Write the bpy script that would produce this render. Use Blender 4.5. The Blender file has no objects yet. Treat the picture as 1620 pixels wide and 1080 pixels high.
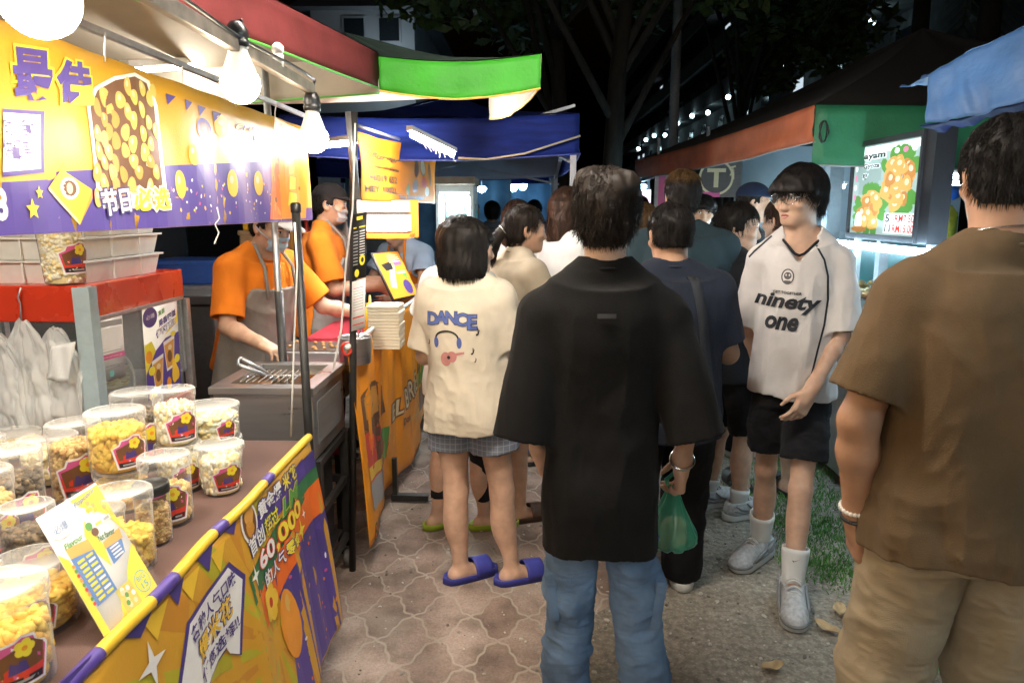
import bpy, bmesh, math, random
import numpy as np
from math import radians as R, sin, cos, pi
from mathutils import Vector, Matrix
from mathutils.bvhtree import BVHTree
from mathutils.geometry import tessellate_polygon

# ------------------------------------------------------------------ camera, world, exposure
S = bpy.context.scene
COL = S.collection
CAM_H, PITCH, YAW, FPX = 1.57, 10.35, 1.4, 1150.0
cam_d = bpy.data.cameras.new('camera'); cam = bpy.data.objects.new('camera', cam_d); COL.objects.link(cam)
cam.location = (0, 0, CAM_H); cam.rotation_euler = (R(90 - PITCH), 0, R(YAW))
cam_d.sensor_width = 36; cam_d.lens = FPX / 1620 * 36; cam_d.clip_start = .05; cam_d.clip_end = 400
cam_d.dof.use_dof = True; cam_d.dof.focus_distance = 2.7; cam_d.dof.aperture_fstop = 7.1
S.camera = cam
W = bpy.data.worlds.new('World'); S.world = W; W.use_nodes = True
wn = W.node_tree; bgn = wn.nodes['Background']
sky = wn.nodes.new('ShaderNodeTexSky'); sky.sky_type = 'NISHITA'; sky.sun_disc = False
sky.sun_elevation = R(-4.0); sky.sun_rotation = R(200)
wn.links.new(sky.outputs[0], bgn.inputs[0]); bgn.inputs[1].default_value = .05
moon_d = bpy.data.lights.new('moon', 'SUN'); moon_d.energy = .012; moon_d.angle = R(.5); moon_d.color = (.8, .88, 1)
moon = bpy.data.objects.new('moon', moon_d); COL.objects.link(moon); moon.rotation_euler = (R(50), 0, R(200))
S.view_settings.view_transform = 'Standard'; S.view_settings.look = 'None'
S.view_settings.exposure = 0.65; S.view_settings.gamma = 1
S.render.engine = 'CYCLES'; cy = S.cycles
cy.use_denoising = True; cy.max_bounces = 7; cy.diffuse_bounces = 4; cy.glossy_bounces = 3; cy.transmission_bounces = 6
cy.transparent_max_bounces = 24; cy.sample_clamp_indirect = 6; cy.caustics_reflective = False; cy.caustics_refractive = False
cy.use_light_tree = True

CAMR = cam.rotation_euler.to_matrix()
def at(px, py, Y):
    """a point of the place from a reading of the photograph (1620 px wide) and its distance down the lane"""
    d = CAMR @ Vector(((px - 810) / FPX, -(py - 540) / FPX, -1)); t = Y / d.y
    return Vector((d.x * t, Y, CAM_H + d.z * t))
def atz(px, py, z):
    d = CAMR @ Vector(((px - 810) / FPX, -(py - 540) / FPX, -1)); t = (z - CAM_H) / d.z
    return Vector((d.x * t, d.y * t, z))
def atx(px, py, X):
    d = CAMR @ Vector(((px - 810) / FPX, -(py - 540) / FPX, -1)); t = X / d.x
    return Vector((X, d.y * t, CAM_H + d.z * t))

# ------------------------------------------------------------------ objects, tags
def tag(o, label=None, cat=None, group=None, kind=None):
    if label: o['label'] = label
    if cat: o['category'] = cat
    if group: o['group'] = group
    if kind: o['kind'] = kind
    return o
def empty(name, loc=(0, 0, 0), rz=0, label=None, cat=None, group=None):
    o = bpy.data.objects.new(name, None); COL.objects.link(o); o.location = loc; o.rotation_euler = (0, 0, rz)
    o.empty_display_size = .05
    return tag(o, label, cat, group)
def link_mesh(name, me, mats, parent=None, smooth=False):
    o = bpy.data.objects.new(name, me); COL.objects.link(o)
    for m in (mats if isinstance(mats, (list, tuple)) else [mats]): me.materials.append(m)
    if smooth: me.polygons.foreach_set('use_smooth', [True] * len(me.polygons))
    if parent is not None: o.parent = parent
    return o
def np_mesh(name, V, Q, mats, parent=None, smooth=True, mi=None):
    """verts (n,3), faces (m,k) arrays -> object"""
    me = bpy.data.meshes.new(name); V = np.asarray(V, np.float32); Q = np.asarray(Q, np.int32); k = Q.shape[1]
    me.vertices.add(len(V)); me.vertices.foreach_set('co', V.ravel())
    me.loops.add(Q.size); me.loops.foreach_set('vertex_index', Q.ravel())
    me.polygons.add(len(Q)); me.polygons.foreach_set('loop_start', np.arange(0, Q.size, k, dtype=np.int32))
    me.polygons.foreach_set('loop_total', np.full(len(Q), k, np.int32))
    if mi is not None: me.polygons.foreach_set('material_index', np.asarray(mi, np.int32))
    me.update(calc_edges=True); me.validate()
    return link_mesh(name, me, mats, parent, smooth)

class MB:
    """collects boxes, bars, tubes and lathes into one mesh"""
    def __init__(s): s.V = []; s.F = []; s.M = []; s.S = []
    def add(s, V, F, m=0, sm=False):
        o = len(s.V); s.V += [tuple(v) for v in V]
        for f in F: s.F.append(tuple(o + i for i in f)); s.M.append(m); s.S.append(sm)
        return s
    def box(s, c, d, m=0, rot=None, bev=0):
        bm = bmesh.new(); bmesh.ops.create_cube(bm, size=1)
        for v in bm.verts: v.co = Vector((v.co.x * d[0], v.co.y * d[1], v.co.z * d[2]))
        if bev > 0: bmesh.ops.bevel(bm, geom=bm.edges[:], offset=bev, segments=2, affect='EDGES', profile=.6)
        M = Matrix.Translation(Vector(c)) @ (rot.to_4x4() if rot is not None else Matrix())
        bm.verts.index_update()
        s.add([M @ v.co for v in bm.verts], [[v.index for v in f.verts] for f in bm.faces], m); bm.free(); return s
    def lohi(s, lo, hi, m=0, bev=0):
        lo = Vector(lo); hi = Vector(hi); return s.box((lo + hi) / 2, hi - lo, m, None, bev)
    def bar(s, a, b, w, d=None, m=0, bev=0):
        a = Vector(a); b = Vector(b); z = (b - a).normalized(); up = Vector((0, 0, 1)) if abs(z.z) < .95 else Vector((0, 1, 0))
        x = up.cross(z).normalized(); y = z.cross(x); rot = Matrix((x, y, z)).transposed()
        return s.box((a + b) / 2, (w, d or w, (b - a).length), m, rot, bev)
    def tube(s, pts, r, n=8, m=0, caps=True):
        pts = [Vector(p) for p in pts]; rs = r if isinstance(r, (list, tuple)) else [r] * len(pts)
        V = []; F = []; px = None
        for i, p in enumerate(pts):
            z = ((pts[min(i + 1, len(pts) - 1)] - pts[max(i - 1, 0)])).normalized()
            if px is None:
                up = Vector((0, 0, 1)) if abs(z.z) < .9 else Vector((1, 0, 0)); px = up.cross(z).normalized()
            else: px = (px - z * px.dot(z)).normalized()
            py = z.cross(px)
            for k in range(n):
                a = 2 * pi * k / n; V.append(p + (px * cos(a) + py * sin(a)) * rs[i])
        for i in range(len(pts) - 1):
            for k in range(n): F.append((i * n + k, i * n + (k + 1) % n, (i + 1) * n + (k + 1) % n, (i + 1) * n + k))
        if caps: F.append(tuple(range(n - 1, -1, -1))); F.append(tuple((len(pts) - 1) * n + k for k in range(n)))
        return s.add(V, F, m, True)
    def lathe(s, prof, c=(0, 0, 0), n=24, m=0, capb=True, capt=True, sm=True):
        V = []; F = []; c = Vector(c)
        for (r, z) in prof:
            for k in range(n): a = 2 * pi * k / n; V.append(c + Vector((r * cos(a), r * sin(a), z)))
        for i in range(len(prof) - 1):
            for k in range(n): F.append((i * n + k, i * n + (k + 1) % n, (i + 1) * n + (k + 1) % n, (i + 1) * n + k))
        if capb and prof[0][0] > 1e-4: F.append(tuple(range(n - 1, -1, -1)))
        if capt and prof[-1][0] > 1e-4: F.append(tuple((len(prof) - 1) * n + k for k in range(n)))
        return s.add(V, F, m, sm)
    def prism(s, poly, z0, z1, m=0):
        n = len(poly); V = [(p[0], p[1], z0) for p in poly] + [(p[0], p[1], z1) for p in poly]
        F = [tuple(range(n - 1, -1, -1)), tuple(range(n, 2 * n))] + [(i, (i + 1) % n, n + (i + 1) % n, n + i) for i in range(n)]
        return s.add(V, F, m)
    def grid(s, fn, nu, nv, m=0, sm=True, thick=None):
        V = [fn(i / nu, j / nv) for j in range(nv + 1) for i in range(nu + 1)]
        F = [(j * (nu + 1) + i, j * (nu + 1) + i + 1, (j + 1) * (nu + 1) + i + 1, (j + 1) * (nu + 1) + i) for j in range(nv) for i in range(nu)]
        return s.add(V, F, m, sm)
    def build(s, name, mats, parent=None, solid=0):
        me = bpy.data.meshes.new(name); me.from_pydata(s.V, [], s.F)
        me.polygons.foreach_set('material_index', s.M); me.polygons.foreach_set('use_smooth', s.S); me.update()
        o = link_mesh(name, me, mats, parent)
        if solid:
            md = o.modifiers.new('solid', 'SOLIDIFY'); md.thickness = solid; md.offset = 0
        return o
def copy_tree(o, parent=None, loc=None, label=None, group=None):
    c = o.copy(); COL.objects.link(c)
    if parent is not None: c.parent = parent
    if loc is not None: c.location = loc
    if label: c['label'] = label
    if group: c['group'] = group
    for ch in list(o.children): copy_tree(ch, c)
    return c

# ------------------------------------------------------------------ materials
def newmat(name):
    m = bpy.data.materials.new(name); m.use_nodes = True
    return m, m.node_tree, m.node_tree.nodes['Principled BSDF']
def N(nt, t, **kw):
    n = nt.nodes.new(t)
    for k, v in kw.items():
        if k.startswith('i_'): n.inputs[int(k[2:])].default_value = v
        else: setattr(n, k, v)
    return n
MATS = {}
def mat(name, col, rough=.6, var=.12, scale=30, bump=.0, bscale=None, metal=0, spec=.5, coat=0, stretch=(1, 1, 1), sheen=0, trans=0, sss=0, crease=0):
    """plain procedural: base colour broken up by noise, bump from a finer noise"""
    if name in MATS: return MATS[name]
    m, nt, b = newmat(name); L = nt.links
    tc = N(nt, 'ShaderNodeTexCoord'); mp = N(nt, 'ShaderNodeMapping'); mp.inputs['Scale'].default_value = stretch
    L.new(tc.outputs['Object'], mp.inputs[0])
    no = N(nt, 'ShaderNodeTexNoise'); no.inputs['Scale'].default_value = scale; no.inputs['Detail'].default_value = 5
    L.new(mp.outputs[0], no.inputs['Vector'])
    mx = N(nt, 'ShaderNodeMix', data_type='RGBA')
    c = Vector(col[:3]); lo = [max(0, v * (1 - var)) for v in c]; hi = [min(1, v * (1 + var)) for v in c]
    mx.inputs[6].default_value = (*lo, 1); mx.inputs[7].default_value = (*hi, 1)
    rr = N(nt, 'ShaderNodeMapRange'); rr.inputs[1].default_value = .3; rr.inputs[2].default_value = .7
    L.new(no.outputs[0], rr.inputs[0]); L.new(rr.outputs[0], mx.inputs[0]); L.new(mx.outputs[2], b.inputs['Base Color'])
    ro = N(nt, 'ShaderNodeMapRange'); ro.inputs[3].default_value = max(.02, rough - .08); ro.inputs[4].default_value = min(1, rough + .08)
    L.new(no.outputs[0], ro.inputs[0]); L.new(ro.outputs[0], b.inputs['Roughness'])
    b.inputs['Metallic'].default_value = metal; b.inputs['Specular IOR Level'].default_value = spec
    b.inputs['Coat Weight'].default_value = coat; b.inputs['Sheen Weight'].default_value = sheen
    if sss: b.inputs['Subsurface Weight'].default_value = sss; b.inputs['Subsurface Radius'].default_value = (.012, .005, .003)
    if bump:
        n2 = N(nt, 'ShaderNodeTexNoise'); n2.inputs['Scale'].default_value = bscale or scale * 6; n2.inputs['Detail'].default_value = 3
        L.new(mp.outputs[0], n2.inputs['Vector'])
        bp = N(nt, 'ShaderNodeBump'); bp.inputs['Strength'].default_value = bump; bp.inputs['Distance'].default_value = .01
        L.new(n2.outputs[0], bp.inputs['Height']); L.new(bp.outputs[0], b.inputs['Normal'])
        if crease:
            wv = N(nt, 'ShaderNodeTexNoise'); wv.inputs['Scale'].default_value = 6; L.new(tc.outputs['Object'], wv.inputs['Vector'])
            n3 = N(nt, 'ShaderNodeTexNoise', noise_type='RIDGED_MULTIFRACTAL'); n3.inputs['Scale'].default_value = 13; n3.inputs['Detail'].default_value = 2.5; n3.inputs['Distortion'].default_value = .6
            m3 = N(nt, 'ShaderNodeMapping'); m3.inputs['Scale'].default_value = (1.1, 1.1, .55); m3.inputs['Rotation'].default_value = (.5, .3, 0); L.new(tc.outputs['Object'], m3.inputs[0]); L.new(m3.outputs[0], n3.inputs['Vector'])
            b3 = N(nt, 'ShaderNodeBump'); b3.inputs['Strength'].default_value = crease; b3.inputs['Distance'].default_value = .012; L.new(n3.outputs[0], b3.inputs['Height']); L.new(bp.outputs[0], b3.inputs['Normal']); L.new(b3.outputs[0], b.inputs['Normal'])
    if trans: b.inputs['Transmission Weight'].default_value = trans
    MATS[name] = m; return m
def srgb(r, g, b):
    f = lambda c: (c / 255 / 12.92) if c / 255 <= .04045 else ((c / 255 + .055) / 1.055) ** 2.4
    return (f(r), f(g), f(b))
def cloth(name, col, rough=.9, var=.1, **kw):
    return mat(name, col, rough, var, scale=9, bump=.3, bscale=420, spec=.12, sheen=.03, crease=kw.pop('crease', .45), **kw)
def emit(name, col, strength):
    if name in MATS: return MATS[name]
    m, nt, b = newmat(name); b.inputs['Base Color'].default_value = (*col, 1)
    b.inputs['Emission Color'].default_value = (*col, 1); b.inputs['Emission Strength'].default_value = strength
    MATS[name] = m; return m
def film(name, col, alpha=.25, rough=.12, ior=1.45):
    """clear plastic or glass sheet: mostly see-through with a glossy skin"""
    if name in MATS: return MATS[name]
    m, nt, b = newmat(name); L = nt.links
    b.inputs['Base Color'].default_value = (*col, 1); b.inputs['Roughness'].default_value = rough
    tr = N(nt, 'ShaderNodeBsdfTransparent'); mix = N(nt, 'ShaderNodeMixShader')
    lw = N(nt, 'ShaderNodeLayerWeight'); fr = N(nt, 'ShaderNodeMath', operation='POWER'); fr.inputs[1].default_value = 3.5 + 4 * (1.45 - ior) * 3; L.new(lw.outputs['Facing'], fr.inputs[0])
    ad = N(nt, 'ShaderNodeMath', operation='ADD', use_clamp=True); ad.inputs[1].default_value = alpha
    no = N(nt, 'ShaderNodeTexNoise'); no.inputs['Scale'].default_value = 6
    mr = N(nt, 'ShaderNodeMapRange'); mr.inputs[3].default_value = .75; mr.inputs[4].default_value = 1.0; L.new(no.outputs[0], mr.inputs[0]); ml = N(nt, 'ShaderNodeMath', operation='MULTIPLY'); L.new(fr.outputs[0], ml.inputs[0]); L.new(mr.outputs[0], ml.inputs[1])
    L.new(ml.outputs[0], ad.inputs[0]); L.new(ad.outputs[0], mix.inputs[0]); L.new(tr.outputs[0], mix.inputs[1]); L.new(b.outputs[0], mix.inputs[2])
    L.new(mix.outputs[0], nt.nodes['Material Output'].inputs[0]); MATS[name] = m; return m

# ------------------------------------------------------------------ 2-D print laid on a surface
_fc = {}
def text2d(s, size=1., bold=0., shear=0., align='CENTER', spacing=1.):
    key = (s, bold, shear, align, spacing)
    if key not in _fc:
        cu = bpy.data.curves.new('lettering', 'FONT'); cu.body = s; cu.size = 1; cu.offset = bold; cu.shear = shear
        cu.align_x = align; cu.space_character = spacing; cu.resolution_u = 3; cu.fill_mode = 'FRONT'
        o = bpy.data.objects.new('lettering', cu); COL.objects.link(o); bpy.context.view_layer.update()
        me = bpy.data.meshes.new_from_object(o.evaluated_get(bpy.context.evaluated_depsgraph_get()))
        _fc[key] = ([tuple(v.co[:2]) for v in me.vertices], [tuple(p.vertices) for p in me.polygons])
        bpy.data.objects.remove(o); bpy.data.curves.remove(cu); bpy.data.meshes.remove(me)
    V, F = _fc[key]
    return [(x * size, y * size) for x, y in V], F
class Print:
    def __init__(s): s.items = []
    def poly(s, pts, m, layer=1):
        F = tessellate_polygon([[Vector((p[0], p[1], 0)) for p in pts]]); s.items.append((list(pts), F, m, layer)); return s
    def text(s, t, x, y, size, m, layer=3, bold=0., shear=0., align='CENTER', rot=0., sx=1., spacing=1.):
        V, F = text2d(t, size, bold, shear, align, spacing); c, sn = cos(rot), sin(rot)
        V = [(x + (a * sx * c - b * sn), y + (a * sx * sn + b * c)) for a, b in V]
        s.items.append((V, F, m, layer)); return s
    def ell(s, x, y, rx, ry, m, layer=2, rot=0., n=18, wob=0.):
        c, sn = cos(rot), sin(rot); P = []
        for k in range(n):
            a = 2 * pi * k / n; w = 1 + wob * sin(a * 3 + x * 50); u, v = rx * cos(a) * w, ry * sin(a) * w
            P.append((x + u * c - v * sn, y + u * sn + v * c))
        return s.poly(P, m, layer)
    def rect(s, x0, y0, x1, y1, m, layer=1): return s.poly([(x0, y0), (x1, y0), (x1, y1), (x0, y1)], m, layer)
    def star(s, x, y, r, m, layer=3, n=5, inner=.45, rot=pi / 2):
        return s.poly([(x + (r if k % 2 == 0 else r * inner) * cos(rot + pi * k / n), y + (r if k % 2 == 0 else r * inner) * sin(rot + pi * k / n)) for k in range(2 * n)], m, layer)
    def build(s, name, mapper, parent, step=.05, lift=.0012, mats=None):
        names = []; V = []; F = []; MI = []
        for pts, faces, m, layer in s.items:
            bm = bmesh.new(); vs = [bm.verts.new((p[0], p[1], 0)) for p in pts]
            for f in faces:
                try: bm.faces.new([vs[i] for i in f])
                except ValueError: pass
            if step and len(bm.faces):
                for ax in (0, 1):
                    lo = min(p[ax] for p in pts); hi = max(p[ax] for p in pts); k = math.floor(lo / step) + 1
                    while k * step < hi:
                        co = [0, 0, 0]; co[ax] = k * step; no = [0, 0, 0]; no[ax] = 1
                        bmesh.ops.bisect_plane(bm, geom=bm.verts[:] + bm.edges[:] + bm.faces[:], plane_co=co, plane_no=no, dist=1e-6); k += 1
            if m not in names: names.append(m)
            bm.verts.index_update(); o = len(V)
            for v in bm.verts: V.append(tuple(mapper(v.co.x, v.co.y, layer * lift)))
            for f in bm.faces: F.append(tuple(o + v.index for v in f.verts)); MI.append(names.index(m))
            bm.free()
        me = bpy.data.meshes.new(name); me.from_pydata(V, [], F); me.polygons.foreach_set('material_index', MI); me.update()
        return link_mesh(name, me, [MATS[k] for k in names], parent)
def plane_map(o, U, V):
    o = Vector(o); U = Vector(U); V = Vector(V); n = U.cross(V).normalized()
    return lambda u, v, d: o + U * u + V * v + n * d
# ------------------------------------------------------------------ signed-distance bodies -> one continuous surface
f32 = np.float32
class SDF:
    def __init__(s, lo, hi, h):
        s.h = h; s.lo = np.array(lo, f32); n = np.ceil((np.array(hi) - np.array(lo)) / h).astype(int) + 2
        s.ax = [(s.lo[i] + h * np.arange(n[i])).astype(f32) for i in range(3)]; s.f = np.full(n, .2, f32)
    def reg(s, lo, hi):
        sl = []; 
        for i in range(3):
            a = max(0, int((lo[i] - s.lo[i]) / s.h) - 1); b = min(len(s.ax[i]), int((hi[i] - s.lo[i]) / s.h) + 3)
            if b <= a: return None
            sl.append(slice(a, b))
        return tuple(sl), s.ax[0][sl[0]][:, None, None], s.ax[1][sl[1]][None, :, None], s.ax[2][sl[2]][None, None, :]
    def add(s, prim, k=.02, mode='u'):
        fn, lo, hi = prim; m = k + .02; r = s.reg([v - m for v in lo], [v + m for v in hi])
        if r is None: return s
        sl, x, y, z = r; d = fn(x, y, z).astype(f32); a = s.f[sl]
        if mode == 'u':
            hh = np.clip(.5 + .5 * (d - a) / k, 0, 1); s.f[sl] = d * (1 - hh) + a * hh - k * hh * (1 - hh)
        elif mode == 's':
            hh = np.clip(.5 - .5 * (a + d) / k, 0, 1); s.f[sl] = a * (1 - hh) - d * hh + k * hh * (1 - hh)
        return s
    def cut(s, fn):
        """keep where fn < 0"""
        d = fn(s.ax[0][:, None, None], s.ax[1][None, :, None], s.ax[2][None, None, :]); np.maximum(s.f, d.astype(f32), out=s.f); return s
    def mesh(s):
        f = s.f; f[0] = f[-1] = .1; f[:, 0] = f[:, -1] = .1; f[:, :, 0] = f[:, :, -1] = .1
        sg = f < 0; c = [n - 1 for n in f.shape]; tot = np.zeros(c, np.int8)
        for dx in (0, 1):
            for dy in (0, 1):
                for dz in (0, 1): tot += sg[dx:dx + c[0], dy:dy + c[1], dz:dz + c[2]]
        act = np.nonzero((tot > 0) & (tot < 8)); I = np.stack(act, 1)
        idx = np.full(c, -1, np.int32); idx[act] = np.arange(len(I))
        cr = np.array([(a, b, d) for a in (0, 1) for b in (0, 1) for d in (0, 1)])
        val = np.stack([f[I[:, 0] + k[0], I[:, 1] + k[1], I[:, 2] + k[2]] for k in cr], 1)
        P = np.zeros((len(I), 3), f32); cnt = np.zeros(len(I), f32)
        for a in range(8):
            for b in range(a + 1, 8):
                if np.abs(cr[a] - cr[b]).sum() != 1: continue
                va, vb = val[:, a], val[:, b]; ch = (va < 0) != (vb < 0); t = np.where(ch, va / np.where(ch, va - vb, 1), 0)
                P += np.where(ch[:, None], cr[a] + t[:, None] * (cr[b] - cr[a]), 0); cnt += ch
        V = (I + P / cnt[:, None]) * s.h + s.lo
        Q = []
        for ax in range(3):
            o = [(1, 2), (2, 0), (0, 1)][ax]; sl0 = [slice(1, -1)] * 3; sl0[ax] = slice(0, -1); sl1 = list(sl0); sl1[ax] = slice(1, None)
            a = sg[tuple(sl0)]; b = sg[tuple(sl1)]; e = np.stack(np.nonzero(a != b), 1)
            if not len(e): continue
            dirn = a[e[:, 0], e[:, 1], e[:, 2]]; e = e + 1; e[:, ax] -= 1
            def g(du, dv):
                q = e.copy(); q[:, o[0]] -= du; q[:, o[1]] -= dv; return idx[q[:, 0], q[:, 1], q[:, 2]]
            q = np.stack([g(1, 1), g(0, 1), g(0, 0), g(1, 0)], 1); q[~dirn] = q[~dirn][:, ::-1]; Q.append(q)
        return V.astype(f32), np.concatenate(Q)
A3 = lambda *v: np.array(v, float)
def cap(a, b, ra, rb):
    a = np.array(a, float); b = np.array(b, float); ba = b - a; L2 = max(1e-9, (ba ** 2).sum()); m = max(ra, rb)
    def fn(x, y, z):
        px, py, pz = x - a[0], y - a[1], z - a[2]; t = np.clip((px * ba[0] + py * ba[1] + pz * ba[2]) / L2, 0, 1)
        return np.sqrt((px - t * ba[0]) ** 2 + (py - t * ba[1]) ** 2 + (pz - t * ba[2]) ** 2) - (ra + (rb - ra) * t)
    return fn, np.minimum(a, b) - m, np.maximum(a, b) + m
def flatcap(a, b, ra, rb, e0=True):
    """tapered capsule whose far end is cut square"""
    a = np.array(a, float); b = np.array(b, float); ba = b - a; L = np.linalg.norm(ba); u = ba / L; m = max(ra, rb)
    def fn(x, y, z):
        px, py, pz = x - a[0], y - a[1], z - a[2]; t = px * u[0] + py * u[1] + pz * u[2]; tc = np.maximum(t, 0)
        d = np.sqrt((px - tc * u[0]) ** 2 + (py - tc * u[1]) ** 2 + (pz - tc * u[2]) ** 2) - (ra + (rb - ra) * np.clip(t / L, 0, 1.2))
        return np.maximum(d, t - L)
    return fn, np.minimum(a, b) - m, np.maximum(a, b) + m
def ellip(c, r, M=None):
    c = np.array(c, float); r = np.array(r, float); mr = r.min(); R_ = np.eye(3) if M is None else np.array(M); B = np.abs(R_) @ r
    def fn(x, y, z):
        px, py, pz = x - c[0], y - c[1], z - c[2]
        if M is not None: px, py, pz = (R_[0, i] * px + R_[1, i] * py + R_[2, i] * pz for i in range(3))
        k = np.sqrt((px / r[0]) ** 2 + (py / r[1]) ** 2 + (pz / r[2]) ** 2); return (k - 1) * (mr * .5 + .5 * k ** 0 * np.cbrt(r.prod()))
    return fn, c - B, c + B
def loft(rows, o=(0, 0, 0), M=None, pw=2.0):
    """rows (z, cx, cy, rx, ry): ellipse sections stacked along the frame's z"""
    rows = np.array(sorted(rows), float); o = np.array(o, float); R_ = np.eye(3) if M is None else np.array(M); Z = rows[:, 0]
    ext = [(cx + sx * rx, cy + sy * ry, z) for z, cx, cy, rx, ry in rows for sx in (-1, 1) for sy in (-1, 1)]
    E = np.array(ext) @ R_.T + o
    zz = np.linspace(Z[0], Z[-1], 200)
    # smooth interpolation of the section sizes
    def sm(v):
        w = np.interp(zz, Z, v); k = np.ones(13) / 13; return np.convolve(np.pad(w, 6, 'edge'), k, 'valid')
    tab = [sm(rows[:, i]) for i in range(1, 5)]
    def fn(x, y, z):
        px, py, pz = x - o[0], y - o[1], z - o[2]
        if M is not None: px, py, pz = (R_[0, i] * px + R_[1, i] * py + R_[2, i] * pz for i in range(3))
        zc = np.clip(pz, Z[0], Z[-1]); cx, cy, rx, ry = (np.interp(zc, zz, t) for t in tab)
        k = (np.abs((px - cx) / rx) ** pw + np.abs((py - cy) / ry) ** pw) ** (1 / pw); d = (k - 1) * np.minimum(rx, ry)
        return np.maximum(d, np.abs(pz - (Z[0] + Z[-1]) / 2) - (Z[-1] - Z[0]) / 2)
    return fn, E.min(0), E.max(0)
def rbox(c, hd, r, M=None):
    c = np.array(c, float); hd = np.array(hd, float); R_ = np.eye(3) if M is None else np.array(M); B = np.abs(R_) @ hd
    def fn(x, y, z):
        px, py, pz = x - c[0], y - c[1], z - c[2]
        if M is not None: px, py, pz = (R_[0, i] * px + R_[1, i] * py + R_[2, i] * pz for i in range(3))
        qx, qy, qz = np.abs(px) - hd[0] + r, np.abs(py) - hd[1] + r, np.abs(pz) - hd[2] + r
        return np.sqrt(np.maximum(qx, 0) ** 2 + np.maximum(qy, 0) ** 2 + np.maximum(qz, 0) ** 2) + np.minimum(np.maximum(qx, np.maximum(qy, qz)), 0) - r
    return fn, c - B, c + B
# value noise on points
_rng = np.random.default_rng(7); _perm = _rng.random(4096).astype(f32)
def vnoise(P):
    P = np.asarray(P, np.float64); i = np.floor(P).astype(np.int64); f = P - i; f = f * f * (3 - 2 * f); out = 0
    for dx in (0, 1):
        for dy in (0, 1):
            for dz in (0, 1):
                hsh = ((i[:, 0] + dx) * 73856093 ^ (i[:, 1] + dy) * 19349663 ^ (i[:, 2] + dz) * 83492791) & 4095
                w = (f[:, 0] if dx else 1 - f[:, 0]) * (f[:, 1] if dy else 1 - f[:, 1]) * (f[:, 2] if dz else 1 - f[:, 2]); out = out + _perm[hsh] * w
    return out * 2 - 1
def vnormals(V, Q):
    n = np.cross(V[Q[:, 2]] - V[Q[:, 0]], V[Q[:, 3]] - V[Q[:, 1]]); N_ = np.zeros_like(V)
    for k in range(4): np.add.at(N_, Q[:, k], n)
    return N_ / (np.linalg.norm(N_, axis=1, keepdims=True) + 1e-9)
def smooth_mesh(V, Q, it=1, lam=.5):
    E = np.concatenate([Q[:, [0, 1]], Q[:, [1, 2]], Q[:, [2, 3]], Q[:, [3, 0]]]); n = len(V); c = np.bincount(E[:, 0], minlength=n) + np.bincount(E[:, 1], minlength=n)
    for _ in range(it):
        A = np.stack([np.bincount(E[:, 0], V[E[:, 1], i], n) + np.bincount(E[:, 1], V[E[:, 0], i], n) for i in range(3)], 1) / np.maximum(c, 1)[:, None]
        V = V + lam * (A - V)
    return V.astype(f32)
def ridge(P): return 1 - 2 * np.abs(vnoise(P))
def folds(V, Q, amp, freq=(9, 9, 3), seed=0, mask=None, warp=.35, fine=.0, axis=None):
    """cloth folds: warped ridged noise pushed along the normals"""
    Nn = vnormals(V, Q); P = V * np.array(freq) + seed * 7.13; W_ = np.stack([vnoise(V * 5 + seed + 11 * i) for i in range(3)], 1)
    r = ridge(P + W_ * warp * 2) * .60 + ridge(P * 2.1 + 5 + W_ * warp * 2) * .32 + ridge(P * 4.3 * np.array((1, 1, 1.6)) + 9 + W_ * warp * 3) * .16
    a = amp if mask is None else amp * mask(V)
    d = a * (r - .25)
    if axis is not None:   # push away from the body's axis, so both faces of the cloth move together
        Rd = V - axis; Rd[:, 2] *= .15; Nn = Rd / (np.linalg.norm(Rd, axis=1, keepdims=True) + .02)
    if fine: d = d + fine * ridge(V * 38 + seed)
    return (V + Nn * np.asarray(d)[:, None]).astype(f32)
# ------------------------------------------------------------------ people
def rotm(yaw=0, pitch=0, roll=0):
    """yaw about z (left +), pitch forward/down +, roll to the right +"""
    return np.array((Matrix.Rotation(R(yaw), 3, 'Z') @ Matrix.Rotation(R(-pitch), 3, 'X') @ Matrix.Rotation(R(roll), 3, 'Y')))
def unit(v): v = np.array(v, float); return v / np.linalg.norm(v)
SKIN = {'warm': (.47, .27, .17), 'fair': (.56, .35, .245), 'tan': (.36, .195, .115)}
def skin_mat(k):
    return mat('skin_' + k, SKIN[k], .48, .13, scale=24, bump=.12, bscale=520, spec=.4, sss=.12)
HAIRC = {'black': (.012, .010, .009), 'brown': (.035, .018, .011), 'dark': (.018, .013, .010)}
def hair_mat(k):
    n = 'hair_' + k
    if n in MATS: return MATS[n]
    m = mat(n, HAIRC.get(k, (.012, .01, .009)), .55, .5, scale=60, spec=.14, stretch=(1, 1, .25)); return m

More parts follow.
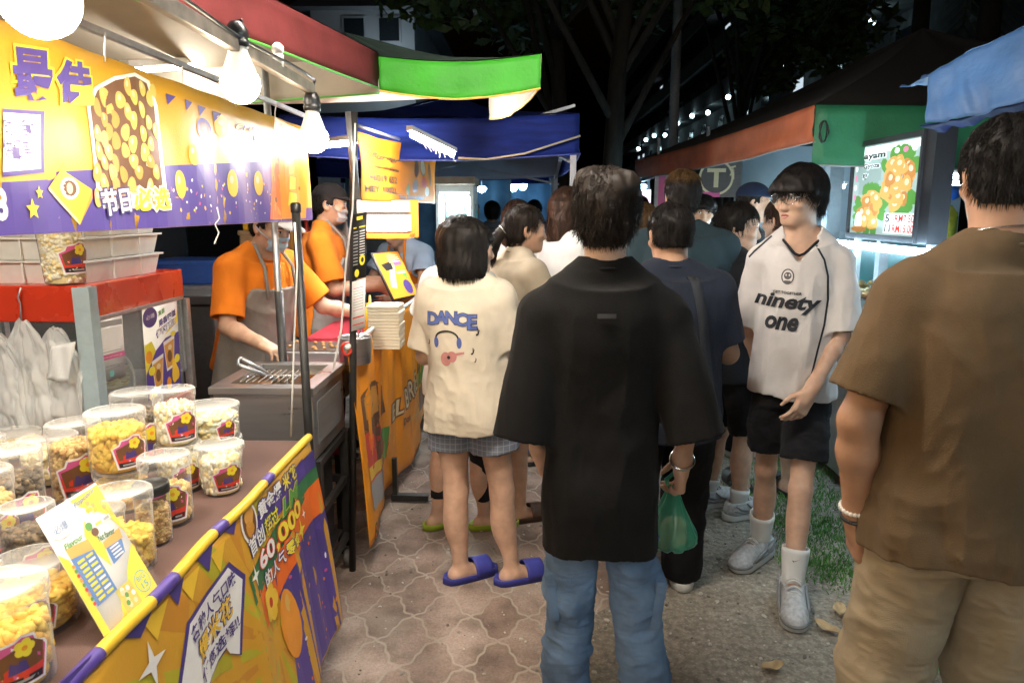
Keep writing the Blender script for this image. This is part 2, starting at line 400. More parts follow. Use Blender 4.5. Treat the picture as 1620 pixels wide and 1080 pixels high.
class Person:
    def __init__(s, label, X, Y, yaw, h=1.70, b=1.0, bw=None, lean=0, tw=0, head=(0, 0, 0), R_arm=None, L_arm=None, feet=None, skin='warm', res=.0055,
                 hs=1.0, footlen=.25, bare=True, crouch=0, toes=False, rhand=None, lhand=None, group=None, side=0, neck=1.0, hands=(True, True), face=None, headfwd=.0, shz=.808):
        s.__dict__.update(locals()); s.sc = h / 1.72; sc = s.sc; s.bw = bw or b
        s.hip = A3(0, 0, .52 * h - crouch); s.M = rotm(tw, lean, side)
        s.rs = s.U(.108 * h * s.bw, -.005, shz * h); s.ls = s.U(-.108 * h * s.bw, -.005, shz * h)
        def arm(sh, spec, sg):
            if spec is None: spec = ((.13 * sg, .02, -1), (.04 * sg, .16, -1))
            e = sh + unit(spec[0]) * .172 * h; w = e + unit(spec[1]) * .148 * h; return e, w, unit(spec[1])
        s.re, s.rw, s.rd = arm(s.rs, R_arm, 1); s.le, s.lw, s.ld = arm(s.ls, L_arm, -1)
        s.feet = feet or ((.085, 0, -8), (-.085, .02, 8))
        s.legs = []
        for (fx, fy, fa), sg in zip(s.feet, (1, -1)):
            hp = s.hip + A3(.055 * h * sg * b, 0, -.02 * h); an = A3(fx, fy, .055 * sc + (.02 if not bare else .0)); v = an - hp; d = np.linalg.norm(v); l1 = .235 * h; l2 = .225 * h
            if d >= l1 + l2 - .002: kn = hp + v * (l1 / (l1 + l2)) + A3(0, .012, 0)
            else:
                a = (l1 ** 2 - l2 ** 2 + d ** 2) / (2 * d); hh = math.sqrt(max(0, l1 ** 2 - a ** 2)); u = v / d; f = A3(-sin(R(fa)), cos(R(fa)), 0); f = f - u * f.dot(u); f /= np.linalg.norm(f); kn = hp + u * a + f * hh
            s.legs.append((hp, kn, an, fa))
        s.Mh = rotm(tw) @ rotm(0, lean * .35, 0) @ rotm(head[0], head[1], head[2])
        piv = s.U(0, 0, .862 * h); s.hc = piv + A3(*(s.M @ A3(0, headfwd, 0))) + s.Mh @ A3(0, .018 * hs, (h - .112 * hs) - .862 * h)
        s.build_body()
    def U(s, x, y, z): return s.hip + s.M @ (A3(x, y, z + 0.0) - A3(0, 0, .52 * s.h))
    def H(s, x, y, z): return s.hc + s.Mh @ (A3(x, y, z) * s.hs)
    def W(s, p):
        """local -> world"""
        c, n = cos(R(s.yaw)), sin(R(s.yaw)); return Vector((s.X + p[0] * c - p[1] * n, s.Y + p[0] * n + p[1] * c, p[2]))
    def trows(s, ez=0., scale=1.0):
        h, b = s.h, s.b; o = .52 * h
        return [(z * h - o, 0, cy, rx * s.sc * b + ez, ry * s.sc * b + ez) for z, cy, rx, ry in
                ((.455, -.012, .150, .098), (.50, -.014, .166, .116), (.545, -.006, .157, .108), (.615, .004, .138, .097), (.68, .002, .150, .108), (.74, 0, .165, .116), (.79, -.006, .158, .100), (.825, -.010, .105, .072))]
    def hand(s, F, w, d, n, t, curl=.45, spread=.10, sc=1.0, thumb=.6):
        d = unit(d); n = np.array(n, float); n = unit(n - d * n.dot(d)); t_ = np.cross(n, d); t_ = t_ if t_.dot(t) > 0 else -t_; q = .93 * s.sc * sc; o = w + d * .012
        Mx = np.stack([t_, n, d], 1)
        F.add(rbox(o + d * .048 * q, (.041 * q, .0145 * q, .050 * q), .0135 * q, Mx), .012)
        F.add(cap(w - d * .03, o + d * .03 * q, .026 * s.sc, .024 * q), .02)
        for j, (off, L) in enumerate(((.031, .070), (.0105, .079), (-.0105, .073), (-.031, .057))):
            p = o + d * (.090 - .006 * abs(j - 1)) * q + t_ * off * q; a = -.05; sp = (1.5 - j) * spread
            for i, fr in enumerate((.44, .31, .25)):
                cj = curl * (.85 + .12 * j) if not isinstance(curl, (list, tuple)) else curl[j]
                a += cj * (.75, 1.0, .7)[i]; v = unit(d * cos(a) + n * sin(a) + t_ * sp * cos(a)); r0 = (.0094, .0086, .0080)[i] * q; r1 = (.0086, .0080, .0066)[i] * q
                e = p + v * L * fr * q; F.add(cap(p, e, r0, r1), .006 if i == 0 else .003); p = e
        p = o + d * .018 * q + t_ * .030 * q + n * .006 * q; v = unit(d * .62 + t_ * .62 + n * .45 * thumb)
        F.add(cap(p, p + v * .038 * q, .0150 * q, .0115 * q), .012); p = p + v * .038 * q
        v = unit(d * .86 + t_ * .25 + n * .5 * thumb); F.add(cap(p, p + v * .030 * q, .0112 * q, .0098 * q), .004); p = p + v * .030 * q
        v = unit(d * .90 + t_ * .02 + n * .6 * thumb); F.add(cap(p, p + v * .026 * q, .0098 * q, .0075 * q), .004)
    def build_body(s):
        h, b, sc = s.h, s.b, s.sc; pts = np.array([s.rs, s.ls, s.re, s.rw, s.rw + s.rd * .2, s.le, s.lw, s.lw + s.ld * .2, s.hc + .14, s.hc - .14, s.hip - .2 * b, s.hip + .2 * b] + [l[i] for l in s.legs for i in range(3)] + [l[2] + A3(-sin(R(l[3])), cos(R(l[3])), 0) * .22 for l in s.legs] + [s.U(.2 * b, .16 * b, .74 * h), s.U(-.2 * b, -.16 * b, .74 * h)])
        lo = pts.min(0) - .07; hi = pts.max(0) + .07; lo[2] = -.01
        F = SDF(lo, hi, s.res)
        F.add(loft(s.trows(), s.hip, s.M), .02)
        for sh, e, w, sg in ((s.rs, s.re, s.rw, 1), (s.ls, s.le, s.lw, -1)):
            F.add(cap(s.U(.035 * sg, -.012, .845 * h), sh - A3(0, 0, .012), .042 * sc, .045 * sc * b), .05)
            F.add(cap(sh - A3(0, 0, .01), e, .047 * sc * b, .038 * sc * b), .03); m = (e * .7 + w * .3)
            F.add(cap(e, m, .038 * sc * b, .0395 * sc * b), .02); F.add(cap(m, w, .0395 * sc * b, .0265 * sc), .02)
        ht = s.H(0, -.012, -.03); F.add(cap(s.U(0, -.012, .80 * h), ht, .060 * sc * s.neck, .054 * sc * s.neck), .025)
        for (hp, kn, an, fa) in s.legs:
            F.add(cap(hp, kn, .088 * sc * b, .056 * sc * b), .04); u = unit(an - kn); f = A3(-sin(R(fa)), cos(R(fa)), 0)
            F.add(cap(kn, an, .050 * sc * b, .036 * sc), .03); F.add(ellip(kn + u * .13 * sc - f * .018, (.052 * sc * b, .052 * sc * b, .12 * sc)), .04)
            F.add(cap(an, an - A3(0, 0, .02) - f * .012, .037 * sc, .033 * sc), .02)
            fl = s.footlen; z0 = an[2] - .055 * sc; q = fl / .25
            heel = A3(an[0], an[1], z0 + .030) - f * .028 * q; F.add(cap(an - A3(0, 0, .012), heel, .034 * q, .029 * q), .02)
            ball = A3(an[0], an[1], z0 + .026) + f * .115 * q; F.add(cap(an + f * .02 + A3(0, 0, -.008), ball, .034 * q, .024 * q), .02); rt = A3(f[1], -f[0], 0)
            F.add(cap(heel, ball + rt * .018, .026 * q, .022 * q), .02); F.add(cap(heel, ball - rt * .018, .026 * q, .022 * q), .02)
            if s.toes:
                inn = -1 if (hp[0] > 0) else 1
                for j in range(5):
                    st = ball + rt * inn * (.034 - .017 * j) * q + f * (.012 - .006 * abs(j - 1)) * q; F.add(cap(st, st + f * (.040 - .005 * j) * q + A3(0, 0, -.008), (.0125 if j == 0 else .0095) * q, (.0115 if j == 0 else .008) * q), .006)
            else: F.add(cap(ball, ball + f * .05 * q + A3(0, 0, -.006), .024 * q, .018 * q), .02)
        for on, w, d, spec, sg in ((s.hands[0], s.rw, s.rd, s.rhand, 1), (s.hands[1], s.lw, s.ld, s.lhand, -1)):
            if not on: F.add(cap(w, w + d * .08, .026 * sc, .03 * sc), .02); continue
            sp = spec or {}
            s.hand(F, w, sp.get('d', d), sp.get('n', (-sg, 0, 0)), sp.get('t', (0, 1, 0)), sp.get('curl', .4), sp.get('spread', .09), sp.get('sc', 1.0), sp.get('thumb', .6))
        # head: skull, face, jaw, nose, lips, brow, ears
        hs = s.hs; Mh = s.Mh
        def he(c, r, k=.012, mode='u', M=None): F.add(ellip(s.H(*c), np.array(r) * hs, Mh if M is None else Mh @ M), k, mode)
        def hcap(a, c, ra, rb, k=.01, mode='u'): F.add(cap(s.H(*a), s.H(*c), ra * hs, rb * hs), k, mode)
        he((0, -.014, .026), (.074, .092, .084), .03); he((0, .022, -.035), (.060, .066, .076), .03)
        he((0, .035, -.072), (.046, .048, .040), .02); hcap((-.012, .066, -.094), (.012, .066, -.094), .017, .017, .02)
        for q in (1, -1):
            he((q * .074, -.012, -.014), (.012, .022, .034), .006, 'u', rotm(0, -12, q * 10)); he((q * .081, -.006, -.010), (.007, .012, .020), .005, 's')
            he((q * .031, .091, .004), (.019, .014, .010), .012, 's'); he((q * .031, .074, .001), (.017, .014, .0125), .006); he((q * .042, .062, -.028), (.024, .02, .018), .02)
            he((q * .011, .090, -.042), (.009, .010, .008), .006)
        hcap((0, .080, .004), (0, .097, -.036), .0085, .0125, .012); he((0, .076, .022), (.045, .013, .010), .012)
        he((0, .081, -.064), (.021, .010, .0058), .006); he((0, .079, -.074), (.018, .010, .0062), .006); he((0, .091, -.0688), (.018, .006, .0014), .002, 's')
        V, Q = F.mesh(); V = smooth_mesh(V, Q, 1, .35)
        o = np_mesh('person', V, Q, skin_mat(s.skin)); o.location = (s.X, s.Y, 0); o.rotation_euler = (0, 0, R(s.yaw)); s.o = o; s.V, s.Q = V, Q
        tag(o, s.label, 'person', s.group)
        if s.face is not None: s.features()
    def bvh(s, V, Q): return BVHTree.FromPolygons([tuple(v) for v in V], [tuple(q) for q in Q])
    def features(s):
        sel = np.linalg.norm(s.V - s.hc, axis=1) < .16; keep = sel[s.Q].all(1); Qk = s.Q[keep]; ids = np.unique(Qk); mp = np.full(len(s.V), -1); mp[ids] = np.arange(len(ids)); T = s.bvh(s.V[ids], mp[Qk])
        mat('eye_white', (.62, .60, .58), .3, .03); mat('iris', (.012, .008, .006), .15, .1); mat('brow_hair', (.02, .015, .012), .7, .3); mat('lips', s.face.get('lips', (.36, .13, .11)), .4, .1)
        fw = Vector(s.Mh @ A3(0, 1, 0))
        def mp_(u, v, d):
            o = Vector(s.H(u, .2, v)); hit = T.ray_cast(o, -fw); return (hit[0] if hit[0] else o - fw * .11) + fw * (d + .0004)
        P = Print(); blink = s.face.get('open', 1.0)
        for q in (1, -1):
            e = [(q * .031 + .0145 * cos(a) * 1.0, .001 + (.0056 if sin(a) > 0 else .0042) * blink * sin(a) + .0015 * q * cos(a)) for a in np.linspace(0, 2 * pi, 16, endpoint=False)]
            P.poly(e, 'eye_white', .3); P.ell(q * .031 + s.face.get('look', 0) * .004, .0014, .0056, .0050 * blink, 'iris', .8)
            P.poly([(q * .031 - .0155, .0015), (q * .031 - .008, .0072), (q * .031 + .002, .0086), (q * .031 + .010, .0068), (q * .031 + .0158, .0010), (q * .031 + .009, .0050), (q * .031 + .001, .0066), (q * .031 - .008, .0052)], 'iris', 1.2)
            P.poly([(q * .014, .019), (q * .030, .0255), (q * .048, .0205), (q * .050, .0185), (q * .031, .0205), (q * .014, .0145)], 'brow_hair', .5)
        P.poly([(-.020, -.0685), (-.008, -.0620), (0, -.0635), (.008, -.0620), (.020, -.0685), (.010, -.0785), (0, -.0805), (-.010, -.0785)], 'lips', .2)
        P.poly([(-.0185, -.0685), (0, -.0678), (.0185, -.0685), (0, -.0697)], 'brow_hair', .6)
        P.build('facial_features', mp_, s.o, .004, .0008)
    # ---- clothes: each its own surface
    def part(s, name, F, m, amp=.006, freq=(8, 8, 2.5), seed=0, mask=None, fine=.0, it=1, warp=.35, axis=None):
        V, Q = F.mesh(); V = smooth_mesh(V, Q, it, .5)
        if amp or fine: V = folds(V, Q, amp, freq, seed, mask, warp, fine, axis)
        o = np_mesh(name, V, Q, m, s.o); return o, V, Q
    def tee(s, m, hem=.47, rx=.02, hemrx=None, sleeve=.62, rs=None, rc=None, neck=.072, vneck=0, amp=.011, seed=1, name='t_shirt', rows=None, freq=(8, 8, 2.5), collar=None, ry=None, drop=.0, cut_front=None, fine=0., sleeves=(True, True), res=None, pw=2.3, hemtilt=0., slv_dir=None, straight=False):
        h, b, sc = s.h, s.b, s.sc; o = .52 * h; ez = rx; hz = hem * h - o; hx = hemrx or ez; res = res or s.res
        base = s.trows(); rr = []
        for (z, cx, cy, a, c) in base[1:]:
            t = max(0, min(1, (z - hz) / (.74 * h - o - hz))); e = hx * (1 - t) + ez * t; a2 = max(a, .152 * sc * b if z < .74 * h - o else a); c2 = max(c, .106 * sc * b if z < .74 * h - o else c); lowz = z < .60 * h - o
            rr.append((z, cx, cy, a2 + (max(e, .040) if lowz else e), c2 + max(ry if ry else e, .034 if lowz else 0)))
        rr = [r for r in rr if r[0] > hz + .02]; rr.insert(0, (hz - .03, 0, rr[0][2], max(base[1][3] + max(hx, .042), .155 * sc * b + hx), max(base[1][4] + .034, .108 * sc * b + (ry or hx))))
        rows = rows or rr
        arms = []
        for sh, e, w, d, sg, on in ((s.rs, s.re, s.rw, s.rd, 1, sleeves[0]), (s.ls, s.le, s.lw, s.ld, -1, sleeves[1])):
            if not on: continue
            L1 = np.linalg.norm(e - sh); sl = sleeve if not isinstance(sleeve, (tuple, list)) else sleeve[0 if sg > 0 else 1]
            c = sh + (e - sh) * sl if (sl <= 1.0 or straight) else e + (w - e) * (sl - 1)
            if straight: sl = 1.0
            a = sh + A3(0, 0, -.006)
            arms.append((a, c, e, sl, rs or (.050 * sc * b + ez * .5), rc or (.054 * sc * b + ez * .9), sg))
        pts = [s.hip + s.M @ A3(x * r[3], y * r[4], r[0]) for r in rows for x in (-1, 1) for y in (-1, 1)] + [a[1] for a in arms] + [a[0] for a in arms] + [s.U(0, 0, .88 * h)]
        pts = np.array(pts); F = SDF(pts.min(0) - .11, pts.max(0) + .10, res)
        F.add(loft(rows, s.hip, s.M, pw), .02)
        for a, c, e, sl, r0, r1, sg in arms:
            F.add(cap(s.U(.030 * sg, -.014, .850 * h), a - A3(0, 0, .008), .050 * sc + ez * .25, r0 * .84), .05)
            u = unit(c - (a if sl <= 1 else e)); cav = cap(c - u * .035, c + u * .05, r1 - 2.2 * res, r1 - 1.6 * res)[0]   # hollow cuff
            def hollow(pr, cav=cav):
                fn, lo_, hi_ = pr; return (lambda x, y, z: np.maximum(fn(x, y, z), -cav(x, y, z))), lo_, hi_
            if sl <= 1.0: F.add(hollow(flatcap(a - A3(0, 0, .008), c, r0, r1)), .03)
            else: F.add(cap(a, e, r0, (r0 + r1) / 2), .045); F.add(hollow(flatcap(e, c, (r0 + r1) / 2, r1)), .02)
        # neck opening, hem
        F.add(cap(s.U(0, .004, .862 * h), s.U(0, -.02, .97 * h), (neck - .006) * sc, (neck + .02) * sc), .008, 's'); F.add(ellip(s.U(0, .050, .838 * h), (neck * .80 * sc, .05, .026)), .012, 's')
        if vneck:
            for k in range(6): F.add(ellip(s.U(0, .10, (.835 - vneck * k / 5) * h), (.062 * (1 - k / 6.2) * sc, .09, .02)), .006, 's')
        Mi = s.M.T; hp = s.hip
        def hemf(x, y, z):
            return hz + hemtilt * x - (Mi[2, 0] * (x - hp[0]) + Mi[2, 1] * (y - hp[1]) + Mi[2, 2] * (z - hp[2])) + .006 * np.sin(x * 23 + seed) + 0 * y
        F.cut(hemf)
        inner = [(z, cx, cy, a - 2.2 * res, c - 2.2 * res) for z, cx, cy, a, c in rows if z < hz + .12]
        if len(inner) > 1: inner[-1] = (min(inner[-1][0], hz + .06), *inner[-1][1:]); F.add(loft(inner, s.hip, s.M, pw), .004, 's')
        for c_ in (cut_front or []): F.cut(c_)
        zt = s.hip[2]
        mask = lambda V: np.clip(1.25 - (V[:, 2] - zt) / (.36 * h), .38, 1.0)
        ob, V, Q = s.part(name, F, m, amp, freq, seed, mask, fine, axis=np.array(s.U(0, 0, .66 * h), f32))
        s.teeV, s.teeQ = V, Q
        if collar:
            mb = MB(); P = []
            for k in range(29):
                a = 2 * pi * k / 28; x = (neck + .002) * cos(a) * sc; y = (neck + .004) * sin(a) * sc - .004; z = .846 * h - (.030 if y > 0 else -.012) * abs(y) / neck / sc - vneck * h * max(0, sin(a)) ** 6 * .8
                P.append(Vector(s.U(x, y + .012 * max(0, sin(a)), z + .004)))
            mb.tube(P, .0055, 6); mb.build('collar', collar, s.o)
        return ob
    def bottoms(s, m, name, hem, rt=.100, rk=.085, ra=.075, waist=.60, amp=.006, seed=3, freq=(7, 7, 9), hip=.022, mask=None, res=None, fine=0.):
        """hem: height of the cuff as a share of body height"""
        h, b, sc = s.h, s.b, s.sc; res = res or s.res; o = .52 * h; zc = hem * h
        ends = []
        for (hp, kn, an, fa) in s.legs:
            if zc > kn[2]: t = (hp[2] - zc) / (hp[2] - kn[2]); ends.append((hp, hp + (kn - hp) * t, None))
            else: t = (kn[2] - zc) / max(1e-4, kn[2] - an[2]); ends.append((hp, kn, kn + (an - kn) * t))
        pts = np.array([p for e in ends for p in e if p is not None] + [s.hip + A3(.2 * b, .15 * b, .15), s.hip - A3(.2 * b, .15 * b, .1)]); F = SDF(pts.min(0) - .12, pts.max(0) + .12, res)
        rows = [(z, cx, cy, a + hip, c + hip) for z, cx, cy, a, c in s.trows() if z < waist * h - o + .01]; F.add(loft(rows, s.hip, s.M, 2.2), .02)
        for hp, kn, en in ends:
            if en is None: F.add(flatcap(hp, kn, rt * sc * b, rk * sc * b), .03); u = unit(kn - hp); F.add(cap(kn - u * .04, kn + u * .05, rk * sc * b - 2.2 * res, rk * sc * b - 1.6 * res), .004, 's')
            else: F.add(cap(hp, kn, rt * sc * b, rk * sc * b), .03); F.add(flatcap(kn, en, rk * sc * b, ra * sc * b), .03)
        ob, V, Q = s.part(name, F, m, amp, freq, seed, mask, fine); s.botV, s.botQ = V, Q; return ob
    # ---- hair
    def hair(s, style='short', col='black', n=900, L=.045, messy=.35, res=.0065, th=.014, up=.25, r=.0011, extra=None, name='hair', zl=None, stick=.5):
        r = r * .75; n = int(n * 1.35); hs = s.hs; zl = zl or {'short': ((-.11, -.082), (-.03, -.070), (-.012, -.035), (.0, -.020), (.028, -.012), (.034, .045), (.1, .056)),
              'bowl': ((-.12, -.075), (-.03, -.065), (-.012, -.012), (.0, -.008), (.03, -.010), (.05, .026), (.2, .030)),
              'long': ((-.12, -.20), (.0, -.20), (.03, -.16), (.045, .02), (.07, .046), (.2, .05)),
              'bob': ((-.12, -.125), (-.02, -.128), (.045, -.118), (.056, -.04), (.062, .018), (.2, .028)),
              'tied': ((-.11, -.070), (-.03, -.066), (-.014, -.03), (.0, .0), (.03, .02), (.045, .050), (.1, .06))}[style]
        zy = np.array([a for a, _ in zl]); zz = np.array([b for _, b in zl])
        lo, hi = np.array((-.17, -.26, -.34)), np.array((.17, .16, .19)); F = SDF(lo, hi, res)
        F.add(ellip((0, -.014, .028), (.075 + th, .093 + th, .085 + th * 1.15)), .01)
        if style in ('short', 'bowl', 'tied'): F.add(ellip((0, -.045, -.02), ((.060 if style == 'short' else .066) + th * .6, .053 + th * .6, .066 if style == 'short' else .07)), .02)
        if style == 'bowl': F.add(ellip((0, .03, .028), (.080 + th, .072 + th, .062 + th * .4)), .02)
        if style == 'bob': F.add(loft([(-.14, 0, -.02, .098, .098), (-.09, 0, -.018, .104, .104), (-.03, 0, -.016, .098, .108), (.03, 0, -.014, .092, .110), (.07, 0, -.014, .075, .09)]), .03)
        if style == 'long': F.add(loft([(-.30, 0, -.06, .085, .045), (-.20, 0, -.055, .10, .06), (-.1, 0, -.035, .102, .085), (-.03, 0, -.02, .096, .105), (.03, 0, -.014, .09, .108)]), .03); zz = np.where(zz < -.15, -.32, zz)
        for prim, k in (extra or []): F.add(prim, k)
        F.cut(lambda x, y, z: (np.interp(y, zy, zz) - z) * .7 + 0 * x)
        V, Q = F.mesh(); V = smooth_mesh(V, Q, 2, .5); Nn = vnormals(V, Q)
        rng = np.random.default_rng(abs(hash((s.label, n))) % 9999 if False else int(abs(s.X * 1000) + abs(s.Y * 377)) + n)
        ang = np.arctan2(V[:, 0], V[:, 1]) * 6; V = V + Nn * (.0035 * ridge(np.stack([ang, V[:, 2] * 8, V[:, 1] * 30], 1)) + .003 * vnoise(V * 45))[:, None] * (1 + messy)
        Vs = [V]; Fs = [np.concatenate([Q[:, [0, 1, 2]], Q[:, [0, 2, 3]]])]; base = len(V)
        if n:
            ok = np.nonzero((Nn[:, 2] > -.75))[0]; pick = rng.choice(ok, n); p = V[pick].astype(float); nn = Nn[pick]
            fl = p - np.array((0, -.035, .14)); fl = fl / np.linalg.norm(fl, axis=1, keepdims=True); fl = fl - nn * (fl * nn).sum(1, keepdims=True); fl /= np.linalg.norm(fl, axis=1, keepdims=True) + 1e-6
            d = fl * (1 - up) + nn * up + rng.normal(0, messy * .5, (n, 3)); d /= np.linalg.norm(d, axis=1, keepdims=True)
            K = 5; Ls = L * rng.uniform(.5, 1.2, n)[:, None]; pts = [p - nn * .004]
            for k in range(K - 1):
                p = p + d * Ls / (K - 1); d = d + np.array((0, 0, -.22)) + rng.normal(0, messy * .12, (n, 3)); d /= np.linalg.norm(d, axis=1, keepdims=True)
                e = (p - np.array((0, -.014, .028))) / np.array((.075 + th, .093 + th, .085 + th * 1.15)); kk = np.linalg.norm(e, axis=1, keepdims=True); pr = np.array((0, -.014, .028)) + (p - np.array((0, -.014, .028))) / kk * 1.03
                w = stick * (p[:, 2:3] > -.01); p = p * (1 - w) + pr * w; pts.append(p)
            ax = np.cross(d, nn); ax /= np.linalg.norm(ax, axis=1, keepdims=True) + 1e-6; a2 = nn
            for k, q in enumerate(pts):
                rr = r * (1.0, 1.1, .9, .6, .15)[k] * rng.uniform(.7, 1.3, n)[:, None]
                for c3 in range(3): Vs.append(q + (ax * cos(2.094 * c3) + a2 * sin(2.094 * c3)) * rr)
            fo = []
            for k in range(K - 1):
                for c3 in range(3):
                    a = base + (k * 3 + c3) * n + np.arange(n); b2 = base + (k * 3 + (c3 + 1) % 3) * n + np.arange(n); c = a + 3 * n; dd = b2 + 3 * n
                    fo += [np.stack([a, b2, dd], 1), np.stack([a, dd, c], 1)]
            Fs += fo
        V = np.concatenate(Vs) * hs; V = V @ s.Mh.T + s.hc
        return np_mesh(name, V, np.concatenate(Fs), hair_mat(col), s.o)
    # ---- footwear
    def foot(s, i): hp, kn, an, fa = s.legs[i]; f = A3(-sin(R(fa)), cos(R(fa)), 0); return an, f, A3(f[1], -f[0], 0), s.footlen / .25
    def slide(s, m, name='slide_sandal'):
        for i in (0, 1):
            an, f, rt, q = s.foot(i); z = an[2] - .055 * s.sc; mb = MB(); prof = []
            def outline(t, w):   # t -1..1
                return f * (t * .145 + .050) * q, w
            L, Rr = [], []
            for t in np.linspace(-1, 1, 15):
                wd = .050 * q * (1 - abs(t) ** 4.5) ** .5 * (1.0 + .10 * t) + .003; c = A3(an[0], an[1], 0) + f * (.050 + t * .140) * q; L.append((c - rt * wd, t)); Rr.append((c + rt * wd, t))
            ring = [p for p, t in L] + [p for p, t in Rr[::-1]]; n = len(ring); lift = z + .001
            V = [(*p[:2], -.004 + max(0, lift) * 0 + .005) for p in ring] + [(*p[:2], .030) for p in ring] + [(*(p * .96 + A3(an[0], an[1], 0) * .04)[:2], .034) for p in ring] + [(*(p * .90 + A3(an[0] + f[0] * .05, an[1] + f[1] * .05, 0) * .10)[:2], .027) for p in ring]
            Fc = [tuple(range(n - 1, -1, -1))]
            for k in range(3):
                for j in range(n): Fc.append((k * n + j, k * n + (j + 1) % n, (k + 1) * n + (j + 1) % n, (k + 1) * n + j))
            Fc.append(tuple(3 * n + j for j in range(n))); sole = MB().add(V, Fc, 0, True).build(name, m, s.o)
            mb = MB()
            c0 = A3(an[0], an[1], 0) + f * .095 * q
            def strap(u, v):
                a = pi * u; w = .053 * q; hgt = .062 * q * (1.0 + .12 * (1 - v)); p = c0 + f * (v - .45) * .085 * q + rt * w * cos(a) * (1.02); return Vector((p[0], p[1], .020 + hgt * sin(a) ** .75))
            mb.grid(strap, 16, 6); mb.build('strap', m, sole, .007)
    def shoe(s, mats, name='sneaker', low=True, up=.075):
        """mats: upper, sole, lace"""
        for i in (0, 1):
            an, f, rt, q = s.foot(i); M_ = np.stack([rt, f, A3(0, 0, 1)], 1); o = A3(an[0], an[1], 0); res = .0045
            F = SDF(np.array((-.075, -.11, -.01)) * q, np.array((.075, .24, .16)) * q, res)
            F.add(cap((0, -.03, .05), (0, -.02, up + .02), .044 * q, .047 * q), .02); F.add(cap((0, -.035, .045), (0, .13 * q, .045), .043 * q, .041 * q), .02); F.add(cap((0, .02, .085), (0, .15 * q, .042), .034 * q, .030 * q), .03); F.add(ellip((0, .16 * q, .036), (.047 * q, .058 * q, .034 * q)), .02)
            F.add(cap((0, -.015, up + .005), (0, -.03, up + .1), .033 * q, .036 * q), .006, 's'); F.cut(lambda x, y, z: z - (up + .022) - .25 * np.minimum(0, y + .03) + 0 * x); F.cut(lambda x, y, z: .022 - z + 0 * x + 0 * y)
            V, Q = F.mesh(); V = smooth_mesh(V, Q, 1); V = V @ M_.T + o; up_o = np_mesh(name, V, Q, mats[0], s.o)
            G = SDF(np.array((-.08, -.11, -.02)) * q, np.array((.08, .26, .06)) * q, res)
            G.add(cap((0, -.035 * q, .018), (0, .15 * q, .018), .048 * q, .050 * q), .01); G.add(cap((0, -.06 * q, .014), (0, .17 * q, .02), .030 * q, .034 * q), .02); G.cut(lambda x, y, z: np.abs(z - .018) - .017 - .010 * (y > .15) * 0 + 0 * x); V, Q = G.mesh(); V = smooth_mesh(V, Q, 1); V = V @ M_.T + o; np_mesh('sole', V, Q, mats[1], up_o)
            ov = MB()
            for sx in (-1, 1):
                for pts in (((.046, -.06, .06), (.049, .0, .045), (.051, .07, .042), (.050, .13, .036)), ((.044, .02, .09), (.049, .05, .062), (.051, .10, .05), (.048, .15, .040)), ((.043, -.05, .085), (.047, -.02, .065), (.050, .03, .05))): ov.tube([Vector(M_ @ (A3(sx * p[0] * .985, p[1], p[2]) * q) + o) for p in pts], [.003, .0075, .007, .003], 6)
            ov.tube([Vector(M_ @ (A3(.044 * cos(a), .155 + .062 * sin(a), .030) * q) + o) for a in np.linspace(0, pi, 12)], .008, 6); ov.build('overlay', mat('shoe_grey', (.20, .205, .21), .6), up_o)
            if len(mats) > 2:
                mb = MB()
                for k in range(5):
                    y = (.045 + .022 * k) * q; z = (.117 - .0105 * k) * q
                    P = [Vector(M_ @ A3(x * .026 * q, y + .004 * (k % 2), z - abs(x) ** 2 * .018 * q) + o) for x in np.linspace(-1, 1, 7)]; mb.tube(P, .0046, 5)
                mb.tube([Vector(M_ @ A3(x, .035 * q + .01 * abs(x) * 20, .122 * q - abs(x) * .35) + o) for x in np.linspace(-.03, .03, 9)], .003, 5); mb.build('laces', mats[2], up_o)
    def sock(s, m, top):
        for i in (0, 1):
            hp, kn, an, fa = s.legs[i]; u = unit(kn - an); e = an + u * (top - an[2]); mb = MB(); P = [an - A3(0, 0, .02), an + (e - an) * .3, an + (e - an) * .6, e - u * .02, e]; mb.tube([Vector(p) for p in P], [.043 * s.sc, .043 * s.sc, .047 * s.sc, .052 * s.sc, .051 * s.sc], 20, caps=False); mb.build('sock', m, s.o, .004)
    def decal(s, P, name, V, Q, origin, U, Vv, nrm, step=.02, lift=.0012, depth=.35):
        T = s.bvh(V, Q); o = Vector(origin); U = Vector(U); Vv = Vector(Vv); n = Vector(nrm).normalized()
        def mp(u, v, d):
            p = o + U * u + Vv * v; hit = T.ray_cast(p + n * depth, -n); return (hit[0] if hit[0] else p) + n * (d + .0012)
        return P.build(name, mp, s.o, step, lift)
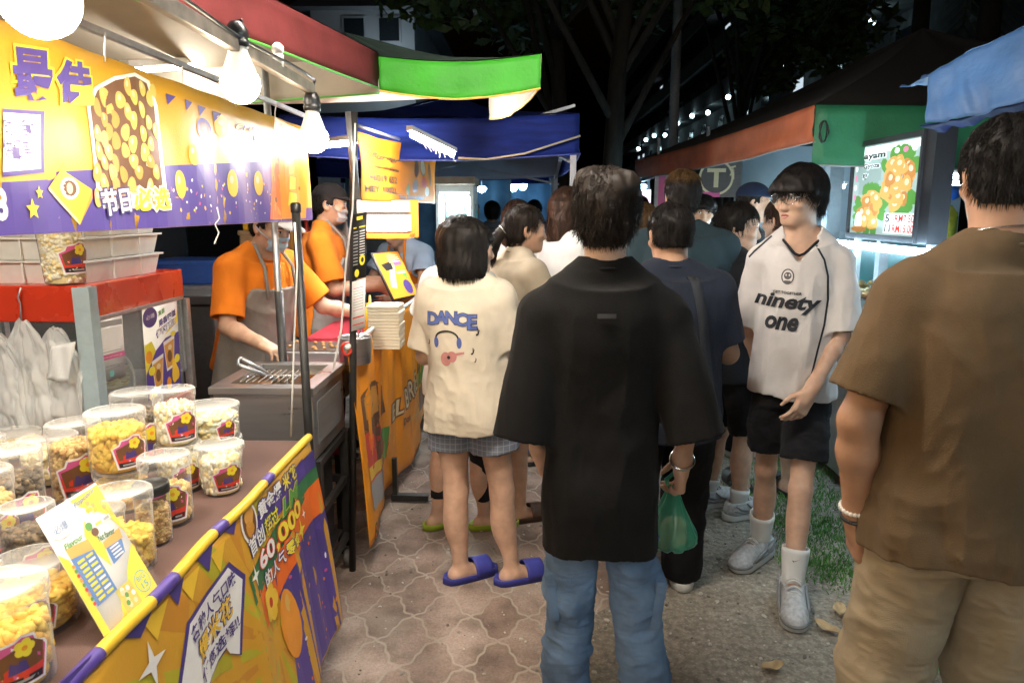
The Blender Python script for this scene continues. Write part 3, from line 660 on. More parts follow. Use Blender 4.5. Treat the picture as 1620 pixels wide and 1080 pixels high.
# ------------------------------------------------------------------ ground
rnd = random.Random(5)
def ground_mat():
    m, nt, b = newmat('packed_dirt'); L = nt.links; tc = N(nt, 'ShaderNodeTexCoord'); P = tc.outputs['Object']
    n1 = N(nt, 'ShaderNodeTexNoise'); n1.inputs['Scale'].default_value = 1.6; n1.inputs['Detail'].default_value = 8; L.new(P, n1.inputs['Vector'])
    n2 = N(nt, 'ShaderNodeTexNoise'); n2.inputs['Scale'].default_value = 38; n2.inputs['Detail'].default_value = 6; L.new(P, n2.inputs['Vector'])
    vo = N(nt, 'ShaderNodeTexVoronoi'); vo.inputs['Scale'].default_value = 85; L.new(P, vo.inputs['Vector'])
    cr = N(nt, 'ShaderNodeValToRGB'); e = cr.color_ramp; e.elements[0].position = .32; e.elements[0].color = (.235, .205, .168, 1); e.elements[1].position = .68; e.elements[1].color = (.385, .35, .295, 1); L.new(n1.outputs[0], cr.inputs[0])
    c2 = N(nt, 'ShaderNodeValToRGB'); e = c2.color_ramp; e.elements[0].position = .36; e.elements[0].color = (.68, .67, .66, 1); e.elements[1].position = .66; e.elements[1].color = (1.14, 1.13, 1.10, 1); L.new(n2.outputs[0], c2.inputs[0])
    c3 = N(nt, 'ShaderNodeValToRGB'); e = c3.color_ramp; e.elements[0].position = .0; e.elements[0].color = (1.5, 1.45, 1.4, 1); e.elements[1].position = .5; e.elements[1].color = (.75, .75, .75, 1); L.new(vo.outputs['Distance'], c3.inputs[0])
    m1 = N(nt, 'ShaderNodeMix', data_type='RGBA', blend_type='MULTIPLY'); m1.inputs[0].default_value = 1; L.new(cr.outputs[0], m1.inputs[6]); L.new(c2.outputs[0], m1.inputs[7])
    m2 = N(nt, 'ShaderNodeMix', data_type='RGBA', blend_type='MULTIPLY'); m2.inputs[0].default_value = .6; L.new(m1.outputs[2], m2.inputs[6]); L.new(c3.outputs[0], m2.inputs[7]); L.new(m2.outputs[2], b.inputs['Base Color'])
    ad = N(nt, 'ShaderNodeMath', operation='ADD'); L.new(n2.outputs[0], ad.inputs[0]); ml = N(nt, 'ShaderNodeMath', operation='MULTIPLY'); ml.inputs[1].default_value = -.5; L.new(vo.outputs['Distance'], ml.inputs[0]); L.new(ml.outputs[0], ad.inputs[1])
    bp = N(nt, 'ShaderNodeBump'); bp.inputs['Strength'].default_value = .8; bp.inputs['Distance'].default_value = .012; L.new(ad.outputs[0], bp.inputs['Height']); L.new(bp.outputs[0], b.inputs['Normal'])
    b.inputs['Roughness'].default_value = .92; b.inputs['Specular IOR Level'].default_value = .2; MATS['packed_dirt'] = m; return m
def paver_mat():
    m, nt, b = newmat('ogee_pavers'); L = nt.links; tc = N(nt, 'ShaderNodeTexCoord'); P = tc.outputs['Object']
    wn_ = N(nt, 'ShaderNodeTexNoise'); wn_.inputs['Scale'].default_value = 26; wn_.inputs['Detail'].default_value = 3; L.new(P, wn_.inputs['Vector'])
    sx = N(nt, 'ShaderNodeSeparateXYZ'); L.new(P, sx.inputs[0])
    def M(op, a, c=None, v=None, **k):
        n = N(nt, 'ShaderNodeMath', operation=op, **k)
        for i, q in enumerate((a, c)):
            if q is None: continue
            if isinstance(q, (int, float)): n.inputs[i].default_value = q
            else: L.new(q, n.inputs[i])
        return n.outputs[0]
    jit = M('MULTIPLY', M('SUBTRACT', wn_.outputs[0], .5), .05)
    T = 3.35   # tiles per metre along the diagonals' axes
    x = M('MULTIPLY', sx.outputs[0], T * 1.33); y = M('MULTIPLY', sx.outputs[1], T * .92)
    s_ = M('ADD', M('ADD', x, y), jit); d_ = M('SUBTRACT', M('ADD', x, jit), y)
    amp = -.062
    def line(p, q):
        w = M('ADD', M('ADD', p, M('MULTIPLY', M('SINE', M('MULTIPLY', q, 6 * pi)), .020)), M('MULTIPLY', M('SINE', M('MULTIPLY', q, 2 * pi)), amp)); fr = M('FRACT', w); return M('SUBTRACT', .5, M('ABSOLUTE', M('SUBTRACT', fr, .5))), M('FLOOR', w)
    l1, f1 = line(s_, d_); l2, f2 = line(d_, s_); dist = M('MINIMUM', l1, l2)
    mr = N(nt, 'ShaderNodeMapRange', interpolation_type='SMOOTHSTEP'); mr.inputs[1].default_value = .004; mr.inputs[2].default_value = .046; L.new(dist, mr.inputs[0])
    cv = N(nt, 'ShaderNodeCombineXYZ'); L.new(f1, cv.inputs[0]); L.new(f2, cv.inputs[1]); wh = N(nt, 'ShaderNodeTexWhiteNoise', noise_dimensions='2D'); L.new(cv.outputs[0], wh.inputs['Vector'])
    n1 = N(nt, 'ShaderNodeTexNoise'); n1.inputs['Scale'].default_value = 5; n1.inputs['Detail'].default_value = 8; L.new(P, n1.inputs['Vector'])
    n3 = N(nt, 'ShaderNodeTexNoise'); n3.inputs['Scale'].default_value = 140; n3.inputs['Detail'].default_value = 3; L.new(P, n3.inputs['Vector'])
    c1 = N(nt, 'ShaderNodeMix', data_type='RGBA'); c1.inputs[6].default_value = (.245, .175, .142, 1); c1.inputs[7].default_value = (.35, .27, .225, 1); L.new(wh.outputs[0], c1.inputs[0])
    dr = N(nt, 'ShaderNodeValToRGB'); e = dr.color_ramp; e.elements[0].position = .35; e.elements[0].color = (.5, .48, .46, 1); e.elements[1].position = .62; e.elements[1].color = (1.12, 1.12, 1.12, 1); L.new(n1.outputs[0], dr.inputs[0])
    mm = N(nt, 'ShaderNodeMix', data_type='RGBA', blend_type='MULTIPLY'); mm.inputs[0].default_value = 1; L.new(c1.outputs[2], mm.inputs[6]); L.new(dr.outputs[0], mm.inputs[7])
    g = N(nt, 'ShaderNodeMix', data_type='RGBA', blend_type='MULTIPLY'); g.inputs[0].default_value = .5; L.new(mm.outputs[2], g.inputs[6]); gr = N(nt, 'ShaderNodeMapRange'); gr.inputs[1].default_value = .3; gr.inputs[2].default_value = .7; gr.inputs[3].default_value = .6; gr.inputs[4].default_value = 1.35; L.new(n3.outputs[0], gr.inputs[0]); L.new(gr.outputs[0], g.inputs[7])
    fin = N(nt, 'ShaderNodeMix', data_type='RGBA'); fin.inputs[6].default_value = (.42, .36, .29, 1); L.new(g.outputs[2], fin.inputs[7])
    # sand spills over the pavers in patches
    n4 = N(nt, 'ShaderNodeTexNoise'); n4.inputs['Scale'].default_value = 2.2; n4.inputs['Detail'].default_value = 7; L.new(P, n4.inputs['Vector'])
    sp = N(nt, 'ShaderNodeMapRange', interpolation_type='SMOOTHSTEP'); sp.inputs[1].default_value = .50; sp.inputs[2].default_value = .72; sp.inputs[3].default_value = 1; sp.inputs[4].default_value = .35; L.new(n4.outputs[0], sp.inputs[0])
    L.new(M('MULTIPLY', M('MAXIMUM', mr.outputs[0], M('MULTIPLY', n1.outputs[0], .75)), sp.outputs[0]), fin.inputs[0]); L.new(fin.outputs[2], b.inputs['Base Color'])
    h = M('ADD', M('MULTIPLY', mr.outputs[0], 1.0), M('MULTIPLY', n3.outputs[0], .35)); bp = N(nt, 'ShaderNodeBump'); bp.inputs['Strength'].default_value = .55; bp.inputs['Distance'].default_value = .006; L.new(h, bp.inputs['Height']); L.new(bp.outputs[0], b.inputs['Normal'])
    b.inputs['Roughness'].default_value = .8; b.inputs['Specular IOR Level'].default_value = .3; return m
gmb = MB(); gmb.add([(-150, -60, 0), (150, -60, 0), (150, 260, 0), (-150, 260, 0)], [(0, 1, 2, 3)])
tag(gmb.build('ground', ground_mat()), kind='structure')
pv = MB(); edge = [(.30 + .07 * sin(y * 2.3) + .05 * sin(y * 7.1) + .03 * sin(y * 19), y) for y in np.linspace(-1, 11, 220)]
n = len(edge); pv.add([(-6, y, .004) for x, y in edge] + [(x, y, .004) for x, y in edge], [(i, n + i, n + i + 1, i + 1) for i in range(n - 1)])
tag(pv.build('paved_path', paver_mat()), kind='structure')
# loose stones and crumbs: nobody could count them
def stones():
    V = []; Fc = []; MI = []; ico = bmesh.new(); bmesh.ops.create_icosphere(ico, subdivisions=1, radius=1); bv = [v.co.copy() for v in ico.verts]; bf = [tuple(v.index for v in f.verts) for f in ico.faces]; ico.free()
    for i in range(5200):
        y = 1.2 + 7 * rnd.random() ** 1.8; 
        if i % 4 == 0: x = rnd.uniform(-.7, .4); r = rnd.choice((.003, .004, .005, .009)) * rnd.uniform(.7, 1.2)
        else: x = rnd.uniform(.25, 2.3); r = rnd.uniform(.003, .008) * (1.9 if rnd.random() < .10 else 1)
        o = len(V); a = rnd.random() * 6; q = (rnd.uniform(.7, 1.3), rnd.uniform(.6, 1.1), rnd.uniform(.35, .75))
        for v in bv:
            w = Vector((v.x * q[0], v.y * q[1], v.z * q[2])) * r * rnd.uniform(.82, 1.15); V.append((x + w.x * cos(a) - w.y * sin(a), y + w.x * sin(a) + w.y * cos(a), .003 + r * .3 + w.z))
        k = rnd.choice((0, 0, 1, 2)); Fc += [tuple(o + j for j in f) for f in bf]; MI += [k] * len(bf)
    me = bpy.data.meshes.new('gravel'); me.from_pydata(V, [], Fc); me.polygons.foreach_set('material_index', MI)
    o = link_mesh('gravel', me, [mat('stone_grey', (.27, .25, .22), .9), mat('stone_pale', (.48, .45, .39), .9), mat('stone_dark', (.13, .115, .10), .9)]); tag(o, kind='stuff')
stones()
def grass():
    V = []; Fc = []; MI = []
    for i in range(110000):
        y = 2.0 + 5.5 * rnd.random() ** 1.3; x = 1.12 + 1.7 * rnd.random(); e = 1.20 + .12 * sin(y * 3.1) + .08 * sin(y * 7.7)
        den = min(1, max(0, (x - e + .10) / .22)) * (.55 + .45 * sin(x * 9 + y * 5) * sin(y * 8 - x * 3)); den *= min(1, max(.05, (y - 2.25) / .5))
        if rnd.random() > den: continue
        h = rnd.uniform(.012, .036); a = rnd.random() * 6.28; w = rnd.uniform(.0018, .0032); dx, dy = cos(a), sin(a); b2 = rnd.random() * 6.28; l = h * rnd.uniform(.3, 1.0); o = len(V)
        V += [(x - dx * w, y - dy * w, .001), (x + dx * w, y + dy * w, .001), (x + dx * w * .7 + cos(b2) * l * .4, y + dy * w * .7 + sin(b2) * l * .4, h * .65), (x - dx * w * .7 + cos(b2) * l * .4, y - dy * w * .7 + sin(b2) * l * .4, h * .65), (x + cos(b2) * l, y + sin(b2) * l, h)]
        Fc += [(o, o + 1, o + 2, o + 3), (o + 3, o + 2, o + 4)]; k = 0 if rnd.random() < .75 else 1; MI += [k, k]
    me = bpy.data.meshes.new('grass'); me.from_pydata(V, [], Fc); me.polygons.foreach_set('material_index', MI)
    tag(link_mesh('grass', me, [mat('grass_green', (.07, .24, .035), .6, .4), mat('grass_pale', (.13, .25, .05), .7, .3)]), kind='stuff')
grass()
lm = mat('dry_leaf', (.42, .30, .16), .8, .3)
for (px, py, a, lab, sz) in ((1222, 1058, .3, 'pale dry leaf lying on the dirt in the bottom middle of the path', .045), (1328, 968, 1.2, 'brown dry leaf at the grass edge beside the jersey wearer\'s front shoe', .05), (1308, 996, 2.2, 'curled reddish leaf on the dirt just before the front white sneaker', .055), (893, 1000, .9, 'small pale leaf on the pavers beside the jeans', .03)):
    c = atz(px, py, .008); mb = MB(); out = []
    mb.grid(lambda u, v: Vector(((u - .5) * 2 * sz, (v - .5) * sz * (sin(pi * min(1, max(0, u))) ** .7 + .02), .006 + .012 * (v - .5) ** 2 * 4 + .004 * sin(u * 9))), 10, 4)
    o = mb.build('fallen_leaf', lm, solid=.0008); o.location = c; o.rotation_euler = (0, 0, a); tag(o, lab, 'leaf')
# ------------------------------------------------------------------ trees, houses, lamps beyond the stalls
bark = mat('bark', (.030, .025, .018), .95, .35, 12, .6, 30, stretch=(1, 1, .3)); leafm = mat('tree_leaf', (.06, .10, .025), .55, .4); palmm = mat('palm_leaf', (.04, .075, .02), .6, .3)
def leaf_cloud(centres, n, size, r):
    V = []; Fc = []
    for i in range(n):
        c = r.choice(centres); d = Vector((r.gauss(0, 1), r.gauss(0, 1), r.gauss(0, 1))); d = d.normalized() * c[1] * r.random() ** .45; p = Vector(c[0]) + d; a = Vector((r.gauss(0, 1), r.gauss(0, 1), r.gauss(0, .6))).normalized(); b2 = a.cross(Vector((r.gauss(0, 1), r.gauss(0, 1), r.gauss(0, 1)))).normalized(); s_ = size * r.uniform(.6, 1.3); o = len(V)
        V += [p - a * s_, p + b2 * s_ * .45, p + a * s_, p - b2 * s_ * .45]; Fc.append((o, o + 1, o + 2, o + 3))
    return V, Fc
def tree(x, y, h, cr, label, seed, lean=(0, 0), fork=False, group=None):
    r = random.Random(seed); root = empty('broadleaf_tree', (x, y, 0), 0, label, 'tree', group); tr = MB(); top = Vector((lean[0], lean[1], h * .55)); tr.tube([(0, 0, 0), (lean[0] * .3 + .05, lean[1] * .3, h * .2), (lean[0] * .6, lean[1] * .6, h * .38), top], [.17, .13, .11, .08], 12)
    cs = []
    for k in range(9):
        a = 2 * pi * k / 9 + r.random(); b2 = Vector((lean[0] * .7, lean[1] * .7, h * r.uniform(.28, .5))); e = Vector((lean[0] + cos(a) * cr * r.uniform(.5, .95), lean[1] + sin(a) * cr * r.uniform(.5, .95), h * r.uniform(.55, .95))); m_ = (b2 + e) / 2 + Vector((0, 0, .3)); tr.tube([b2, m_, e], [.055, .035, .015], 7); cs += [(e, cr * .38), (m_ * .4 + e * .6, cr * .28)]
    tr.build('trunk', bark, root); cs.append((top + Vector((0, 0, h * .25)), cr * .5)); V, Fc = leaf_cloud(cs, 10000, .15, r); MB().add(V, Fc).build('crown', leafm, root)
p = at(948, 240, 9.5); tree(p.x, 9.5, 8.5, 3.0, 'dark broadleaf tree with a leaning trunk behind the blue tent', 3, (.35, 0))
p = at(915, 240, 11.5); tree(p.x - .2, 11.5, 9.5, 3.2, 'pale slim tree trunk seen left of the leaning trunk', 8, (-.2, .3))
p = at(1160, 260, 17); tree(p.x, 17, 9, 3.0, 'dark tree beyond the lamp post and the lit facade lamps', 13, (.2, 0))
def palm(x, y, h, label, seed):
    r = random.Random(seed); root = empty('palm_tree', (x, y, 0), 0, label, 'palm'); MB().tube([(0, 0, 0), (.1, 0, h * .5), (.15, .1, h)], [.22, .17, .13], 10).build('trunk', bark, root); mb = MB()
    for k in range(18):
        a = 2 * pi * k / 18 + r.random() * .3; el = r.uniform(-.1, 1.0); L_ = r.uniform(1.8, 2.6); pts = []
        for t in np.linspace(0, 1, 9): pts.append(Vector((.15 + cos(a) * L_ * t * cos(el * (1 - t * .5)), .1 + sin(a) * L_ * t * cos(el * (1 - t * .5)), h + L_ * (t * sin(el) - t * t * .9))))
        mb.tube(pts, .015, 4); sd = Vector((-sin(a), cos(a), 0))
        for i, p_ in enumerate(pts[1:]):
            for j in range(3):
                q = p_ + (pts[min(i + 2, 8)] - p_) * j / 3; w = .5 * (1 - abs(i / 8 - .45)); dd = (pts[i + 1] - pts[i]).normalized()
                for s_ in (-1, 1): o = q + sd * s_ * w + dd * .25 - Vector((0, 0, w * .5)); mb.add([q, q + dd * .06, o], [(0, 1, 2)])
    mb.build('crown', palmm, root)
for px, py, Y, h, lab in ((1440, 120, 15, 7.2, 'dark palm tree behind the green roofed stall'), (1545, 120, 12, 6.6, 'palm tree rising behind the blue tarp at the top corner')):
    q = at(px, py, Y); palm(q.x, Y, h, lab, int(px))
# lamp post
q = at(1065, 215, 12); root = empty('lamp_post', (q.x, 12, 0), 0, 'tall plain grey lamp post rising behind the orange edged stall roof', 'lamp post'); MB().tube([(0, 0, .35), (0, 0, 4), (0, 0, 9)], [.085, .075, .06], 16).build('pole', mat('post_grey', (.30, .31, .32), .5, .15), root); MB().lathe([(.16, 0), (.16, .05), (.11, .08), (.11, .35)], n=16).build('base', MATS['post_grey'], root)
mb = MB(); mb.tube([(0, 0, 9), (.3, 0, 9.25), (1.2, 0, 9.3)], .04, 8); mb.lohi((1.1, -.12, 9.24), (1.6, .12, 9.36)); mb.build('arm', MATS['post_grey'], root)
# long apartment block on the right with corridor lamps
conc = mat('dark_render', (.16, .165, .17), .9, .3, 2, .1); dkwin = mat('dark_glass', (.02, .025, .03), .15); litwin = emit('lit_window', (.75, .9, 1), .5)
root = empty('apartment_block', (14, 45, 0), 0, 'long dark apartment block with rows of corridor windows and round lamps', 'building'); w = MB(); w.lohi((0, -30, 0), (9, 60, 22)); w.build('wall', conc, root)
for fl in range(6):
    z = 2.6 + fl * 3.1; MB().lohi((-1.3, -30, z), (-.003, 60, z + .25)).lohi((-1.3, -30, z + .252), (-1.15, 60, z + 1.15)).build('corridor_parapet', conc, root)
k = 0
for fl in range(1, 5):
    for j in range(16):
        y = -26 + j * 5.2 + rnd.uniform(-.8, .8); z = 2.6 + fl * 3.1 + 1.3; f = MB(); f.lohi((-.05, y - .75, z), (-.003, y + .75, z + 1.25)); fo = f.build('window', MATS['dark_render'], root); MB().lohi((-.058, y - .68, z + .07), (-.053, y + .68, z + 1.18)).build('pane', litwin if rnd.random() < .06 else dkwin, fo)
lampg = emit('globe_lamp', (.62, .92, 1), 9)
for i, px in enumerate((1380, 1300, 1238, 1152, 1120, 1095, 1072, 1052, 1035, 1022, 1010)):
    py = 35 + (1380 - px) * .521 + (8 if i % 3 == 1 else 0); q = atx(px, py, 12.55); r_ = .085 if i not in (1,) else .06
    l_ = MB(); l_.lathe([(0, -1)] + [(sin(a) , -cos(a)) for a in np.linspace(.2, pi - .2, 8)] + [(0, 1)], n=12); V = [(q.x - 14 + v[0] * r_ * (1 + q.y / 60), q.y - 45 + v[1] * r_ * (1 + q.y / 60), q.z + v[2] * r_ * (1 + q.y / 60)) for v in l_.V]; l_.V = V; l_.build('corridor_lamp', lampg, root)
# pale house at the top
q = at(575, 40, 17); root = empty('pale_house', (q.x, 18.5, 0), 0, 'pale house with two dark windows above the tents', 'house'); pale = mat('pale_wall', (.42, .43, .45), .9, .12, 1.5)
w = MB(); w.lohi((-1.6, 0, 0), (.9, 5, 6.25)); w.build('wall', pale, root); rf = MB(); rf.add([(-2.0, -.35, 6.252), (1.3, -.35, 6.252), (1.3, 5.4, 6.252), (-2.0, 5.4, 6.252), (-1.4, 1.5, 7.6), (.6, 1.5, 7.6)], [(0, 1, 5, 4), (1, 2, 5), (2, 3, 4, 5), (3, 0, 4), (3, 2, 1, 0)]); rf.build('roof', mat('roof_tile_grey', (.2, .2, .215), .9), root)
for x in (-.55, .3): f = MB(); f.lohi((x - .28, -.04, 5.5), (x + .28, -.003, 6.1)); fo = f.build('window', pale, root); MB().lohi((x - .24, -.05, 5.54), (x + .24, -.043, 6.06)).build('pane', dkwin, fo)
fl = MB(); fl.lohi((.2, -.9, 4.83), (.62, -.8, 4.88)); fo = fl.build('wall_light', emit('cool_tube', (.7, .9, 1), 30), root); MB().lohi((.38, -.8, 4.84), (.42, -.003, 4.87)).build('bracket', MATS['post_grey'], root)
# ------------------------------------------------------------------ tents, poles, lights
beige = mat('tent_lining', (.40, .355, .28), .85, .10, 6, .1, 300); redv = mat('red_canvas', (.125, .026, .026), .85, .2, 8, .15, 300, spec=.1); greenv = mat('green_canvas', (.033, .26, .016), .6, .15, 6, .2, 60, spec=.3); orangetrim = mat('orange_trim', (.75, .42, .08), .7)
steel = mat('galvanised_steel', (.42, .43, .44), .38, .15, 40, metal=.8); dkpole = mat('black_pole', (.022, .021, .020), .45, .3); white_pl = mat('white_plastic', (.74, .74, .71), .4, .04); blk_pl = mat('black_plastic', (.015, .015, .016), .35)
cablew = mat('white_cable', (.62, .61, .58), .5); wood = mat('worn_board', (.30, .24, .17), .8, .3, 10, .2, 80, stretch=(1, .1, 1))
def sheet(pts_a, pts_b, nu, nv, sag=0., wav=0., seed=0, thick=.003, drop=0.):
    """cloth between two edges"""
    mb = MB(); A = [Vector(p) for p in pts_a]; B = [Vector(p) for p in pts_b]
    def lerp(P, u): t = u * (len(P) - 1); i = min(int(t), len(P) - 2); return P[i].lerp(P[i + 1], t - i)
    def fn(u, v):
        p = lerp(A, u).lerp(lerp(B, u), v); nrm = (A[-1] - A[0]).cross(B[0] - A[0]).normalized()
        d = wav * (sin(u * 17 + seed + v * 2) * .5 + sin(u * 31 + seed * 2 - v * 3) * .3 + sin(v * 9 + u * 5 + seed) * .3) * (.2 + .8 * v); return p + nrm * d - Vector((0, 0, sag * 4 * u * (1 - u) * 4 * v * (1 - v) + drop * sin(pi * u) * (1 + .5 * v)))
    return mb.grid(fn, nu, nv), thick
def tent(name, label, cat, corners, apex, zb, zt, mats, vals, seed=0):
    """corners in order; vals: {edge index: (material, wave)}; lining under the roof, valances hanging from its edges"""
    root = empty(name, (apex[0], apex[1], 0), 0, label, cat); O = Vector((apex[0], apex[1], 0)); n = len(corners); ap = Vector((0, 0, apex[2]))
    lin = MB(); top = MB()
    for i in range(n):
        a = Vector((*corners[i], zt)) - O; b = Vector((*corners[(i + 1) % n], zt)) - O; nd = 10
        for mb_, off in ((lin, -.012), (top, .004)):
            mb_.grid(lambda u, v, a=a, b=b, off=off: (a.lerp(b, u)).lerp(ap, v) + Vector((0, 0, off - .05 * sin(pi * v) - .024 * sin(pi * u) * (1 - v) + .012 * sin(u * 14 + seed + i) * sin(v * 6))), 14, nd)
    lin.build('lining', mats[0], root); top.build('canopy', mats[1], root)
    for i, (m, wv, z1) in vals.items():
        a = Vector((*corners[i], 0)) - O; b = Vector((*corners[(i + 1) % n], 0)) - O; z1 = z1 or zb
        mb, th = sheet([a + Vector((0, 0, zt)), b + Vector((0, 0, zt))], [a + Vector((0, 0, z1)), b + Vector((0, 0, z1))], 40, 6, 0, wv, seed + i, drop=.024); v_ = mb.build('valance', m, root, th)
        e = MB(); out = (b - a).normalized().cross(Vector((0, 0, 1))) * .0; e.tube([a.lerp(b, t / 24) + Vector((0, 0, z1 - .036 * sin(pi * t / 24))) + (b - a).cross(Vector((0, 0, zb - zt))).normalized() * wv * (sin(t / 24 * 17 + seed + i + 2) * .5 + sin(t / 24 * 31 + (seed + i) * 2 - 3) * .3 + sin(9 + t / 24 * 5 + seed + i) * .3) for t in range(25)], .0045, 5); e.build('hem_tape', mats[2], v_)
    return root
u1 = Vector((-.164, -.986, 0)); v1 = Vector((-.986, .164, 0)); c = Vector((-.60, 3.0, 0)); cs = [c + u1 * 4.2, c, c + v1 * 3.0, c + u1 * 4.2 + v1 * 3.0]
greentrim = mat('green_trim', (.10, .42, .06), .6)
tent('popcorn_stall_tent', 'red edged tent with beige lining over the popcorn table', 'tent', [(p.x, p.y) for p in cs], (c.x + u1.x * 2.1 + v1.x * 1.5, c.y + u1.y * 2.1 + v1.y * 1.5, 2.62), 2.04, 2.17, (beige, redv, greentrim), {0: (redv, .012, None), 1: (beige, .008, 2.02)}, 1)
tent('burger_stall_tent', 'tent with a bright green front flap next to the red edged tent', 'tent', [(-.615, 3.06), (.04, 3.03), (-.22, 4.02), (-2.6, 4.25), (-2.6, 3.75)], (-.9, 3.7, 2.40), 2.04, 2.17, (beige, mat('dark_canvas', (.03, .05, .04), .7), orangetrim), {0: (greenv, .008, None), 1: (beige, .006, None)}, 4)
bluev = mat('blue_canvas', (.008, .017, .11), .7, .3, 5, .25, 60, stretch=(1, 1, 6), spec=.08); blin = mat('blue_tent_lining', (.30, .36, .46), .8, .1, 5)
q0 = at(440, 182, 4.3); q1 = at(917, 180, 4.3); root = tent('blue_tent', 'blue canopy tent with crossed grey struts beyond the burger stall', 'tent', [(q0.x, 4.3), (q1.x, 4.3), (q1.x, 7.3), (q0.x, 7.3)], ((q0.x + q1.x) / 2, 5.8, 2.42), q1.z - .22, q1.z, (blin, bluev, mat('blue_trim', (.05, .07, .3), .6)), {0: (bluev, .02, None), 1: (bluev, .015, None), 2: (blin, .01, None)}, 7)
O = Vector(root.location); zt = q1.z
for (x, y) in ((q1.x - .03, 4.34), (q1.x - .03, 7.26), (q0.x + .03, 7.26)):
    MB().bar(Vector((x, y, .0)) - O, Vector((x, y, zt - .02)) - O, .035, m=0, bev=.004).build('leg', mat('grey_paint', (.30, .31, .33), .45, .1), root)
for (a, b) in (((q0.x, 7.2, 1.78), (q1.x - .8, 7.2, 2.05)), ((q0.x + .5, 7.2, 2.05), (q1.x, 7.2, 1.80)), ((q1.x - 1.1, 4.42, 1.86), (q1.x - .02, 4.42, 2.16)), ((q1.x - .04, 4.5, 1.85), (q1.x - .04, 7.1, 2.08)), ((q1.x - .04, 4.5, 2.08), (q1.x - .04, 7.1, 1.85))):
    MB().bar(Vector(a) - O, Vector(b) - O, .028, .016).build('strut', MATS['grey_paint'], root)
# the popcorn stall's lamp bar and bulbs
BX = -.60; ba = atx(238, -6, BX); bb = atx(493, 141, BX); d = (bb - ba).normalized(); ba0 = ba - d * 2.6
root = empty('lamp_bar', bb, 0, 'square metal bar running above the popcorn banner that carries the bulbs', 'bar'); MB().bar(ba0 - bb, Vector((0, 0, 0)), .020, .028, bev=.003).build('rail', mat('aged_rail', (.20, .17, .14), .5, .35, 30, metal=.5), root)
mb = MB(); mb.tube([ba0 - bb + Vector((.01, 0, .02)) + d * t + Vector((0, 0, .006 * sin(t * 8))) for t in np.linspace(0, (bb - ba0).length, 40)], .004, 6); mb.build('cable', blk_pl, root)
warm = emit('warm_bulb', (1.0, .84, .60), 88)
def bulb(label, c, r, drop, grp='warm bulbs along the lamp bar'):
    """c: centre of the globe; drop: length of its cord above the socket"""
    root = empty('light_bulb', c, 0, label, 'light bulb', grp); g = MB(); g.lathe([(0, -r)] + [(r * sin(a), -r * cos(a)) for a in np.linspace(.2, 2.05, 12)], n=24, capb=False, capt=False); g.build('globe', warm, root)
    b_ = MB(); z0 = -r * cos(2.05); rr = r * sin(2.05); b_.lathe([(rr + .0005, z0), (rr * .80, z0 + r * .5), (rr * .60, z0 + r * 1.0), (rr * .5, z0 + r * 1.3), (rr * .5, z0 + r * 1.35)], n=24, capb=False); b_.build('housing', white_pl, root)
    s_ = MB(); z1 = z0 + r * 1.351; s_.lathe([(rr * .62, z1), (rr * .66, z1 + r * .3), (rr * .58, z1 + r * .35), (rr * .66, z1 + r * .5), (rr * .60, z1 + r * .9), (rr * .40, z1 + r * 1.2), (.004, z1 + r * 1.3)], n=18); s_.tube([(0, 0, z1 + r * 1.25), (.006, .004, z1 + r * 1.3 + drop * .5), (.012, 0, z1 + r * 1.3 + drop)], .0035, 6); s_.build('socket', blk_pl, root); return root
for (px, py, dpx, drop, lab) in ((380, 133, 58, .0, 'glowing white bulb in a black socket, middle of the three on the bar'), (496, 219, 46, .03, 'glowing bulb hanging at the far end of the lamp bar, right of the banner'), (62, -2, 100, .0, 'largest glowing bulb, nearest on the bar and cut by the frame edge')):
    c = atx(px, py, BX); bulb(lab, c, dpx * (c - cam.location).length / FPX / 2 * .93, drop)
for i, yy in enumerate((.25, -.45)):
    c = atx(62, -2, BX); bulb('bulb on the same bar further back, outside the photo', Vector((BX, yy, c.z)), .036, .0)
# insulator clipped to the bar, tie wire, bracket
c = atx(440, 92, BX); root = MB(); root.lathe([(.012, -.02), (.013, .006), (.011, .008), (.011, .012), (.014, .014), (.014, .026), (.006, .034)], n=16); o = root.build('cable_connector', white_pl); o.location = c; tag(o, 'small white cylindrical connector standing on the bar between two bulbs', 'connector')
# poles of the stalls
def pole(label, a, b, r, m, name='tent_pole', parts=None):
    root = empty(name, a, 0, label, 'pole'); a = Vector(a); MB().tube([(0, 0, 0), Vector(b) - a], r, 12).build('tube', m, root)
    for nm, mb, mm in (parts or []): mb.build(nm, mm, root)
    return root
pa = atx(478, 700, -.79); pt = Vector((-.83, pa.y + .0, 2.06)); pole('dark square pole standing at the far corner of the popcorn table', (pa.x + .012, pa.y + .05, .005), (pa.x - .03, pa.y + .16, 1.565), .0155, dkpole, 'table_pole', [('end_cap', MB().lathe([(.017, 0), (.0185, .004), (.0185, .03), (.012, .036)], Vector((pa.x - .03, pa.y + .16, 1.555)) - Vector((pa.x + .012, pa.y + .05, .005)), 12), blk_pl)])
p0 = at(447, 560, 3.05); p1 = at(441, 352, 3.05); root = pole('pole of bare steel over black in front of the masked cook', (p0.x, 3.05, .005), (p1.x - .02, 3.05, 2.12), .014, steel); MB().tube([(0, 0, .2), (0, 0, 1.22)], .0185, 12).build('sleeve', dkpole, root)
pb0 = at(546, 640, 2.93); pb1 = at(560, 190, 2.93); root = pole('black pole with a white cable taped along it at the burger stall corner', (pb0.x - .004, 2.95, .005), (pb1.x, 2.93, 1.94), .0150, dkpole); b_ = Vector(root.location)
MB().tube([(pb1.x - .017 - b_.x, -.02, 1.935), (pb1.x - .002 - b_.x, -.02, 1.60)], .016, 10).build('upper_tube', steel, root)
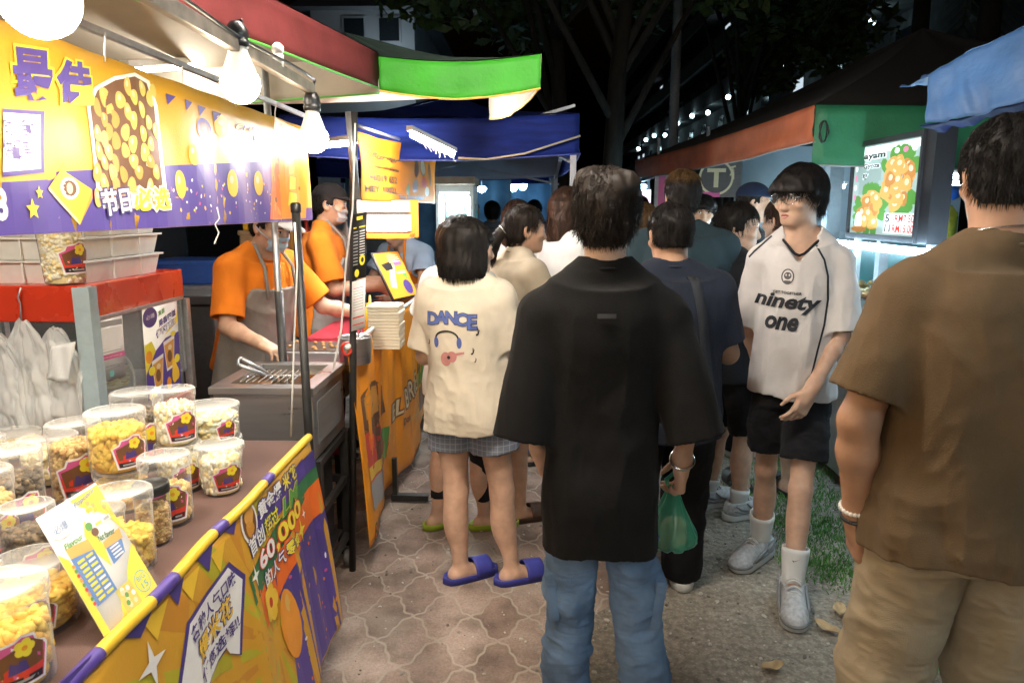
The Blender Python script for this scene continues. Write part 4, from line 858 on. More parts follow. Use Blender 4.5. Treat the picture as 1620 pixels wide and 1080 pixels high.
mb = MB(); mb.tube([Vector(v) - b_ for v in (at(562, 195, 2.9), at(558, 330, 2.9), at(547, 420, 2.9), at(540, 520, 2.9), at(524, 600, 2.88), at(512, 680, 2.85), at(507, 770, 2.83))], .0042, 6); mb.build('white_cable', cablew, root)
c1 = atx(471, 352, -.70); mb = MB(); P = [at(466, 352, 2.28), at(470, 420, 2.28), at(466, 520, 2.28), at(463, 610, 2.28), at(460, 690, 2.28)]; mb.tube(P, .0032, 6); o = mb.build('hanging_cable', cablew); tag(o, 'thin white cable hanging down in front of the steel fryer', 'cable')
# fluorescent tubes under the tents
coolw = emit('cool_white_tube', (.97, .96, .95), 230)
def tube_light(label, a, b, r=.013, m=None, fringe=False):
    a = Vector(a); b = Vector(b); root = empty('tube_light', a, 0, label, 'tube light', 'bare tube lights under the tents'); MB().tube([(0, 0, 0), b - a], r, 10).build('tube', m or coolw, root); u = (b - a).normalized(); mb = MB(); mb.bar(Vector((0, 0, r + .014)) - u * .03, b - a + u * .03 + Vector((0, 0, r + .014)), .03, .022); mb.build('batten', white_pl, root)
    if fringe:
        f = MB(); L_ = (b - a).length
        for k in range(9): p_ = u * L_ * (k + .7) / 9.5; f.tube([p_ + Vector((.01, 0, -.012)), p_ + Vector((.02 + .012 * sin(k), 0, -.03 - .02 * abs(sin(k * 2.2))))], .0022, 5)
        f.build('cable_ties', white_pl, root)
    return root
tube_light('bright tube light with dangling ties above the orange hanging banner', at(652, 214, 3.45), at(716, 244, 3.95), .012, None, True)
tube_light('tube light behind the second bulb, over the cooks', at(500, 232, 4.0), at(562, 226, 3.4), .011)
tube_light('short tube light seen above the fried nut banner inside the tent', at(205, 112, 2.6), at(322, 104, 3.2), .010, emit('dim_tube', (1, .95, .86), 60))
tube_light('unseen warm tube light added over the near end of the table to light the jars', (-1.35, .95, 2.0), (-1.35, 1.75, 2.0), .014, emit('stall_fill_tube', (1, .90, .76), 190))  # added out of view, lights the jars and the popcorn machine
mb = MB(); P = [at(725, 250, 4.2), at(770, 252, 4.25), at(830, 243, 4.25), at(918, 215, 4.25)]; mb.tube(P, .006, 6); tag(mb.build('slack_cable', mat('tan_cable', (.45, .36, .24), .6)), 'tan cable sagging under the blue tent front', 'cable')
# ------------------------------------------------------------------ popcorn stall
PRC = {'p_yellow': (.82, .52, .045), 'p_lemon': (.80, .66, .05), 'p_orange': (.80, .30, .03), 'p_purple': (.085, .052, .27), 'p_deep': (.065, .045, .21), 'p_white': (.80, .79, .76), 'p_brown': (.16, .07, .03), 'p_nut': (.62, .30, .06), 'p_nut2': (.72, .42, .10), 'p_nut3': (.60, .50, .10), 'p_green': (.10, .30, .06), 'p_dgreen': (.03, .16, .06), 'p_red': (.62, .05, .03), 'p_flame': (.80, .15, .02), 'p_pink': (.60, .10, .28), 'p_black': (.02, .02, .022), 'p_blue': (.10, .22, .50), 'p_teal': (.15, .42, .42), 'p_grey': (.35, .35, .35), 'p_cream': (.72, .60, .38), 'p_olive': (.45, .40, .03), 'p_ochre': (.55, .24, .03)}
for k, v in PRC.items(): mat(k, v, .38, .05, 14, spec=.45)
def fit(P, s, a, b, hgt, m, layer=3, bold=0., shear=0., out=None, outw=.035):
    """lettering fitted between two baseline points"""
    V, F = text2d(s, 1, bold, shear, 'LEFT'); xs = [v[0] for v in V]; ys = [v[1] for v in V]; x0, x1, y0, y1 = min(xs), max(xs), min(ys), max(ys)
    L_ = math.hypot(b[0] - a[0], b[1] - a[1]); r = math.atan2(b[1] - a[1], b[0] - a[0]); sx, sy = L_ / (x1 - x0), hgt / max(.01, y1 - y0)
    for mm, bo, ly in (([(out, bold + outw, layer - .7)] if out else []) + [(m, bold, layer)]):
        V2, F2 = text2d(s, 1, bo, shear, 'LEFT'); Q = []
        for (x, y) in V2:
            u, v = (x - x0) * sx, (y - y0) * sy; Q.append((a[0] + u * cos(r) - v * sin(r), a[1] + u * sin(r) + v * cos(r)))
        P.items.append((Q, F2, mm, ly))
# ---- overhead banner
XB = -1.0
def bp(px, py): q = atx(px, py, XB); return (q.y, q.z)
yf, zt_ = bp(486, 205); _, zb_ = bp(486, 350); z0t = bp(0, 28)[1]; z0b = bp(0, 370)[1]; zt_ = (zt_ + z0t) / 2; zb_ = (zb_ + z0b) / 2
bmap = lambda u, v, d: Vector((XB + .006 * sin(u * 9) * (v - zb_) + .004 * sin(u * 23 + v * 8) + d, u, v))
root = empty('hanging_banner', (XB, yf, zb_), 0, 'purple and yellow printed banner with fried nuts hanging over the popcorn table', 'banner'); O = Vector(root.location)
mb = MB(); mb.grid(lambda u, v: bmap(.1 + (yf - .1) * u, zb_ + (zt_ - zb_) * v, 0) - O, 60, 8); mb.build('sheet', mat('vinyl_yellow', (.66, .36, .03), .32, .05, 10, .08, 200), root, .0012)
P = Print(); pl = lambda pts, m, l=1: P.poly([bp(*p) for p in pts], m, l)
P.rect(.1, zb_ + .001, yf - .001, zb_ + .055, 'p_purple', 1); pl([(0, 288), (76, 284), (88, 272), (150, 268), (260, 262), (430, 255), (430, 345), (260, 340), (0, 345)], 'p_purple', 1.1)
pl([(432, 186), (484, 210), (484, 345), (430, 347)], 'p_orange', 1.6); pl([(432, 190), (445, 196), (440, 260), (447, 345), (425, 347), (428, 300), (438, 250)], 'p_flame', 1.7)
for (cx, cy, w) in ((462, 240, 6), (461, 265, 5), (462, 290, 6), (462, 315, 7)): pl([(cx - w, cy - 11), (cx + w, cy - 9), (cx + w - 1, cy + 9), (cx - w - 1, cy + 10)], 'p_lemon', 2.4)
for (cx, cy, r_) in ((437, 316, 7), (476, 240, 6), (474, 298, 5), (450, 208, 4)): c_ = bp(cx, cy); P.ell(c_[0], c_[1], .016 * r_ / 6, .010 * r_ / 6, 'p_brown', 2)
pl([(0, 172), (70, 176), (70, 273), (0, 280)], 'p_purple', 2); pl([(0, 178), (64, 182), (64, 267), (0, 272)], 'p_white', 2.3)
fit(P, '时，活动', bp(4, 216), bp(56, 217), .033, 'p_purple', 3, .0); fit(P, '供订单。', bp(2, 250), bp(54, 249), .036, 'p_purple', 3, .0)
fit(P, '最', bp(24, 158), bp(86, 162), .100, 'p_purple', 3.4, .045, .14, 'p_lemon', .05); fit(P, '佳', bp(90, 163), bp(150, 166), .090, 'p_purple', 3.4, .045, .14, 'p_lemon', .05)
pl([(148, 298), (134, 168), (150, 138), (180, 121), (212, 115), (238, 128), (251, 168), (262, 300), (255, 330), (160, 330)], 'p_white', 2); pl([(154, 295), (140, 170), (155, 143), (182, 127), (211, 121), (233, 132), (245, 170), (255, 300)], 'p_brown', 2.3)
rr = random.Random(3)
for j in range(11):
    for i in range(5):
        cx = 150 + i * 24 + (12 if j % 2 else 0) + rr.uniform(-4, 4); cy = 140 + j * 17 + rr.uniform(-4, 4)
        if cy < 130 + abs(cx - 205) * .35 or cx > 246 or cx < 146: continue
        c_ = bp(cx, cy); P.ell(c_[0], c_[1], .016 * rr.uniform(.9, 1.3), .019 * rr.uniform(.9, 1.25), 'p_nut3' if cx > 205 and j < 7 else rr.choice(('p_nut', 'p_nut2')), 2.6 + .02 * (i + j * 5), rr.uniform(-.5, .5), wob=.08)
        P.ell(c_[0] - .003, c_[1] + .006, .006, .008, 'p_cream', 2.62 + .02 * (i + j * 5) + .01, rr.uniform(-.5, .5))
fit(P, '节日', bp(158, 343), bp(208, 335), .062, 'p_white', 5, .03, 0, 'p_deep', .07); fit(P, '必选', bp(213, 336), bp(267, 331), .062, 'p_lemon', 5, .03, 0, 'p_white', .07)
pl([(75, 298), (97, 268), (141, 300), (140, 316), (126, 356)], 'p_yellow', 3); pl([(75, 300), (126, 356), (122, 346), (77, 296)], 'p_cream', 3.2); pl([(126, 356), (141, 300), (142, 314)], 'p_orange', 3.2); c_ = bp(109, 298); P.ell(c_[0], c_[1], .030, .024, 'p_white', 3.5); P.ell(c_[0], c_[1], .022, .017, 'p_brown', 3.7); P.ell(c_[0], c_[1], .010, .012, 'p_cream', 3.9)
for (x, y, r_) in ((47, 331, .022), (59, 305, .014)): c_ = bp(x, y); P.star(c_[0], c_[1], r_, 'p_lemon', 3)
fit(P, '8', bp(-8, 350), bp(11, 349), .062, 'p_white', 3, .04)
for i, x in enumerate((262, 288, 312, 334)): y = 148 + i * 9; pl([(x, y), (x + 13, y + 5), (x + 3, y + 18)], 'p_purple', 2.5)
for (x, y, w, h) in ((286, 292, .030, .040), (366, 290, .040, .045), (408, 290, .036, .044), (303, 245, .03, .03), (348, 200, .05, .035)): c_ = bp(x, y); P.ell(c_[0], c_[1], w, h, 'p_yellow', 2.4, .1); P.ell(c_[0] - .008, c_[1] + .012, w * .35, h * .3, 'p_cream', 2.6)
c_ = bp(322, 205); P.ell(c_[0], c_[1], .055, .034, 'p_purple', 2.4); P.ell(c_[0], c_[1] - .004, .046, .027, 'p_brown', 2.6); P.ell(c_[0], c_[1] - .014, .034, .012, 'p_nut', 2.8)
fit(P, 'Crunchy', bp(374, 208), bp(432, 214), .026, 'p_lemon', 4, .01, .3, 'p_purple', .05); pl([(400, 214), (428, 217), (428, 226), (400, 224)], 'p_purple', 3); fit(P, 'Extra Crunchy', bp(402, 223), bp(427, 225), .010, 'p_white', 4)
for k in range(46):
    c_ = bp(rr.uniform(265, 430), rr.uniform(285, 340)); P.ell(c_[0], c_[1], .006 * rr.uniform(.6, 1.4), .004 * rr.uniform(.6, 1.6), rr.choice(('p_lemon', 'p_white', 'p_pink', 'p_yellow')), 1.9, rr.random() * 3, 5)
P.build('printed_artwork', lambda u, v, d: bmap(u, v, d) - O, root)
for t in np.linspace(.04, .99, 9): y = .1 + (yf - .1) * t; ey = MB(); ey.tube([(0, y - O.y, zt_ - O.z - .012), (.002, y - O.y, zt_ - O.z + .02), (.008 * sin(t * 30), y - O.y + .01, zt_ - O.z + .055)], .0022, 5); ey.build('tie_string', cablew, root)
rl = MB(); rl.bar((-.012, .1 - O.y, zt_ - O.z + .058), (-.012, 0.05, zt_ - O.z + .058), .016); rl.build('hanging_rail', steel, root)
mb = MB(); P_ = [at(333, 328, 1.75), at(337, 345, 1.75), at(330, 355, 1.75), at(336, 368, 1.75), at(329, 385, 1.75)]; mb.tube([Vector((XB + .02, p.y, p.z)) for p in (atx(333, 328, XB), atx(337, 345, XB), atx(330, 355, XB), atx(336, 368, XB), atx(329, 386, XB))], .0022, 5); tag(mb.build('loose_string', cablew), 'frayed pale string dangling from the lower edge of the overhead banner', 'string')
# ---- table with printed cloth
TZ, TX, TF = .80, -.745, 2.335
root = empty('display_table', (-1.15, 1.2, 0), 0, 'folding table topped with brown cloth carrying the popcorn jars', 'table'); O = Vector(root.location)
brownc = mat('brown_cloth', (.125, .070, .058), .85, .12, 5, .3, 500); MB().lohi((TX - 1.02, -.2, TZ - .025), (TX - .003, TF, TZ)).build('tabletop', brownc, None); t_ = bpy.data.objects['tabletop']; t_.parent = root; t_.matrix_parent_inverse = Matrix.Translation(-O)
for x in (TX - .05, TX - .95):
    for y in (.2, TF - .06): MB().bar(Vector((x, y, .002)) - O, Vector((x, y, TZ - .027)) - O, .025).build('leg', dkpole, root)
SL = .135
def cmap(u, v, d): dz = -v; return Vector((TX + .004 + dz * SL + .010 * sin(u * 7 + 1.0) * dz / .6 + .007 * sin(u * 19 + dz * 3) * min(1, dz / .3) + .004 * sin(u * 41 + 2 * dz) * min(1, dz / .4) + d, u, TZ - dz))
def cp(px, py):
    d = CAMR @ Vector(((px - 810) / FPX, -(py - 540) / FPX, -1)); t = (TX + SL * (TZ - CAM_H)) / (d.x + SL * d.z); return (d.y * t, CAM_H + d.z * t - TZ)
root = empty('printed_tablecloth', (TX, TF, TZ), 0, 'printed yellow and purple cloth with speech bubble hanging down the popcorn table', 'tablecloth'); O = Vector(root.location)
mb = MB(); vb = -.655; mb.grid(lambda u, v: cmap(-.1 + (TF + .1) * u + .015 * v, v * vb - .004, 0) - O, 150, 26); mb.build('cloth', mat('vinyl_ochre', (.62, .32, .03), .42, .06, 8, .1, 150), root, .001)
P = Print(); pl = lambda pts, m, l=1: P.poly([cp(*p) for p in pts], m, l); Lc = lambda u: u
e = TF + .012
# sun rays, then the purple field
ctr = (1.80, -.40)
for k in range(22):
    a0, a1 = 2 * pi * k / 22, 2 * pi * (k + .5) / 22; q = [(ctr[0] + r_ * cos(a), ctr[1] + r_ * sin(a) * .8) for a, r_ in ((a0, .05), (a0, 2.0), (a1, 2.0), (a1, .05))]
    # clip to the cloth
    def clip(poly, ax, val, keep_less):
        out = []
        for i in range(len(poly)):
            p, n_ = poly[i], poly[(i + 1) % len(poly)]; ip = (p[ax] <= val) == keep_less; inn = (n_[ax] <= val) == keep_less
            if ip: out.append(p)
            if ip != inn: t = (val - p[ax]) / (n_[ax] - p[ax]); out.append((p[0] + t * (n_[0] - p[0]), p[1] + t * (n_[1] - p[1])))
        return out
    for ax, val, kl in ((0, 2.0, True), (0, -.05, False), (1, -.01, True), (1, vb + .004, False)):
        if len(q) > 2: q = clip(q, ax, val, kl)
    if len(q) > 2: P.poly(q, 'p_olive' if k % 2 else 'p_ochre', .6)
P.poly([(1.83, vb + .004), (1.90, -.36), (2.02, -.30), (e, -.26), (e, vb + .004)], 'p_purple', 1)
P.poly([(1.98, -.035), (e, -.035), (e, -.09), (1.98, -.09)], 'p_deep', 1); P.poly([(2.0, -.09), (e, -.09), (e, -.135), (2.0, -.135)], 'p_dgreen', 1.1); P.poly([(1.96, -.135), (e, -.135), (e, -.245), (1.96, -.235)], 'p_flame', 1.1); P.poly([(1.86, -.235), (e, -.245), (e, -.37), (1.86, -.42)], 'p_deep', 1.05)
P.poly([(1.74, -.05), (2.24, -.028), (2.24, -.075), (1.74, -.125)], 'p_purple', 1.5); P.poly([(1.70, -.155), (2.2, -.085), (2.2, -.15), (1.70, -.235)], 'p_dgreen', 1.4); P.poly([(1.74, -.215), (2.2, -.135), (2.2, -.225), (1.74, -.325)], 'p_flame', 1.3)
fit(P, '黄金爆', (1.835, -.062), (2.02, -.060), .046, 'p_white', 4, .03, 0, 'p_deep', .06); fit(P, '米花', (2.03, -.060), (2.155, -.058), .046, 'p_lemon', 4, .03, 0, 'p_deep', .06)
fit(P, '首创', (1.735, -.122), (1.845, -.120), .048, 'p_white', 4, .02, 0, 'p_deep', .05); fit(P, '超过', (1.855, -.120), (1.965, -.118), .048, 'p_lemon', 4, .02, 0, 'p_dgreen', .05); fit(P, 'LM', (1.985, -.118), (2.15, -.114), .046, 'p_green', 4, .02, .3, 'p_lemon', .03)
fit(P, '60', (1.78, -.182), (1.895, -.180), .050, 'p_white', 4, .03, 0, 'p_red', .05); fit(P, ',000', (1.905, -.190), (2.14, -.178), .060, 'p_lemon', 4, .03, 0, 'p_red', .05)
fit(P, '的人气', (1.795, -.238), (1.95, -.236), .042, 'p_white', 4, .02, 0, 'p_deep', .05); fit(P, '零食', (1.96, -.236), (2.07, -.234), .042, 'p_lemon', 4, .02, 0, 'p_deep', .05)
c_ = cp(390, 826); P.ell(c_[0], c_[1], .052, .056, 'p_white', 2.5); P.ell(c_[0], c_[1], .043, .047, 'p_brown', 2.8); P.ell(c_[0] + .004, c_[1] + .014, .030, .024, 'p_nut', 3.0, .3, wob=.1); P.ell(c_[0] - .004, c_[1] - .016, .026, .020, 'p_ochre', 3.0, -.3, wob=.1)
bub = [(290, 984), (359, 888), (382, 908), (381, 1035), (366, 1034), (360, 1024), (331, 1078), (318, 1100), (276, 1100)]; pl(bub, 'p_deep', 2); bx = sum(p[0] for p in bub) / len(bub); by = sum(p[1] for p in bub) / len(bub)
pl([(bx + (x - bx) * .91, by + (y - by) * .93) for x, y in bub], 'p_white', 2.4)
fit(P, '各种人气口味', (1.395, -.146), (1.64, -.134), .036, 'p_deep', 4, .02); fit(P, '爆米花', (1.41, -.206), (1.60, -.192), .052, 'p_yellow', 4, .02, .1, 'p_deep', .05); fit(P, '任您选择!!', (1.40, -.246), (1.615, -.236), .033, 'p_deep', 4, .02)
for (x, y, s_) in ((237, 1050, .05), (397, 910, .03), (474, 838, .040), (478, 812, .018)): c_ = cp(x, y); P.star(c_[0], c_[1], s_, 'p_white' if s_ != .040 else 'p_lemon', 3, 4, .28)
c_ = cp(455, 985); P.ell(c_[0], c_[1], .062, .105, 'p_orange', 3, .06); P.ell(c_[0] + .01, c_[1] + .06, .022, .025, 'p_nut2', 3.3); c_ = cp(425, 952); 
for k in range(5): P.ell(c_[0] + .026 * cos(k * 1.257), c_[1] + .030 * sin(k * 1.257), .022, .025, 'p_yellow', 3.2 + .05 * k)
P.ell(c_[0], c_[1], .012, .014, 'p_red', 3.8)
for k in range(26): x = 1.9 + rr.random() * .42; y = -.27 - rr.random() * .36; P.ell(x, y, .010 * rr.uniform(.5, 1.2), .006, rr.choice(('p_flame', 'p_white', 'p_pink', 'p_orange')), 2, rr.random() * 3, 5)
for (a, b_, c2) in (((165, 1010), (243, 948), (218, 1008)), ((252, 925), (290, 893), (277, 957)), ((302, 880), (333, 848), (328, 903)), ((345, 838), (372, 812), (366, 845)), ((90, 1080), (140, 1035), (120, 1090))): pl([a, b_, c2], 'p_deep', 2)
for (a, b_, c2) in (((222, 985), (262, 945), (245, 1012)), ((280, 925), (312, 893), (300, 950)), ((330, 878), (352, 855), (346, 905))): pl([a, b_, c2], 'p_yellow', 1.8); 
P.build('printed_artwork', lambda u, v, d: cmap(u, v, d) - O, root)
hm = MB(); hm.tube([Vector((TX - .002 + .003 * sin(y * 11), y, TZ + .008 + .002 * sin(y * 17))) - O for y in np.linspace(-.1, TF + .01, 60)], .0135, 10); h_ = hm.build('rolled_hem', mat('vinyl_hem', (.80, .50, .04), .35, .08), root)
for y0, y1 in ((1.02, 1.13), (1.30, 1.40), (1.60, 1.66), (1.92, 1.98)): pm = MB(); pm.tube([Vector((TX - .002 + .003 * sin(y * 11), y, TZ + .008 + .002 * sin(y * 17))) - O for y in np.linspace(y0, y1, 6)], .0142, 10); pm.build('purple_patch', MATS['p_purple'], h_)
# ---- jars
def kernels(seed, n, ks, col_by, HR=3.0):
    r = random.Random(seed); ico = bmesh.new(); bmesh.ops.create_icosphere(ico, subdivisions=2, radius=1); bv = [v.co.copy() for v in ico.verts]; bf = [tuple(v.index for v in f.verts) for f in ico.faces]; ico.free(); lobes = []
    for t in range(5):
        L_ = []; cs = [Vector((r.gauss(0, 1), r.gauss(0, 1), r.gauss(0, 1))).normalized() for _ in range(5)]
        for v in bv: L_.append(v * (.62 + .45 * max(0, max(v.dot(c) for c in cs)) ** 4))
        lobes.append(L_)
    V = []; Fc = []; MI = []
    for i in range(n):
        if i < n * .80: a = r.random() * 2 * pi; rad = 1 - ks * r.uniform(.75, 1.0); z = r.random() ** .95
        else: a = r.random() * 2 * pi; rad = (1 - ks) * r.random() ** .5; z = 1 - r.random() * .05
        q = Matrix.Rotation(r.random() * 6, 3, 'X') @ Matrix.Rotation(r.random() * 6, 3, 'Z'); o = len(V); k = ks * r.uniform(.75, 1.25)
        for v in r.choice(lobes): w = q @ v * k; V.append((rad * cos(a) + w.x, rad * sin(a) + w.y, z * (HR - 2 * ks) + ks + w.z))
        Fc += [tuple(o + j for j in f) for f in bf]; MI += [0 if r.random() < col_by else 1] * len(bf)
    core = len(V); m_ = 20; rad = 1 - ks * 1.0
    V += [(rad * cos(2 * pi * k / m_), rad * sin(2 * pi * k / m_), z) for z in (.02, HR - ks) for k in range(m_)]; Fc += [(core + k, core + (k + 1) % m_, core + m_ + (k + 1) % m_, core + m_ + k) for k in range(m_)] + [tuple(core + m_ + k for k in range(m_))]; MI += [1] * (m_ + 1)
    me = bpy.data.meshes.new('popcorn'); me.from_pydata(V, [], Fc); me.polygons.foreach_set('material_index', MI); me.polygons.foreach_set('use_smooth', [True] * len(Fc)); return me
PC = {'white': ((.90, .84, .64), (.80, .64, .32)), 'caramel': ((.86, .54, .09), (.74, .40, .05)), 'dark': ((.10, .075, .05), (.22, .15, .08)), 'mix': ((.66, .46, .18), (.46, .27, .09)), 'pale': ((.74, .68, .44), (.62, .50, .26))}
KM = {}
for i, (k, (a, b_)) in enumerate(PC.items()):
    for key, n_, HR in ((k, 560, 3.0), (k + '_low', 330, 1.5)): me = kernels(20 + i, n_, .165, .7, HR); me.materials.append(mat('popcorn_' + k, a, .6, .3, 60)); me.materials.append(mat('popcorn_b_' + k, b_, .55, .3, 60)); KM[key] = me
clear = film('clear_plastic', (.9, .9, .88), .045, .10); frost = film('frosted_lid', (.80, .80, .77), .17, .30); blklid = mat('black_lid', (.02, .02, .02), .4, .1)
P_st = None
def sticker(parent, R0, z0, ang, sz, taper=0.):
    P = Print(); s_ = sz
    cr = [(-.42, -.5), (.42, -.5), (.56, .12), (.50, .22), (.34, .30), (.30, .46), (.08, .52), (-.06, .44), (-.30, .40), (-.36, .26), (-.56, .16)]
    P.poly([(x * s_, y * s_) for x, y in cr], 'p_white', .5); P.poly([(x * s_ * .90, y * s_ * .90) for x, y in cr], 'p_pink', .8)
    P.poly([(-.37 * s_, -.43 * s_), (.37 * s_, -.43 * s_), (.46 * s_, .0), (-.46 * s_, .0)], 'p_red', 1.1); P.poly([(-.36 * s_, -.44 * s_), (.36 * s_, -.44 * s_), (.38 * s_, -.30 * s_), (-.38 * s_, -.30 * s_)], 'p_black', 1.4); P.poly([(-.28 * s_, -.40 * s_), (.28 * s_, -.40 * s_), (.28 * s_, -.35 * s_), (-.28 * s_, -.35 * s_)], 'p_grey', 1.6)
    P.poly([(-.44 * s_, .12 * s_), (.2 * s_, .40 * s_), (.46 * s_, .20 * s_), (.40 * s_, -.16 * s_), (-.36 * s_, -.22 * s_)], 'p_brown', 1.3); P.poly([(-.20 * s_, -.20 * s_), (.14 * s_, -.18 * s_), (.10 * s_, .02 * s_), (-.16 * s_, .04 * s_)], 'p_deep', 1.5)
    for k in range(5): P.ell((.10 + .10 * cos(k * 1.257)) * s_, (.25 + .10 * sin(k * 1.257)) * s_, .085 * s_, .085 * s_, 'p_lemon', 1.7 + .05 * k)
    P.ell(.10 * s_, .25 * s_, .05 * s_, .05 * s_, 'p_orange', 2.1)
    def mp(u, v, d): rad = R0 + taper * v + d + .0008; a = ang + u / R0; return Vector((rad * cos(a), rad * sin(a), z0 + v))
    return P.build('sticker', mp, parent, .012, .0003)
def jar(label, base, wpx, top, kind='white', lid='clear', z=TZ, fill=.86, st=(None, .5), taper=0., name='popcorn_jar', pos=None, grp='popcorn jars on the brown table', hgt=None, k=1.0):
    c = Vector(pos) if pos else atz(base[0], base[1] - wpx * .10, z); c = Vector((c.x * k, c.y * k, c.z)); d_ = (c - cam.location).length; R0 = wpx * d_ / FPX / 2; hh = hgt or max(.05, at(base[0], top, c.y).z - z)
    root = empty(name, c, 0, label, 'popcorn jar' if name == 'popcorn_jar' else 'popcorn ' + name.split('_')[1], grp); hl = hh * .16 if lid != 'tub' else hh * .10; hb = hh - hl * .6; tp = taper * R0
    w = MB(); w.lathe([(R0 * .90 - tp, 0), (R0 * .97 - tp, .004), (R0 * .97, hb)] if taper else [(R0 * .92, 0), (R0 * .98, .005), (R0 * .98, hb * .9), (R0 * .93, hb)], n=36, capt=False); w.build('container', clear, root)
    lowk = (hb * fill) / R0 < 2.2; ko = bpy.data.objects.new('popcorn', KM[kind + '_low' if lowk else kind]); COL.objects.link(ko); ko.parent = root; ko.scale = (R0 * .95 - tp * .55, R0 * .95 - tp * .55, (hb - .006) * fill / (1.5 if lowk else 3.0)); ko.location = (0, 0, .004); ko.rotation_euler = (0, 0, c.x * 77)
    l_ = MB(); Rl = R0 * 1.03; zl = hb - hl * .35
    l_.lathe([(Rl, zl), (Rl * 1.01, zl + hl * .25), (Rl * .985, zl + hl * .32), (Rl * 1.01, zl + hl * .42), (Rl, zl + hl * .9), (Rl * .95, zl + hl), (Rl * .82, zl + hl), (Rl * .80, zl + hl * .9), (.0005, zl + hl * .9)], n=36, capb=False); l_.build('lid', {'clear': frost, 'black': blklid, 'tub': frost}[lid], root)
    if st[0] is not None:
        a = math.atan2(-c.y, -c.x) + st[0]; sticker(root, R0 * .98 - tp * .5, hb * .42, a, st[1] * hb, tp / hb if taper else 0)
    return root
jar('wide lidded tub of white popcorn underneath another wide tub', (340, 752), 78, 692, 'white', 'tub')
tb = atz(340, 752 - 7.8, TZ); hB = at(340, 692, tb.y).z - TZ
jar('wide lidded tub of white popcorn stacked on top at the row\'s far end', (345, 700), 78, 620, 'white', 'tub', z=TZ + hB, pos=(tb.x, tb.y, TZ + hB), hgt=hB * .98, st=(.55, .62))
q2 = atz(287, 772, TZ); h2 = at(287, 700, q2.y).z - TZ; jar('lower jar of white popcorn with another jar standing on it', (287, 775), 60, 700, 'white', 'clear', pos=q2, hgt=h2, st=(.35, .6))
jar('jar of white popcorn stacked on a lower jar, left of the wide tub', (284, 700), 56, 624, 'white', 'clear', pos=(q2.x, q2.y, TZ + h2), hgt=h2 * 1.15, st=(.35, .62))
jar('jar of dark popcorn with a clear lid in the back row', (226, 745), 64, 620, 'dark', 'clear', st=(.30, .58))
q4 = atz(196, 800, TZ); h4 = .105; jar('low jar of caramel popcorn carrying a taller caramel jar', (196, 805), 66, 700, 'caramel', 'clear', pos=q4, hgt=h4)
jar('tall caramel popcorn jar stacked on another jar', (193, 742), 74, 636, 'caramel', 'clear', pos=(q4.x, q4.y, TZ + h4), hgt=.155, st=(.45, .6))
jar('black lidded jar of caramel popcorn between two clear jars in the back', (170, 782), 44, 672, 'mix', 'black', st=(.5, .55), k=1.05)
jar('jar of mixed popcorn with a big front sticker, left of the black lid', (128, 795), 64, 668, 'mix', 'clear', st=(.2, .62))
jar('jar of pale popcorn behind the leaning menu card', (88, 806), 68, 690, 'pale', 'clear', st=(.35, .55), k=1.1)
jar('jar of chocolate dark popcorn at the left with a clear lid', (30, 865), 72, 712, 'dark', 'clear', st=(.35, .5))
jar('cut off jar of mixed popcorn at the photo\'s left edge', (-8, 905), 62, 745, 'mix', 'clear', st=(.5, .5))
jar('short jar of pale popcorn at the very back left, white lid', (28, 770), 64, 684, 'pale', 'clear', k=1.12)
jar('squat back row jar cut by the left edge of the photo', (-26, 780), 60, 694, 'pale', 'clear')
jar('clear jar of nutty popcorn in front of the stacked jars', (268, 830), 66, 720, 'mix', 'clear', fill=.62, st=(.05, .6))
jar('short black lidded jar of caramel popcorn in the front row', (247, 870), 46, 764, 'mix', 'black', fill=.7, k=1.02)
jar('half full caramel popcorn jar in the front row beside the menu card', (200, 905), 78, 776, 'caramel', 'clear', fill=.56)
jar('half full caramel popcorn jar partly behind the menu card', (160, 915), 72, 806, 'caramel', 'clear', fill=.56, k=1.12)
jar('caramel popcorn jar with a dark sticker behind the menu card\'s lower half', (64, 1036), 98, 886, 'caramel', 'clear', fill=.7, st=(.0, .55), k=1.07)
jar('nearest caramel popcorn jar in the lower left corner', (14, 1090), 104, 926, 'caramel', 'clear', fill=.75, st=(.25, .55))
jar('open tapered cup of white popcorn standing alone in front of the wide tubs', (352, 783), 66, 702, 'white', 'tub', taper=.22, st=(.35, .62), name='popcorn_cup')
jar('dark popcorn jar in the second row left of the menu card', (52, 905), 62, 800, 'dark', 'clear', st=(.3, .5), k=0.93)
# ---- leaning menu card
A = Vector((-.752, 1.165, TZ + .004)); B = Vector((-.748, 1.345, TZ + .004)); up_ = Vector((-.158, .075, .203)); O = A.copy()
root = empty('menu_card', A, 0, 'yellow and white flavour menu in a clear stand leaning over the jars', 'menu card'); Ux, Vx = (B - A).normalized(), up_.normalized(); wl, hl_ = (B - A).length, up_.length
mm = plane_map((0, 0, 0), Ux, Vx); sgn = 1 if Ux.cross(Vx).x > 0 else -1; mmap = lambda u, v, d: mm(u, v, d * sgn)
MB().grid(lambda u, v: mmap(u * wl, v * hl_, 0), 2, 2).build('card', MATS['p_white'], root, .0006)
P = Print(); w, h = wl, hl_; PP = lambda pts, m, l=1.5: P.poly([(x * w, y * h) for x, y in pts], m, l)
PP([(.0, .0), (.30, 0), (.42, .16), (.62, .02), (1, 0), (1, .46), (.78, .30), (.50, .12), (.42, .14), (.30, .03), (0, .0)][:5] + [(1, .45), (.72, .30), (.5, .1)], 'p_lemon'); PP([(.5, .98), (1, .98), (1, .55), (.88, .75), (.6, .90)], 'p_lemon'); PP([(0.0, .02), (.1, .02), (.1, .62), (.0, .70)], 'p_lemon'); PP([(.44, .70), (.55, .80), (.62, .55), (.56, .40), (.46, .55)], 'p_lemon')
